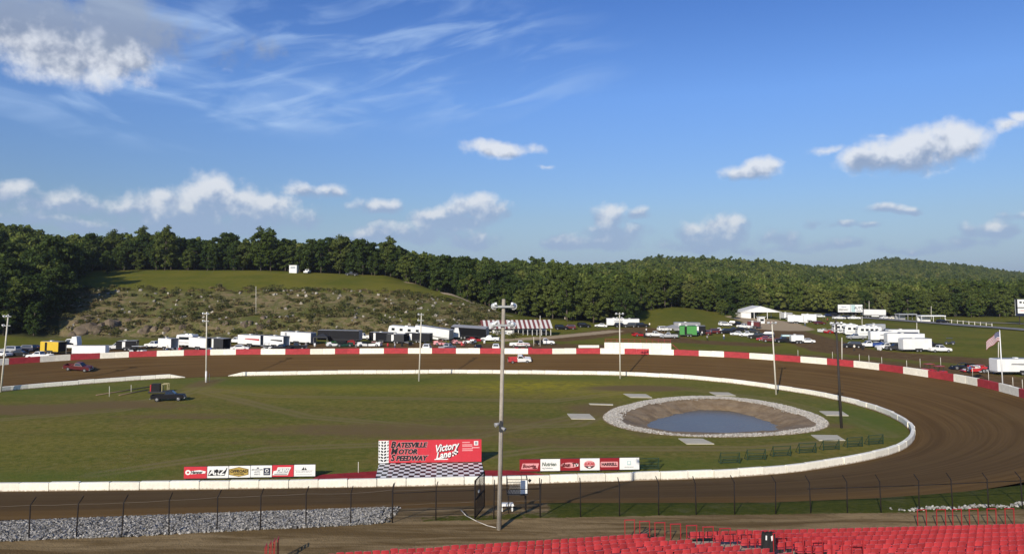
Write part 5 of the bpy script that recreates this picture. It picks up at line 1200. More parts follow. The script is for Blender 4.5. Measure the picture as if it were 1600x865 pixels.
# ------------------------------------------------------------------ vehicles (local frame: nose along +x, ground at z = 0)
def wheel_mesh(r, w):
    b = MB(); b.cyl((0, -w / 2, 0), (0, w / 2, 0), r, r, 12, 0); 
    for s_ in (-1, 1): b.cyl((0, s_ * w / 2, 0), (0, s_ * (w / 2 + .012), 0), r * .62, r * .5, 10, 1)
    return b.mesh('wheel', [RUBBER, RIM])
WH = {k: wheel_mesh(*k) for k in ((.40, .28), (.33, .22), (.50, .30), (.42, .36), (.36, .24))}
def panel(pts, m, name):
    """thin solid pane from four corner points, pushed out along its own normal"""
    p = [Vector(q) for q in pts]; n_ = (p[1] - p[0]).cross(p[3] - p[0]).normalized() * .02
    return MB().hexa([q - n_ * .5 for q in p] + [q + n_ for q in p]).mesh(name, m)
def greenhouse(b0, b1, t0, t1, wb, wt, z0, z1, m, split=None):
    """cab with windscreen, rear and side windows as parts; x from b0..b1 at the belt, t0..t1 at the roof"""
    out = [('cab', MB().hexa([(b0, -wb, z0), (b1, -wb, z0), (b1, wb, z0), (b0, wb, z0), (t0, -wt, z1), (t1, -wt, z1), (t1, wt, z1), (t0, wt, z1)]).mesh('cab', m))]
    def L(a, c, f): return tuple(a[i] + (c[i] - a[i]) * f for i in range(3))
    def inset(q, mx, m0, m1):
        a, b_, c, d = q; lo0, lo1 = L(a, d, m0), L(b_, c, m0); hi0, hi1 = L(a, d, m1), L(b_, c, m1)
        return [L(lo0, lo1, mx), L(lo0, lo1, 1 - mx), L(hi0, hi1, 1 - mx), L(hi0, hi1, mx)]
    out.append(('windshield', panel(inset([(b1, -wb, z0), (b1, wb, z0), (t1, wt, z1), (t1, -wt, z1)], .07, .12, .90), GLASS, 'windshield')))
    out.append(('rear_window', panel(inset([(b0, wb, z0), (b0, -wb, z0), (t0, -wt, z1), (t0, wt, z1)], .1, .2, .88), GLASS, 'rear_window')))
    out.append(('side_window', panel(inset([(b0, -wb, z0), (b1, -wb, z0), (t1, -wt, z1), (t0, -wt, z1)], .09, .14, .86), GLASS, 'side_window')))
    out.append(('side_window', panel(inset([(b1, wb, z0), (b0, wb, z0), (t0, wt, z1), (t1, wt, z1)], .09, .14, .86), GLASS, 'side_window')))
    return out
TAIL = mat('tail_light_red', (.35, .01, .01), .3); HEADL = mat('headlight_glass', (.75, .76, .76), .15)
def lights(x0, x1, w, z):
    o = []
    for s_ in (-1, 1):
        o.append(('headlight', MB().box(x1 - .04, x1 + .015, s_ * w - .16, s_ * w + .16, z - .09, z + .09).mesh('headlight', HEADL)))
        o.append(('tail_light', MB().box(x0 - .015, x0 + .04, s_ * (w + .05) - .10, s_ * (w + .05) + .10, z - .12, z + .14).mesh('tail_light', TAIL)))
    return o
def wheels(xs_, w, r, wd): return [('wheel', WH[(r, wd)], (x, s_ * w, r)) for x in xs_ for s_ in (-1, 1)]
def k_pickup(m, bedm=None):
    b = MB(); b.prism([(-.55, .45), (2.70, .45), (2.80, .62), (2.76, 1.0), (2.45, 1.12), (1.15, 1.20), (-.55, 1.20)], -.97, .97)
    bd = MB(); bd.box(-2.8, -.56, -.97, -.87, .5, 1.20); bd.box(-2.8, -.56, .87, .97, .5, 1.20); bd.box(-2.8, -.56, -.86, .86, .55, .70)
    tg = MB().box(-2.86, -2.79, -.86, .86, .55, 1.19)
    return [('body', b.mesh('body', m)), ('bed', bd.mesh('bed', bedm or m)), ('tailgate', tg.mesh('tailgate', bedm or m)), ('front_bumper', MB().box(2.78, 2.92, -.95, .95, .45, .68).mesh('front_bumper', GREY)), ('rear_bumper', MB().box(-2.98, -2.87, -.9, .9, .45, .62).mesh('rear_bumper', GREY))] + greenhouse(-.60, 1.30, -.35, .55, .94, .76, 1.20, 1.86, m) + lights(-2.80, 2.80, .72, .88) + wheels((1.85, -1.75), .86, .40, .28)
def k_suv(m):
    b = MB().prism([(-2.4, .42), (2.35, .42), (2.45, .6), (2.40, .95), (2.1, 1.05), (1.1, 1.12), (-2.42, 1.12), (-2.46, .6)], -.95, .95)
    return [('body', b.mesh('body', m)), ('bumper', MB().box(2.40, 2.52, -.9, .9, .42, .62).mesh('bumper', DGREY))] + greenhouse(-2.40, 1.25, -2.12, .50, .92, .74, 1.12, 1.76, m) + lights(-2.42, 2.42, .70, .82) + wheels((1.5, -1.5), .84, .36, .24)
def k_car(m):
    b = MB().prism([(-2.3, .35), (2.25, .35), (2.38, .5), (2.3, .78), (1.2, .92), (-1.6, .95), (-2.3, .92), (-2.38, .55)], -.9, .9)
    return [('body', b.mesh('body', m)), ('bumper', MB().box(2.3, 2.42, -.85, .85, .35, .55).mesh('bumper', DGREY))] + greenhouse(-1.65, 1.25, -1.0, .35, .86, .66, .93, 1.42, m) + lights(-2.34, 2.32, .66, .68) + wheels((1.4, -1.4), .8, .33, .22)
def k_racecar(m, m2=None):
    b = MB().prism([(-2.35, .30), (2.2, .18), (2.35, .28), (1.1, .72), (-2.35, .95)], -1.0, 1.0)
    rf = MB().box(-.95, .35, -.62, .62, 1.30, 1.36); 
    o = [('body', b.mesh('body', m)), ('roof', rf.mesh('roof', m2 or m)), ('spoiler', MB().box(-2.46, -2.40, -1.0, 1.0, .95, 1.22).mesh('spoiler', m2 or m)), ('hood', MB().prism([(.45, .845), (1.95, .42), (1.95, .46), (.45, .885)], -.7, .7).mesh('hood', m2 or WHITE))]
    b = MB()
    for x0, x1, s_ in ((.75, .3, 1), (.75, .3, -1), (-1.5, -.9, 1), (-1.5, -.9, -1)): b.bar((x0, s_ * .66, .82 if x0 > 0 else .9), (x1, s_ * .58, 1.31), .07, .07)
    o.append(('roll_cage', b.mesh('roll_cage', DGREY)))
    for s_ in (-1, 1): o.append(('sail_panel', MB().hexa([(-2.3, s_ * .98 - .015, .9), (-1.0, s_ * .98 - .015, .85), (-1.0, s_ * .98 + .015, .85), (-2.3, s_ * .98 + .015, .9), (-2.3, s_ * .9 - .015, 1.15), (-1.1, s_ * .66 - .015, 1.30), (-1.1, s_ * .66 + .015, 1.30), (-2.3, s_ * .9 + .015, 1.15)]).mesh('sail_panel', m)))
    return o + wheels((1.45, -1.4), .92, .42, .36)
def k_cart(m):
    b = MB().prism([(-1.3, .35), (1.2, .35), (1.3, .55), (.7, .85), (.4, .5), (-.4, .5), (-.5, .95), (-1.3, .95)], -.6, .6)
    fr = MB()
    for x in (-.6, .75):
        for s_ in (-1, 1): fr.bar((x, s_ * .55, .6), (x * .8, s_ * .52, 1.85), .05, .05)
    return [('body', b.mesh('body', m)), ('seat', MB().box(-.45, .1, -.5, .5, .502, .72).mesh('seat', BLACK)), ('frame', fr.mesh('frame', DGREY)), ('roof', MB().box(-.8, .85, -.6, .6, 1.85, 1.92).mesh('roof', m))] + wheels((.85, -.85), .55, .33, .22)
def k_trailer(m, L, h, open_=False, w=1.25, roof=GREY, rear=None, deco=None):
    x0, x1 = -L / 2, L / 2; b = MB()
    if open_:
        b.box(x0, x1, -w, -w + .06, .55, .55 + h); b.box(x0, x1, w - .06, w, .55, .55 + h); b.box(x1 - .06, x1, -w + .06, w - .06, .55, .55 + h); b.box(x0, x1 - .06, -w + .06, w - .06, .55, .63)
    else: b.prism([(x0, .55), (x1 - .1, .55), (x1, .8), (x1, .45 + h), (x1 - .25, .55 + h), (x0, .55 + h)], -w, w)
    o = [('body', b.mesh('body', m)), ('roof', MB().box(x0 + .02, x1 - .28, -w + .03, w - .03, .553 + h, .60 + h).mesh('roof', roof)), ('trim', MB().box(x0, x1, -w - .015, -w, .56, .72).box(x0, x1, w, w + .015, .56, .72).mesh('trim', DGREY)), ('roof_vent', MB().box(.2, .9, -.35, .35, .60 + h, .78 + h).mesh('roof_vent', WHITE))]
    if open_: o.append(('ramp_door', MB().hexa([(x0 - 2.2, -w + .1, 0), (x0 - .02, -w + .1, .5), (x0 - .02, w - .1, .5), (x0 - 2.2, w - .1, 0), (x0 - 2.2, -w + .1, .08), (x0 - .02, -w + .1, .58), (x0 - .02, w - .1, .58), (x0 - 2.2, w - .1, .08)]).mesh('ramp_door', GREY)))
    else: o.append(('rear_door', MB().box(x0 - .03, x0 - .002, -w + .08, w - .08, .62, .45 + h).mesh('rear_door', rear or m)))
    for s_ in (-1, 1):
        y0_, y1_ = (w + .002, w + .02) if s_ > 0 else (-w - .02, -w - .002)
        o.append(('side_door', MB().box(x1 - 2.3, x1 - 1.55, y0_, y1_, .76, .36 + h).mesh('side_door', rear or SIGNW)))
        if deco:
            zz = .72 + h * .42; n_ = MB().hexa([(x0 + .4, y0_, zz), (x1 - 2.7, y0_, zz + .25), (x1 - 2.7, y1_, zz + .25), (x0 + .4, y1_, zz), (x0 + .4, y0_, zz + .5), (x1 - 2.9, y0_, zz + .5), (x1 - 2.9, y1_, zz + .5), (x0 + .4, y1_, zz + .5)])
            o.append(('graphic', n_.mesh('graphic', deco)))
    for s_ in (-1, 1): o.append(('fender', MB().prism([(-1.35, .52), (.75, .52), (.6, .98), (-1.2, .98)], s_ * w - .0 if s_ > 0 else -w - .2, s_ * w + .2 if s_ > 0 else -w - .0).mesh('fender', DGREY)))
    o.append(('tongue', MB().bar((x1 - .1, .6, .5), (x1 + 1.3, 0, .5), .1, .1).bar((x1 - .1, -.6, .5), (x1 + 1.3, 0, .5), .1, .1).mesh('tongue', DGREY)))
    return o + [('wheel', WH[(.36, .24)], (x, s_ * (w + .06), .36)) for x in (-.75, .15) for s_ in (-1, 1)]
def k_semitrailer(m, L=14.5, roof=GREY):
    x0, x1 = -L / 2, L / 2; b = MB().box(x0, x1, -1.28, 1.28, 1.15, 4.0)
    return [('body', b.mesh('body', m)), ('roof', MB().box(x0 + .1, x1 - .1, -1.2, 1.2, 4.003, 4.06).mesh('roof', roof)), ('belly_box', MB().box(x0 + 4.0, x1 - 3.5, -1.2, 1.2, .55, 1.148).mesh('belly_box', m)), ('rear_door', MB().box(x0 - .04, x0 - .003, -1.15, 1.15, 1.2, 3.9).mesh('rear_door', GREY)), ('trim', MB().box(x0, x1, -1.295, -1.281, 1.3, 1.5).box(x0, x1, 1.281, 1.295, 1.3, 1.5).mesh('trim', DGREY))] + [('wheel', WH[(.50, .30)], (x, s_ * 1.05, .5)) for x in (x0 + 1.2, x0 + 2.4) for s_ in (-1, 1)]
def k_tractor(m):
    b = MB().prism([(-2.0, .8), (3.0, .8), (3.1, 1.0), (3.05, 1.9), (1.4, 2.15), (-2.0, 2.15)], -1.1, 1.1)
    return [('body', b.mesh('body', m)), ('sleeper', MB().box(-2.0, -.3, -1.15, 1.15, 2.153, 3.7, 0, .25, .1).mesh('sleeper', m)), ('chassis', MB().box(-4.0, -2.0, -.5, .5, .7, 1.0).mesh('chassis', BLACK)), ('bumper', MB().box(3.1, 3.3, -1.1, 1.1, .5, 1.0).mesh('bumper', SILV))] + greenhouse(-.28, 1.5, -.25, .85, 1.1, .95, 2.15, 3.1, m) + [('wheel', WH[(.50, .30)], (x, s_ * 1.0, .5)) for x in (2.2, -2.5, -3.6) for s_ in (-1, 1)]
def k_motorhome(m, L=9.5):
    x0, x1 = -L / 2, L / 2
    b = MB().prism([(x0, .5), (x1 - .4, .5), (x1, .8), (x1, 1.9), (x1 - .25, 3.2), (x1 - .6, 3.35), (x0 + .15, 3.35), (x0, 3.1)], -1.22, 1.22)
    o = [('body', b.mesh('body', m)), ('windshield', panel([(x1 + .003, -1.05, 1.7), (x1 + .003, 1.05, 1.7), (x1 - .17, 1.0, 2.75), (x1 - .17, -1.0, 2.75)], GLASS, 'windshield')), ('air_conditioner', MB().box(-.5, .4, -.4, .4, 3.352, 3.6, 0, .1, .08).box(x0 + 1, x0 + 1.9, -.4, .4, 3.352, 3.6, 0, .1, .08).mesh('air_conditioner', WHITE)), ('stripe', MB().box(x0 + .05, x1 - .5, -1.235, -1.221, 1.1, 1.25).box(x0 + .05, x1 - .5, 1.221, 1.235, 1.1, 1.25).mesh('stripe', GREY))]
    for s_ in (-1, 1):
        for k in range(4):
            x = x0 + 1.0 + k * (L - 3.0) / 3; o.append(('side_window', MB().box(x, x + .95, s_ * 1.22 - (.02 if s_ < 0 else 0), s_ * 1.22 + (.02 if s_ > 0 else 0), 2.0, 2.75).mesh('side_window', GLASS)))
    return o + [('wheel', WH[(.50, .30)], (x, s_ * 1.0, .5)) for x in (x1 - 1.8, x0 + 2.4) for s_ in (-1, 1)]
def k_canopy(m, L=3.0, w=3.0, h=2.3):
    o = [('roof', MB().add([(-L / 2, -w / 2, h), (L / 2, -w / 2, h), (L / 2, w / 2, h), (-L / 2, w / 2, h), (-L * .08, 0, h + .8), (L * .08, 0, h + .8)], [(0, 1, 5, 4), (1, 2, 5), (2, 3, 4, 5), (3, 0, 4), (3, 2, 1, 0)]).mesh('roof', m)), ('valance', MB().box(-L / 2, L / 2, -w / 2 - .01, -w / 2 + .01, h - .3, h).box(-L / 2, L / 2, w / 2 - .01, w / 2 + .01, h - .3, h).mesh('valance', m))]
    return o + [('leg', MB().box(-.03, .03, -.03, .03, 0, h).mesh('leg', STEEL), (sx * (L / 2 - .05), sy * (w / 2 - .05), 0)) for sx in (-1, 1) for sy in (-1, 1)]
KIND = dict(pickup=k_pickup, suv=k_suv, car=k_car, racecar=k_racecar, cart=k_cart, trailer=k_trailer, semitrailer=k_semitrailer, tractor=k_tractor, motorhome=k_motorhome, canopy=k_canopy)
NAMES = dict(pickup=('pickup_truck', 'pickup truck'), suv=('parked_suv', 'car'), car=('parked_car', 'car'), racecar=('race_car', 'race car'), cart=('utility_cart', 'cart'), trailer=('enclosed_trailer', 'trailer'), semitrailer=('semi_trailer', 'trailer'), tractor=('semi_tractor', 'truck'), motorhome=('motorhome', 'motorhome'), canopy=('canopy_tent', 'tent'))
CACHE = {}
def vehicle(kind, px, py, head, label, *args, s=1.0, group=None, z=None, **kw):
    if kind == 'trailer' and 'deco' not in kw and args[0] is WHITE and args[1] > 5: kw['deco'] = random.choice((None, None, GREY, DGREY, RED, NAVY))
    key = (kind, tuple(a.name if hasattr(a, 'name') else a for a in args), tuple((k, v.name if hasattr(v, 'name') else v) for k, v in kw.items()))
    if key not in CACHE: CACHE[key] = KIND[kind](*args, **kw)
    p = on(px, py) if not isinstance(px, Vector) else px; nm, cat = NAMES[kind]
    r = thing(nm, label, cat, p, R_(head), group); r.scale = (s, s, s)
    # sit level with the slope underneath
    c_, s_ = math.cos(R_(head)), math.sin(R_(head)); e = 1.5
    dzf = gz(p.x + c_ * e, p.y + s_ * e) - gz(p.x - c_ * e, p.y - s_ * e); dzs = gz(p.x - s_ * e * .6, p.y + c_ * e * .6) - gz(p.x + s_ * e * .6, p.y - c_ * e * .6)
    if abs(dzf) < 1.2 and abs(dzs) < .8: r.rotation_euler = (math.atan2(dzs, 2 * e * .6), -math.atan2(dzf, 2 * e), R_(head))
    for part in CACHE[key]: link(part[0], part[1], r, part[2] if len(part) > 2 else None)
    return r
V_ = vehicle
# on the track and in the infield
V_('pickup', 122, 578, 4, 'dark red pickup driving on the dirt track at the left', MAROON)
push = V_('pickup', 812, 566, 2, 'white cab push truck with dark red bed driving on the back straight', WHITE, REDW)
V_('pickup', 263, 625.5, 14, 'black pickup parked on the infield grass', BLACK)
ip = on(243, 613); r = thing('pump_skid', 'black and red pump box with tan frame beside the black pickup', 'equipment', ip, R_(10))
link('housing', MB().box(-.7, .9, -.6, .6, .3, 1.75, 0, .05, .05).mesh('housing', BLACK), r); link('end_panel', MB().box(-.9, -.702, -.55, .55, .3, 1.6).mesh('end_panel', RED), r)
fr = MB()
for x_, y_ in ((1.3, -.6), (2.3, -.6), (1.3, .6), (2.3, .6)): fr.bar((x_, y_, 0), (x_, y_, 1.7), .09, .09)
for y_ in (-.6, .6): fr.bar((1.3, y_, 1.7), (2.3, y_, 1.7), .09, .09)
link('frame', fr.mesh('frame', mat('tan_frame', (.42, .36, .20), .6)), r); link('skid', MB().box(-1.2, 2.5, -.7, .7, .02, .3).mesh('skid', DGREY), r)
for k_, (a_, c_) in enumerate((((150, 618), (236, 604)), ((186, 618), (232, 609)))):
    p, q_ = on(*a_), on(*c_); tag(link('irrigation_pipe', MB().cyl(p + Vector((0, 0, .1)), q_ + Vector((0, 0, .1)), .09, .09, 6).mesh('irrigation_pipe', mat('rusty_pipe', (.26, .17, .11), .7))), ('longer' if k_ == 0 else 'shorter') + ' thin pale pipe on the grass left of the pump box', 'pipe')

# ---- pit row at the left, under the wood
V_('car', 4, 557, 160, 'white car half hidden at the left edge of the pit', WHITE)
V_('suv', 16, 551, 170, 'grey suv in the shade at the far left of the pit', SILV)
V_('car', 30, 556, 10, 'black car in the shade beside the leaning light pole', BLACK)
V_('suv', 40, 549, 180, 'dark blue suv under the trees at the left', NAVY)
V_('car', 55, 547, 0, 'maroon car under the trees left of the yellow trailer', MAROON)
V_('trailer', 83, 552.5, 162, 'yellow enclosed trailer with dark open rear', YEL, 6.0, 2.6, rear=BLACK)
V_('canopy', 99, 552, 0, 'black canopy tent behind the yellow trailer', BLACK, 3.2, 3.0, 2.4)
V_('pickup', 62, 561, 178, 'white pickup parked along the wall below the yellow trailer', WHITE)
V_('tractor', 112, 547, 180, 'white truck tractor behind the long white trailer near yellow trailer', WHITE)
V_('semitrailer', 141, 558, 2, 'long white ribbed trailer parked along the wall at the left', WHITE, 11.0, s=.72)
V_('pickup', 184, 546, 200, 'white pickup facing left in front of a dark trailer', WHITE)
V_('trailer', 199, 547, 190, 'black enclosed trailer behind the white pickup below the rock outcrops', BLACK, 5.0, 2.0)
V_('cart', 211, 552, 30, 'white utility cart by the wall, left of a pair', WHITE)
V_('cart', 221, 552, 150, 'white utility cart by the wall, right of a pair', WHITE)
V_('pickup', 242, 543, 165, 'white pickup towing the first white trailer right of the rock outcrops', WHITE)
V_('trailer', 263, 546, 152, 'short white trailer with its dark rear end open', WHITE, 5.2, 2.5, True)
V_('motorhome', 292, 541, 165, 'white toter cab in front of the white trailer at the pale light pole', WHITE, 5.5)
V_('trailer', 314, 546, 150, 'white trailer standing just left of the pale light pole', WHITE, 7.0, 2.7, True)
V_('trailer', 343, 547, 146, 'grey roofed dark open trailer just right of the pale light pole', DGREY, 6.5, 2.7, True)
V_('pickup', 371, 536, 165, 'white pickup ahead of the second long white trailer', WHITE)
V_('car', 375, 547, 10, 'white car by the red wall right of the pale light pole', WHITE)
V_('trailer', 394, 541, 154, 'long white trailer right of the white car', WHITE, 8.5, 2.7, True)
V_('cart', 417, 547, 190, 'white utility cart in front of the open white trailers', WHITE)
V_('trailer', 432, 543, 152, 'white trailer with open black rear behind the dark pickups', WHITE, 7.5, 2.7, True)
V_('pickup', 441, 548, 170, 'black pickup behind a red wall section, left one', BLACK)
V_('pickup', 462, 546, 8, 'black pickup behind a red wall section, right one', BLACK)
V_('trailer', 466, 537, 156, 'longest white trailer with grey rear door', WHITE, 11.0, 2.9, False, rear=GREY)
V_('canopy', 503, 538, 0, 'grey canopy tent behind the longest white trailer', DGREY, 4.0, 4.0, 2.4)
V_('semitrailer', 531, 537, 168, 'long black semi trailer with grey roof', BLACK, 13.0)
V_('racecar', 523, 541, 20, 'white and green race car in front of the black semi trailer', WHITE, GREEN)
V_('racecar', 538, 541.5, 200, 'dark green race car in front of the black semi trailer', mat('dark_green_paint', (.012, .05, .03), .4), BLACK)
V_('racecar', 550, 538, 95, 'bright red race car at the end of black semi trailer', RED, RED)
V_('pickup', 567, 530, 170, 'white pickup behind the bright red race car', WHITE)
V_('racecar', 571, 541, 15, 'white race car left of a pair beyond the cream wall', WHITE, BLACK)
V_('racecar', 583, 541, 170, 'white and pink race car right of a pair beyond the cream wall', WHITE, SIGNPINK)
V_('trailer', 598, 535, 158, 'black trailer behind the pair of white race cars', BLACK, 8.0, 2.5)
V_('motorhome', 634, 527, 172, 'white fifth wheel coach with row of dark windows', WHITE, 10.5, s=1.05)
V_('trailer', 620, 536, 165, 'dark grey trailer below the white coach, left one', DGREY, 5.5, 2.2, True)
V_('trailer', 654, 535, 165, 'black trailer below the white coach, right one', BLACK, 8.0, 2.3)
V_('semitrailer', 678, 531, 150, 'big white semi trailer with grey roof in the middle of the pit', WHITE, 13.0)
V_('racecar', 690, 539, 10, 'red and pink race car below the big white semi trailer', SIGNPINK, RED)
V_('tractor', 711, 530, 165, 'white truck tractor with chrome bumper between two semi trailers', WHITE)
V_('semitrailer', 735, 529, 160, 'black semi trailer left of the striped roof building', BLACK, 12.0)
V_('racecar', 718, 537, 30, 'black and pink race car in front of the white truck tractor', SIGNPINK, BLACK)
V_('racecar', 731, 536, 160, 'white race car with red roof in front of black semi trailer', WHITE, RED)
V_('racecar', 745, 533, 20, 'red race car beside the black semi trailer', RED, BLACK)
V_('pickup', 766, 533, 170, 'white pickup left of the striped roof building', WHITE)
V_('suv', 667, 547, 90, 'white suv seen from behind by the wall near the pale light pole', WHITE)
V_('pickup', 699, 547, 60, 'blue and white pickup by the wall below the red and pink race car', SILV)
V_('car', 747, 546, 100, 'black car by the red wall section left of the wooden pole', BLACK)
V_('suv', 775, 547, 90, 'white suv behind the wall beside the wooden light pole', WHITE)
V_('pickup', 812, 542, 2, 'white pickup in the pit right of the wooden light pole', WHITE)
V_('cart', 812, 548, 10, 'red utility cart by the wall, left of a pair', RED)
V_('cart', 823, 548, 190, 'red utility cart by the wall, right of a pair', RED)
V_('pickup', 851, 538.5, 4, 'white pickup with dark bed parked below the striped roof building', WHITE, BLACK)
for k_, (px_, py_, hd, m_, lb) in enumerate(((877, 514.5, 5, BLACK, 'black suv right of the striped roof'), (889, 514, 175, MAROON, 'maroon suv right of the striped roof'), (912, 511, 10, BLACK, 'black suv at the wood edge between striped roof and white trailers'), (970, 511, 0, BLACK, 'black suv in front of the white shed trailers, left one'), (984, 511, 170, DGREY, 'dark grey suv in front of the white shed trailers, right one'), (1003, 511, 0, BLACK, 'black suv below the mown slope'))): V_('suv', px_, py_, hd, lb, m_)
V_('car', 939, 511, 170, 'white car left of the white shed trailers', WHITE)
V_('trailer', 961, 510, 178, 'white trailer under the pole lamps at the wood edge', WHITE, 6.5, 2.7)
V_('trailer', 986, 510, 178, 'white box trailer at the foot of the mown slope', WHITE, 6.0, 2.4)
V_('racecar', 999, 525, 20, 'red race car on the dirt above the white scoring stand', RED, BLACK)
V_('pickup', 1023, 526, 8, 'white pickup left of the green trailer', WHITE)
V_('pickup', 1045, 528, 172, 'silver pickup in front of the grey canopy', SILV)
V_('suv', 1038, 517, 10, 'white suv behind the silver pickup', WHITE)
V_('canopy', 1052, 523, 5, 'grey canopy tent left of the green trailer', GREY, 5.0, 4.0, 2.6)
V_('trailer', 1075, 525.5, 172, 'bright green trailer with black frame', GREEN, 5.5, 3.0, False, roof=BLACK, rear=BLACK)
V_('trailer', 1091, 523, 172, 'black trailer right of the green trailer', BLACK, 4.5, 2.6)
V_('trailer', 1073, 519, 175, 'grey trailer roof behind the green trailer', GREY, 9.0, 2.9)
PARK = [('suv', 1101, 523, 150, MAROON, 'maroon suv just right of the black trailer'), ('suv', 1113, 521, 175, MAROON, 'dark maroon suv at the left of the parked row'), ('pickup', 1124, 520, 165, WHITE, 'white pickup at the left of the parked row'), ('suv', 1134, 521, 175, BLACK, 'black suv in the parked row below the bush'), ('pickup', 1147, 519, 170, BLACK, 'black pickup in the parked row below the bush'),
 ('car', 1152, 524, 165, WHITE, 'white car in the parked row, front left'), ('pickup', 1168, 526, 168, WHITE, 'white pickup in the middle of the parked row'), ('pickup', 1183, 529, 165, BLACK, 'black pickup in the parked row right of the white pickup'), ('car', 1194, 532, 165, RED, 'red car at the front of the parked row'), ('suv', 1133, 509.5, 10, WHITE, 'white suv near the bushes'), ('suv', 1143, 508, 160, DGREY, 'dark suv beside the white suv near the bushes'), ('suv', 1152, 509, 90, BLACK, 'black suv below the dark bush'),
 ('pickup', 1163, 513, 130, WHITE, 'white pickup in front of the pavilion'), ('car', 1157, 517, 170, BLACK, 'black car behind the white pickups in the parked row'), ('suv', 1198, 526, 160, NAVY, 'navy suv behind the red car'), ('pickup', 1206, 534, 165, MAROON, 'maroon pickup left of the teal topped truck'), ('car', 1176, 520, 170, DGREY, 'grey car behind the parked row')]
for kd, px_, py_, hd, m_, lb in PARK: V_(kd, px_, py_, hd, lb, m_)
V_('trailer', 1178, 512.5, 150, 'maroon trailer beside the tan gravel lot', MAROON, 4.5, 2.0)
V_('pickup', 1226, 535, 172, 'black pickup with pale teal camper top', BLACK)
cp = on(1226, 535); tp = thing('camper_top', 'pale teal camper top on the black pickup', 'camper', cp, R_(172)); link('shell', MB().box(-2.9, .9, -.98, .98, 1.9, 2.35, 0, .15, .1).mesh('shell', TEAL), tp)
V_('trailer', 1245, 536, 172, 'white short trailer right of the teal topped truck', WHITE, 3.6, 1.9)
V_('car', 1260, 536, 175, 'white car at the right end of the front row', WHITE)
# ---- beyond, near the pavilion and the billboard
FARV = [('trailer', 1229, 499, 160, 'grey white trailer right of the pavilion, left one', (GREY, 5.0, 2.6)), ('trailer', 1243, 505, 155, 'white trailer right of the pavilion with grey side', (WHITE, 6.0, 2.9)), ('trailer', 1264, 503, 155, 'white trailer with dark rear by the meadow edge', (WHITE, 6.0, 2.9, True)), ('pickup', 1250, 505, 170, 'white pickup in front of the grey white trailers', (WHITE,)), ('suv', 1280, 496, 5, 'white suv beyond the far trailers', (WHITE,)), ('car', 1281, 506.5, 5, 'maroon car on the meadow edge', (MAROON,)), ('canopy', 1293, 500, 0, 'dark blue canopy below the trees', (NAVY, 3.0, 3.0, 2.3)), ('pickup', 1311, 499, 5, 'white pickup below the billboard, left one', (WHITE,)), ('suv', 1321, 498, 175, 'grey suv below the billboard', (DGREY,)), ('pickup', 1334, 499, 170, 'white pickup below the billboard, right one', (WHITE,)), ('semitrailer', 1365, 496, 2, 'white roadside semi trailer right of the billboard', (WHITE, 11.0)), ('car', 1383, 498, 5, 'white car on the road right of the white semi trailer', (WHITE,)), ('car', 1396, 498.5, 5, 'cream car on the road, farther right', (CREAM,)), ('suv', 1473, 505, 5, 'black suv beside the roadside canopy', (BLACK,)), ('suv', 1305, 494, 0, 'black suv at the far end of the meadow', (BLACK,))]
for kd, px_, py_, hd, lb, ar in FARV: V_(kd, px_, py_, hd, lb, *ar)
# ---- white trailers in the meadow
MEAD = [('racecar', 1289, 519, 20, 'white race car at the left of the meadow group', (WHITE, WHITE)), ('racecar', 1299, 520.5, 15, 'red and white race car at the left of the meadow group', (RED, WHITE)), ('motorhome', 1319, 521, 175, 'white motorhome at the back left of the meadow group', (WHITE, 7.5)), ('motorhome', 1338, 524, 172, 'white motorhome second in the back of the meadow group', (WHITE, 8.0)), ('motorhome', 1357, 526, 172, 'white motorhome third in the back of the meadow group', (WHITE, 7.5)), ('trailer', 1368, 519, 175, 'grey roofed trailer behind the white motorhomes', (SILV, 6.0, 2.4)), ('pickup', 1388, 521, 175, 'black pickup behind the white meadow trailers', (BLACK,)), ('trailer', 1376, 534, 172, 'white trailer with black detail at the middle of the meadow group', (WHITE, 6.5, 2.7)), ('trailer', 1410, 529, 175, 'long white trailer at the back right of the meadow group', (WHITE, 9.5, 2.4)), ('trailer', 1413, 538, 176, 'longest white trailer in the meadow group', (WHITE, 10.5, 2.7)), ('trailer', 1430, 549, 180, 'nearest white trailer in the meadow group with dark door', (WHITE, 7.5, 2.9, False)),
 ('pickup', 1338, 530, 172, 'silver pickup in front of the white motorhomes', (SILV,)), ('suv', 1332, 543, 160, 'black suv in front of the meadow group', (BLACK,)), ('pickup', 1358, 542.5, 176, 'white pickup with blue trim at the front of the meadow group', (WHITE, BLUE)), ('pickup', 1386, 546, 176, 'white pickup left of the nearest white trailer', (WHITE, DGREY)), ('pickup', 1401, 547, 176, 'grey pickup beside the nearest white trailer', (DGREY,)), ('pickup', 1468, 550, 2, 'white pickup pulling the nearest white trailer', (WHITE,)), ('pickup', 1454, 543, 172, 'black pickup behind the white pickup at the right of the meadow group', (BLACK,)), ('cart', 1484, 538, 150, 'dark buggy alone on the green meadow', (NAVY,)), ('racecar', 1367, 541, 175, 'blue race car between the meadow pickups', (BLUE, WHITE))]
for kd, px_, py_, hd, lb, ar in MEAD: V_(kd, px_, py_, hd, lb, *ar)
# ---- right hand pit by the flagpole
V_('racecar', 1503, 577, 175, 'black race car at the left of the cars near the flagpole', BLACK, BLACK)
V_('racecar', 1522, 581, 170, 'red race car with white roof near the flagpole', RED, WHITE)
V_('racecar', 1534, 580, 10, 'white and red race car near the flagpole', WHITE, RED)
V_('racecar', 1546, 582, 172, 'grey race car beside the white trailer near the flagpole', SILV, BLACK)
V_('trailer', 1592, 585, 180, 'long white trailer at the right edge behind the flagpole', WHITE, 10.0, 2.6)
V_('cart', 1452, 583, 10, 'red cart with white roof behind the outer wall, left of a pair', RED)
V_('cart', 1468, 587, 190, 'red cart with white roof behind the outer wall, right of a pair', RED)
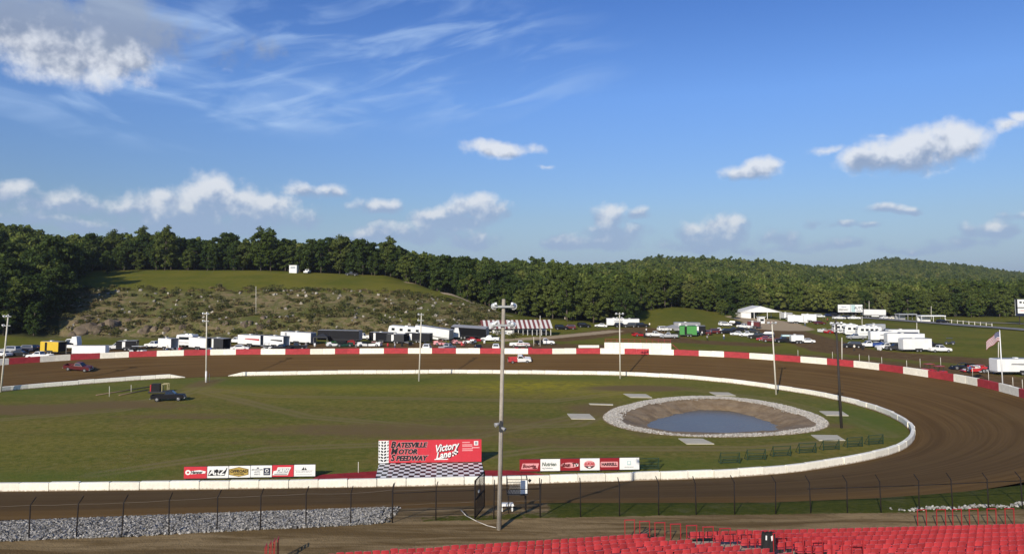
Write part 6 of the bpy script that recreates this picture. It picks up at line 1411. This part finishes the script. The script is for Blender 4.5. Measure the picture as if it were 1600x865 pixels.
# ---- on the hill
V_('pickup', 480, 427, 90, 'white pickup on the hilltop right of the white booth', WHITE)
V_('pickup', 550, 430.5, 170, 'dark pickup on the hilltop in front of a dark tree', DGREY)
V_('pickup', 783, 474, 150, 'white pickup on the trail at the foot of wooded slope', WHITE)
hb = on(459, 426); r = thing('hill_booth', 'white booth with flat roof on the hilltop', 'booth', hb, R_(0)); link('wall', MB().box(-1.7, 1.7, -1.5, 1.5, -.2, 3.4).mesh('wall', WHITE), r); link('roof', MB().box(-1.9, 1.9, -1.7, 1.7, 3.403, 3.6).mesh('roof', GREY), r); link('window', MB().box(-1.1, 1.1, -1.53, -1.503, 1.9, 2.8).mesh('window', mat('booth_glass', (.35, .38, .4), .2)), r)

# ------------------------------------------------------------------ buildings
def gable(name, label, cat, px, py, rz, L, Wd, he, hr, wallm, roofm, ov=.6, open_front=False):
    p = on(px, py); r = thing(name, label, cat, p, R_(rz)); return r, p
# striped roof pit building: gable end to the left, long open side to the right
p = on(808, 523); r = thing('pit_building', 'white building with red and white striped roof in the pit', 'building', p, R_(9))
L_, Wd_, he, hr = 22.5, 7.0, 2.6, 4.6
bw = MB(); bw.box(-L_ / 2, -L_ / 2 + 5.5, 0, Wd_, -.4, he); bw.box(-L_ / 2 + 5.5, L_ / 2, Wd_ - .2, Wd_, -.4, he); bw.box(-L_ / 2 + 5.502, -1.5, 0, .2, -.4, 1.5); bw.add([(-L_ / 2, 0, he), (-L_ / 2, Wd_, he), (-L_ / 2, Wd_ / 2, hr - .1), (-L_ / 2 + .2, 0, he), (-L_ / 2 + .2, Wd_, he), (-L_ / 2 + .2, Wd_ / 2, hr - .1)], [(0, 2, 1), (3, 4, 5), (0, 3, 5, 2), (1, 2, 5, 4)])
link('wall', bw.mesh('wall', WHITE), r)
ns = 30; ov = .9; STRIPE = mat('striped_roof_red', (.17, .045, .042), .85, vary=.2)
for side in (0, 1):
    for k in range(ns):
        x0 = -L_ / 2 - .5 + k * (L_ + 1) / ns; x1 = x0 + (L_ + 1) / ns - .01; y0 = -ov if side == 0 else Wd_ + ov; z0 = he - ov * (hr - he) / (Wd_ / 2)
        link('roof_panel', MB().hexa([(x0, y0, z0), (x1, y0, z0), (x1, Wd_ / 2, hr), (x0, Wd_ / 2, hr), (x0, y0, z0 + .08), (x1, y0, z0 + .08), (x1, Wd_ / 2, hr + .08), (x0, Wd_ / 2, hr + .08)]).mesh('roof_panel', mat('striped_roof_white', (.62, .60, .55), .8, vary=.12) if k % 2 else STRIPE), r)
for k in range(9): link('column', MB().box(-1.2 + k * 1.55, -1.05 + k * 1.55, .02, .17, -.3, he - .05).mesh('column', WHITE), r)
link('counter', MB().box(-1.2, L_ / 2, 2.0, 2.4, 0, 1.1).mesh('counter', DGREY), r)
link('window', MB().box(-9.4, -8.2, -.03, -.003, 1.1, 2.1).mesh('window', GLASS), r); link('window', MB().box(-L_ / 2 - .03, -L_ / 2 - .003, 1.2, 2.4, 1.0, 2.0).mesh('window', GLASS), r); link('door', MB().box(-7.4, -6.5, -.03, -.003, 0, 2.1).mesh('door', GREY), r)
link('porch_roof', MB().hexa([(-L_ / 2 - 2.2, 0, 2.2), (-L_ / 2 - .02, 0, 2.7), (-L_ / 2 - .02, 4, 2.7), (-L_ / 2 - 2.2, 4, 2.2), (-L_ / 2 - 2.2, 0, 2.3), (-L_ / 2 - .02, 0, 2.8), (-L_ / 2 - .02, 4, 2.8), (-L_ / 2 - 2.2, 4, 2.3)]).mesh('porch_roof', REDW), r)
# open pavilion with white gable roof
p = on(1189, 498); r = thing('pavilion', 'open sided pavilion with low white gable roof', 'pavilion', p, R_(0)); Lp, Wp, he, hr = 18.0, 12.0, 3.0, 5.6
for s_ in (-1, 1): link('roof', MB().hexa([(s_ * (Lp / 2 + .6), 0, he), (0, 0, hr), (0, Wp, hr), (s_ * (Lp / 2 + .6), Wp, he), (s_ * (Lp / 2 + .6), 0, he + .15), (0, 0, hr + .15), (0, Wp, hr + .15), (s_ * (Lp / 2 + .6), Wp, he + .15)]).mesh('roof', WHITE), r)
link('gable', MB().add([(-Lp / 2, -.02, he), (Lp / 2, -.02, he), (0, -.02, hr), (-Lp / 2, .06, he), (Lp / 2, .06, he), (0, .06, hr)], [(0, 1, 2), (5, 4, 3), (0, 2, 5, 3), (1, 4, 5, 2)]).mesh('gable', WHITE), r)
for x_ in (-8.8, -3, 3, 8.8):
    for y_ in (.1, Wp - .2): link('column', MB().box(x_ - .12, x_ + .12, y_, y_ + .2, -.4, he + .02).mesh('column', WHITE), r)
link('wall', MB().box(-Lp / 2, -Lp / 2 + 4.6, .4, Wp - .5, -.4, he).mesh('wall', WHITE), r); link('back_wall', MB().box(-Lp / 2 + 4.7, 2, Wp - .3, Wp - .1, -.4, he - .4).mesh('back_wall', GREY), r)
p = on(1189, 505); r = thing('ticket_kiosk', 'small white kiosk in front of the pavilion', 'kiosk', p, R_(10)); link('wall', MB().box(-1.2, 1.2, -1, 1, -.2, 2.6).mesh('wall', WHITE), r); link('roof', MB().box(-1.5, 1.5, -1.3, 1.3, 2.603, 2.8).mesh('roof', WHITE), r); link('window', MB().box(-.8, .8, -1.03, -1.003, 1.0, 1.9).mesh('window', GLASS), r)
# white scoring stand on the outer wall
pa, pb2 = on(945, 551), on(1050, 553); mid = (pa + pb2) / 2; ang = math.atan2(pb2.y - pa.y, pb2.x - pa.x); Ls = (pb2 - pa).length
r = thing('scoring_stand', 'long white raised wall stand with rail behind the outer wall', 'stand', (mid.x, mid.y + .75, ZO), ang); nP_ = 7
for k in range(nP_): link('panel', MB().box(-Ls / 2 + k * Ls / nP_ + .02, -Ls / 2 + (k + 1) * Ls / nP_ - .02, -.12, .12, 0, 2.75).mesh('panel', WALLW), r)
link('deck', MB().box(-Ls / 2, Ls / 2, .13, 2.4, 2.3, 2.45).mesh('deck', GREY), r)
b = MB()
for k in range(12): x_ = -Ls / 2 + .1 + k * (Ls - .2) / 11; b.box(x_ - .03, x_ + .03, 2.3, 2.36, 2.45, 3.5)
b.box(-Ls / 2, Ls / 2, 2.3, 2.36, 3.45, 3.52); b.box(-Ls / 2, Ls / 2, 2.3, 2.36, 2.95, 3.0); link('guard_rail', b.mesh('guard_rail', RAILR), r)
b = MB()
for s_ in (-1, 1):
    for y_ in (.3, 2.2): b.box(s_ * (Ls / 2 - .1) - .05, s_ * (Ls / 2 - .1) + .05, y_, y_ + .1, 0, 2.3)
link('stilt', b.mesh('stilt', DSTEEL), r)
link('stair', MB().bar((Ls / 2 + .3, 1.2, 2.4), (Ls / 2 + 3.0, 1.2, 0), .8, .12).mesh('stair', RAILR), r)
# white bank of low boards behind the wall, left of the stand
p, q_ = on(904, 543), on(936, 543); tag(link('timber_barrier', MB().bar(p + Vector((0, 0, .35)), q_ + Vector((0, 0, .35)), .3, .7).mesh('timber_barrier', CREAM)), 'low cream barrier on the grass behind the outer wall', 'barrier')
# billboards
def billboard(px, py, top, bot, x0, x1, label, faces, n_post=4):
    p = on(px, py); k = p.y / F; w = (x1 - x0) * k; z1 = (py - top) * k; z0 = (py - bot) * k; r = thing('billboard', label, 'billboard', p, R_(0))
    link('panel', MB().box(-w / 2, w / 2, 0, .25, z0, z1).mesh('panel', SIGNW), r)
    link('frame', MB().box(-w / 2 - .12, w / 2 + .12, -.02, .27, z1 + .002, z1 + .2).box(-w / 2 - .12, w / 2 + .12, -.5, .3, z0 - .25, z0 - .002).mesh('frame', DGREY), r)
    for i in range(n_post): x_ = -w / 2 + w * (i + .5) / n_post; link('post', MB().box(x_ - .15, x_ + .15, .26, .5, -.5, z1 - .1).mesh('post', WOODD), r)
    faces(r, w, z0, z1)
def bf1(r, w, z0, z1):
    h = z1 - z0; text(r, 'SPEEDWAY', -w * .28, z0 + h * .3, h * .33, TXB, -.03, .1, .02, .8, align='CENTER'); text(r, 'Races', -w * .26, z0 + h * .7, h * .28, BLUE, -.03, 0, .01, 1, align='CENTER'); flat(r, rect(.04 * w, .20 * w, z0 + .1, z1 - .1), TEAL, -.02); text(r, 'AUTO', w * .34, z0 + h * .55, h * .5, NAVY, -.03, .2, .03, .9, align='CENTER'); flat(r, rect(.24 * w, .46 * w, z0 + .12 * h, z0 + .25 * h), TXG, -.02); flat(r, rect(-.01 * w, .012 * w, z0, z1), TXG, -.02)
billboard(1329, 496, 476, 487.5, 1310, 1348, 'wide white double billboard in front of the far trees', bf1, 6)
def bf2(r, w, z0, z1):
    h = z1 - z0; flat(r, rect(-w / 2, -w / 2 + .9, z0, z1), TXB, -.03); flat(r, rect(-w / 2, w / 2, z0 + h * .46, z0 + h * .52), TXB, -.03); flat(r, ell(-w * .18, z0 + h * .82, w * .08, h * .06), TXB, -.03); flat(r, ell(w * .06, z0 + h * .80, w * .1, h * .06), TXB, -.03); flat(r, rect(-w / 2, w / 2, z0, z0 + h * .14), NAVY, -.035); text(r, 'OPEN DAILY', w * .1, z0 + h * .3, h * .14, SIGNPINK, -.04, 0, .01, 1, align='CENTER')
billboard(1601, 507, 468, 493, 1588, 1614, 'tall white billboard with black edge at the right border', bf2, 2)
# roadside canopies
for px_, py_, Lc, m_, lb in ((1419, 500, 8.5, SILV, 'pale carport by the road left of the roadside canopy'), (1459, 503, 11, WHITE, 'long white flat canopy by the road')):
    p = on(px_, py_); r = thing('roadside_canopy', lb, 'canopy', p, 0); link('roof', MB().box(-Lc / 2, Lc / 2, 0, 4, 2.5, 2.95).mesh('roof', m_), r)
    for x_ in (-Lc / 2 + .3, 0, Lc / 2 - .3):
        for y_ in (.2, 3.7): link('column', MB().box(x_ - .09, x_ + .09, y_ - .09, y_ + .09, -.3, 2.5).mesh('column', m_), r)
    link('back_wall', MB().box(-Lc / 2 + .2, .5, 3.4, 3.6, 0, 2.2).mesh('back_wall', m_), r)
# roads
def ribbon(name, pxs, w, m, lift=.10):
    pts = [on(a, b_) for a, b_ in pxs]; V, fs = [], []; dens = []
    for a, b_ in zip(pts[:-1], pts[1:]):
        n_ = max(2, int((b_ - a).length / 6)); dens += [a.lerp(b_, i / n_) for i in range(n_)]
    dens.append(pts[-1])
    for i, q in enumerate(dens):
        d = (dens[min(i + 1, len(dens) - 1)] - dens[max(i - 1, 0)]); d.z = 0; d.normalize(); nn = Vector((-d.y, d.x, 0)) * (w / 2)
        for s_ in (-1, 1): e = q + nn * s_; V.append((e.x, e.y, gz(e.x, e.y) + lift))
    for i in range(len(dens) - 1): fs.append((2 * i, 2 * i + 2, 2 * i + 3, 2 * i + 1))
    return struct(name, MB().add(V, fs).mesh(name, m))
ASPH = mat('old_asphalt', (.20, .19, .175), .9, vary=.12, vscale=.3)
ribbon('road', [(1290, 493), (1380, 499), (1440, 503.5), (1520, 510), (1640, 519)], 9, ASPH, .35)
ribbon('farm_track', [(1500, 502.5), (1560, 505), (1640, 508)], 5, mat('pale_track', (.26, .23, .16), .9, vary=.15, vscale=.3), .3)
b = MB(); pr_ = [on(1478 + i * 9, 503.6 + i * .9) for i in range(9)]
rf_ = thing('roadside_fence', 'low pale roadside fence right of the white canopy', 'fence')
for p in pr_: link('post', MB().box(-.08, .08, -.08, .08, -.2, 1.5).mesh('post', CREAM), rf_, p)
for a_, c_ in zip(pr_[:-1], pr_[1:]): link('rail', MB().bar(a_ + Vector((0, -.1, 1.2)), c_ + Vector((0, -.1, 1.2)), .06, .14).mesh('rail', CREAM), rf_)
# thin wire fence posts along the outside of the wall on the right
rf2 = thing('wire_fence', 'thin pale posts of the wire fence behind the outer wall on the right', 'fence')
for (px_, py_) in ((1247, 559), (1301, 562), (1343, 566), (1358, 568), (1378, 571), (1417, 577), (1438, 574), (1470, 572), (1583, 606), (1598, 610), (1520, 590), (1545, 596)):
    p = on(px_, py_); link('post', MB().cyl((0, 0, -.3), (0, 0, 1.9), .05, .05, 6).mesh('post', WOODW), rf2, p)

# ------------------------------------------------------------------ people in the pits, grown from a skeleton
def person_mesh(pose):
    bm = bpy.data.meshes.new('figure'); a = .10 if pose == 0 else .28
    J = {'pel': (0, 0, .95), 'che': (0, 0, 1.30), 'nec': (0, .01, 1.50), 'hea': (0, .02, 1.62), 'top': (0, .02, 1.74), 'sl': (.18, 0, 1.43), 'el': (.25, .04, 1.15), 'hl': (.24, .12, .90), 'sr': (-.18, 0, 1.43), 'er': (-.25, .04, 1.15), 'hr': (-.24, .12, .90), 'pl': (.10, 0, .90), 'kl': (.11, .02 + a * .3, .50), 'al': (.12, a * .2, .08), 'tl': (.13, .18 + a * .2, .03), 'pr': (-.10, 0, .90), 'kr': (-.11, .02, .50), 'ar': (-.12, -a * .5, .08), 'tr': (-.13, .18 - a * .5, .03)}
    Rr = dict(pel=.15, che=.16, nec=.06, hea=.10, top=.07, sl=.075, el=.05, hl=.035, sr=.075, er=.05, hr=.035, pl=.10, kl=.065, al=.045, tl=.04, pr=.10, kr=.065, ar=.045, tr=.04)
    ks = list(J); E = [('pel', 'che'), ('che', 'nec'), ('nec', 'hea'), ('hea', 'top'), ('che', 'sl'), ('sl', 'el'), ('el', 'hl'), ('che', 'sr'), ('sr', 'er'), ('er', 'hr'), ('pel', 'pl'), ('pl', 'kl'), ('kl', 'al'), ('al', 'tl'), ('pel', 'pr'), ('pr', 'kr'), ('kr', 'ar'), ('ar', 'tr')]
    bm.from_pydata([J[k] for k in ks], [(ks.index(a_), ks.index(b_)) for a_, b_ in E], []); o = bpy.data.objects.new('figure', bm); COL.objects.link(o)
    md = o.modifiers.new('s', 'SKIN')
    for i, k in enumerate(ks): bm.skin_vertices[0].data[i].radius = (Rr[k], Rr[k]); bm.skin_vertices[0].data[i].use_root = (k == 'pel')
    o.modifiers.new('d', 'SUBSURF').levels = 1; dg = bpy.context.evaluated_depsgraph_get(); me = bpy.data.meshes.new_from_object(o.evaluated_get(dg)); bpy.data.objects.remove(o); return me
PB = [person_mesh(0), person_mesh(1)]
def person(px, py, shirt, pants, label, pose=0):
    me = PB[pose].copy(); me.materials.clear()
    for m_ in (shirt, pants, SKIN): me.materials.append(m_)
    for pg in me.polygons:
        z = pg.center.z; x = abs(pg.center.x); pg.use_smooth = True; pg.material_index = 2 if (z > 1.49 or (x > .2 and z < 1.1 and z > .8)) else (0 if z > .93 else 1)
    p = on(px, py); tag(link('person', me, None, p, random.uniform(0, 6.28)), label, 'person', None)
person(1131, 530, WHITE, BLUE, 'person in white shirt standing on the grass below the parked row', 0)
person(1105, 532, GREY, BLACK, 'person in grey standing left of the person in white', 1)
person(1010, 520, WHITE, NAVY, 'person in white shirt between the red race car and white pickup', 0)
person(1015, 511, CREAM, DGREY, 'person in cream top at the foot of the mown slope', 1)
person(1258, 509, WHITE, BLUE, 'person in white beside the far white trailer', 0)
person(1097, 525, WHITE, BLACK, 'person in white shirt beside the black trailer right of the green one', 0)
person(617, 545, WHITE, BLUE, 'person in white shirt behind the wall below the dark grey trailer', 0)
person(1335, 548, CREAM, DGREY, 'person in cream top in front of the black suv in the meadow', 1)
person(1293, 503, RED, BLACK, 'person in red near the dark blue canopy', 0)
person(826, 519, WHITE, BLACK, 'person in white at the counter of the striped roof building', 0)
person(261, 549, CREAM, BLUE, 'person in cream top behind the cream wall at the short white trailer', 1)

# ------------------------------------------------------------------ pit clutter: tyre stacks, drums, tool chests, generators
ty = MB()
for k in range(4):
    z_ = k * .27
    for a_ in range(12):
        t0, t1 = 2 * math.pi * a_ / 12, 2 * math.pi * (a_ + 1) / 12
        for r0_, z0_, r1_, z1_ in ((.30, z_ + .02, .36, z_ + .06), (.36, z_ + .06, .36, z_ + .20), (.36, z_ + .20, .30, z_ + .25), (.30, z_ + .25, .17, z_ + .25), (.17, z_ + .02, .30, z_ + .02)):
            ty.add([(r0_ * math.cos(t0), r0_ * math.sin(t0), z0_), (r0_ * math.cos(t1), r0_ * math.sin(t1), z0_), (r1_ * math.cos(t1), r1_ * math.sin(t1), z1_), (r1_ * math.cos(t0), r1_ * math.sin(t0), z1_)], [(0, 1, 2, 3)])
TYS = ty.mesh('tyre_stack', RUBBER)
def drum(m):
    b_ = MB(); b_.cyl((0, 0, 0), (0, 0, .9), .29, .29, 12)
    for z_ in (.02, .3, .6, .86): b_.cyl((0, 0, z_), (0, 0, z_ + .03), .305, .305, 12)
    return b_.mesh('fuel_drum', m)
def chest(m): return MB().box(-.5, .5, -.3, .3, .15, 1.05).box(-.46, .46, -.315, -.301, .22, .42).box(-.46, .46, -.315, -.301, .46, .66).box(-.46, .46, -.315, -.301, .70, .98).box(-.42, -.3, -.2, .2, 0, .15).box(.3, .42, -.2, .2, 0, .15).mesh('tool_chest', m)
CL = dict(tyres=lambda m: TYS, drum=drum, chest=chest); CN = dict(tyres=('tyre_stack', 'tyres', 'stack of black tyres'), drum=('fuel_drum', 'drum', 'drum'), chest=('tool_chest', 'tool chest', 'tool chest'))
for kd, px_, py_, m_, lb in (('tyres', 273, 549, None, 'at the open end of the short white trailer'), ('chest', 282, 549, RED, 'red', ), ('tyres', 352, 549, None, 'in front of the grey roofed open trailer'), ('drum', 330, 548, BLUE, 'blue'), ('tyres', 426, 545, None, 'beside the white utility cart'), ('chest', 449, 545, BLACK, 'black'), ('tyres', 481, 540, None, 'behind the longest white trailer'), ('drum', 492, 541, WHITE, 'white'), ('tyres', 512, 541, None, 'left of the white and green race car'), ('chest', 559, 540, GREY, 'grey'), ('tyres', 593, 541, None, 'right of the white and pink race car'), ('drum', 606, 541, RED, 'bright red'), ('tyres', 628, 541, None, 'below the white coach'), ('chest', 641, 540, BLACK, 'dark'), ('tyres', 664, 539, None, 'below the big white semi trailer'), ('tyres', 704, 538, None, 'beside the red and pink race car'), ('chest', 723, 540, RED, 'red wheeled'), ('tyres', 739, 538, None, 'in front of the black semi trailer by the striped roof'), ('drum', 757, 536, WHITE, 'pale'), ('tyres', 1509, 580, None, 'between the race cars near the flagpole'), ('drum', 1553, 583, BLUE, 'dark blue'), ('tyres', 1348, 546, None, 'in front of the meadow group'), ('chest', 1374, 547, WHITE, 'white'), ('tyres', 1306, 523, None, 'beside the red and white race car in the meadow'), ('tyres', 1007, 527, None, 'beside the red race car above the scoring stand'), ('drum', 1060, 528, GREEN, 'green')):
    nm, cat, what = CN[kd]; p = on(px_, py_)
    lab = '%s %s' % (what, lb) if kd == 'tyres' else '%s %s among the trailers and race cars in the pit' % (lb, what)
    tag(link(nm, CL[kd](m_), None, p, random.uniform(0, 3)), lab, cat)
person(690, 543, RED, BLACK, 'person in red shirt beside the red and pink race car', 1)
person(724, 541, WHITE, DGREY, 'person in white shirt in front of the white truck tractor', 0)
person(556, 543, BLACK, GREY, 'person in black shirt beside the bright red race car', 0)
person(478, 544, GREY, BLUE, 'person in grey shirt right of the black pickups', 1)
person(1516, 584, BLUE, BLACK, 'person in blue shirt beside the red race car near the flagpole', 0)
person(1186, 509, WHITE, BLUE, 'person in white shirt standing by the small white kiosk', 1)
person(1205, 509, RED, DGREY, 'person in red shirt on the tan gravel lot', 0)

# ------------------------------------------------------------------ thin summer haze
hz = MB().box(-12600, 12600, -6300, 7200, -9, 118).mesh('haze', [])
hm = bpy.data.materials.new('thin_haze'); hm.use_nodes = True; t = hm.node_tree; t.nodes.clear(); ou = t.nodes.new('ShaderNodeOutputMaterial'); pv = t.nodes.new('ShaderNodeVolumePrincipled')
pv.inputs['Color'].default_value = (.84, .90, 1.0, 1); pv.inputs['Density'].default_value = .00008; pv.inputs['Anisotropy'].default_value = .2; t.links.new(pv.outputs[0], ou.inputs['Volume'])
hz.materials.append(hm); ho = link('haze', hz); ho['kind'] = 'stuff'; ho['label'] = 'thin summer haze'
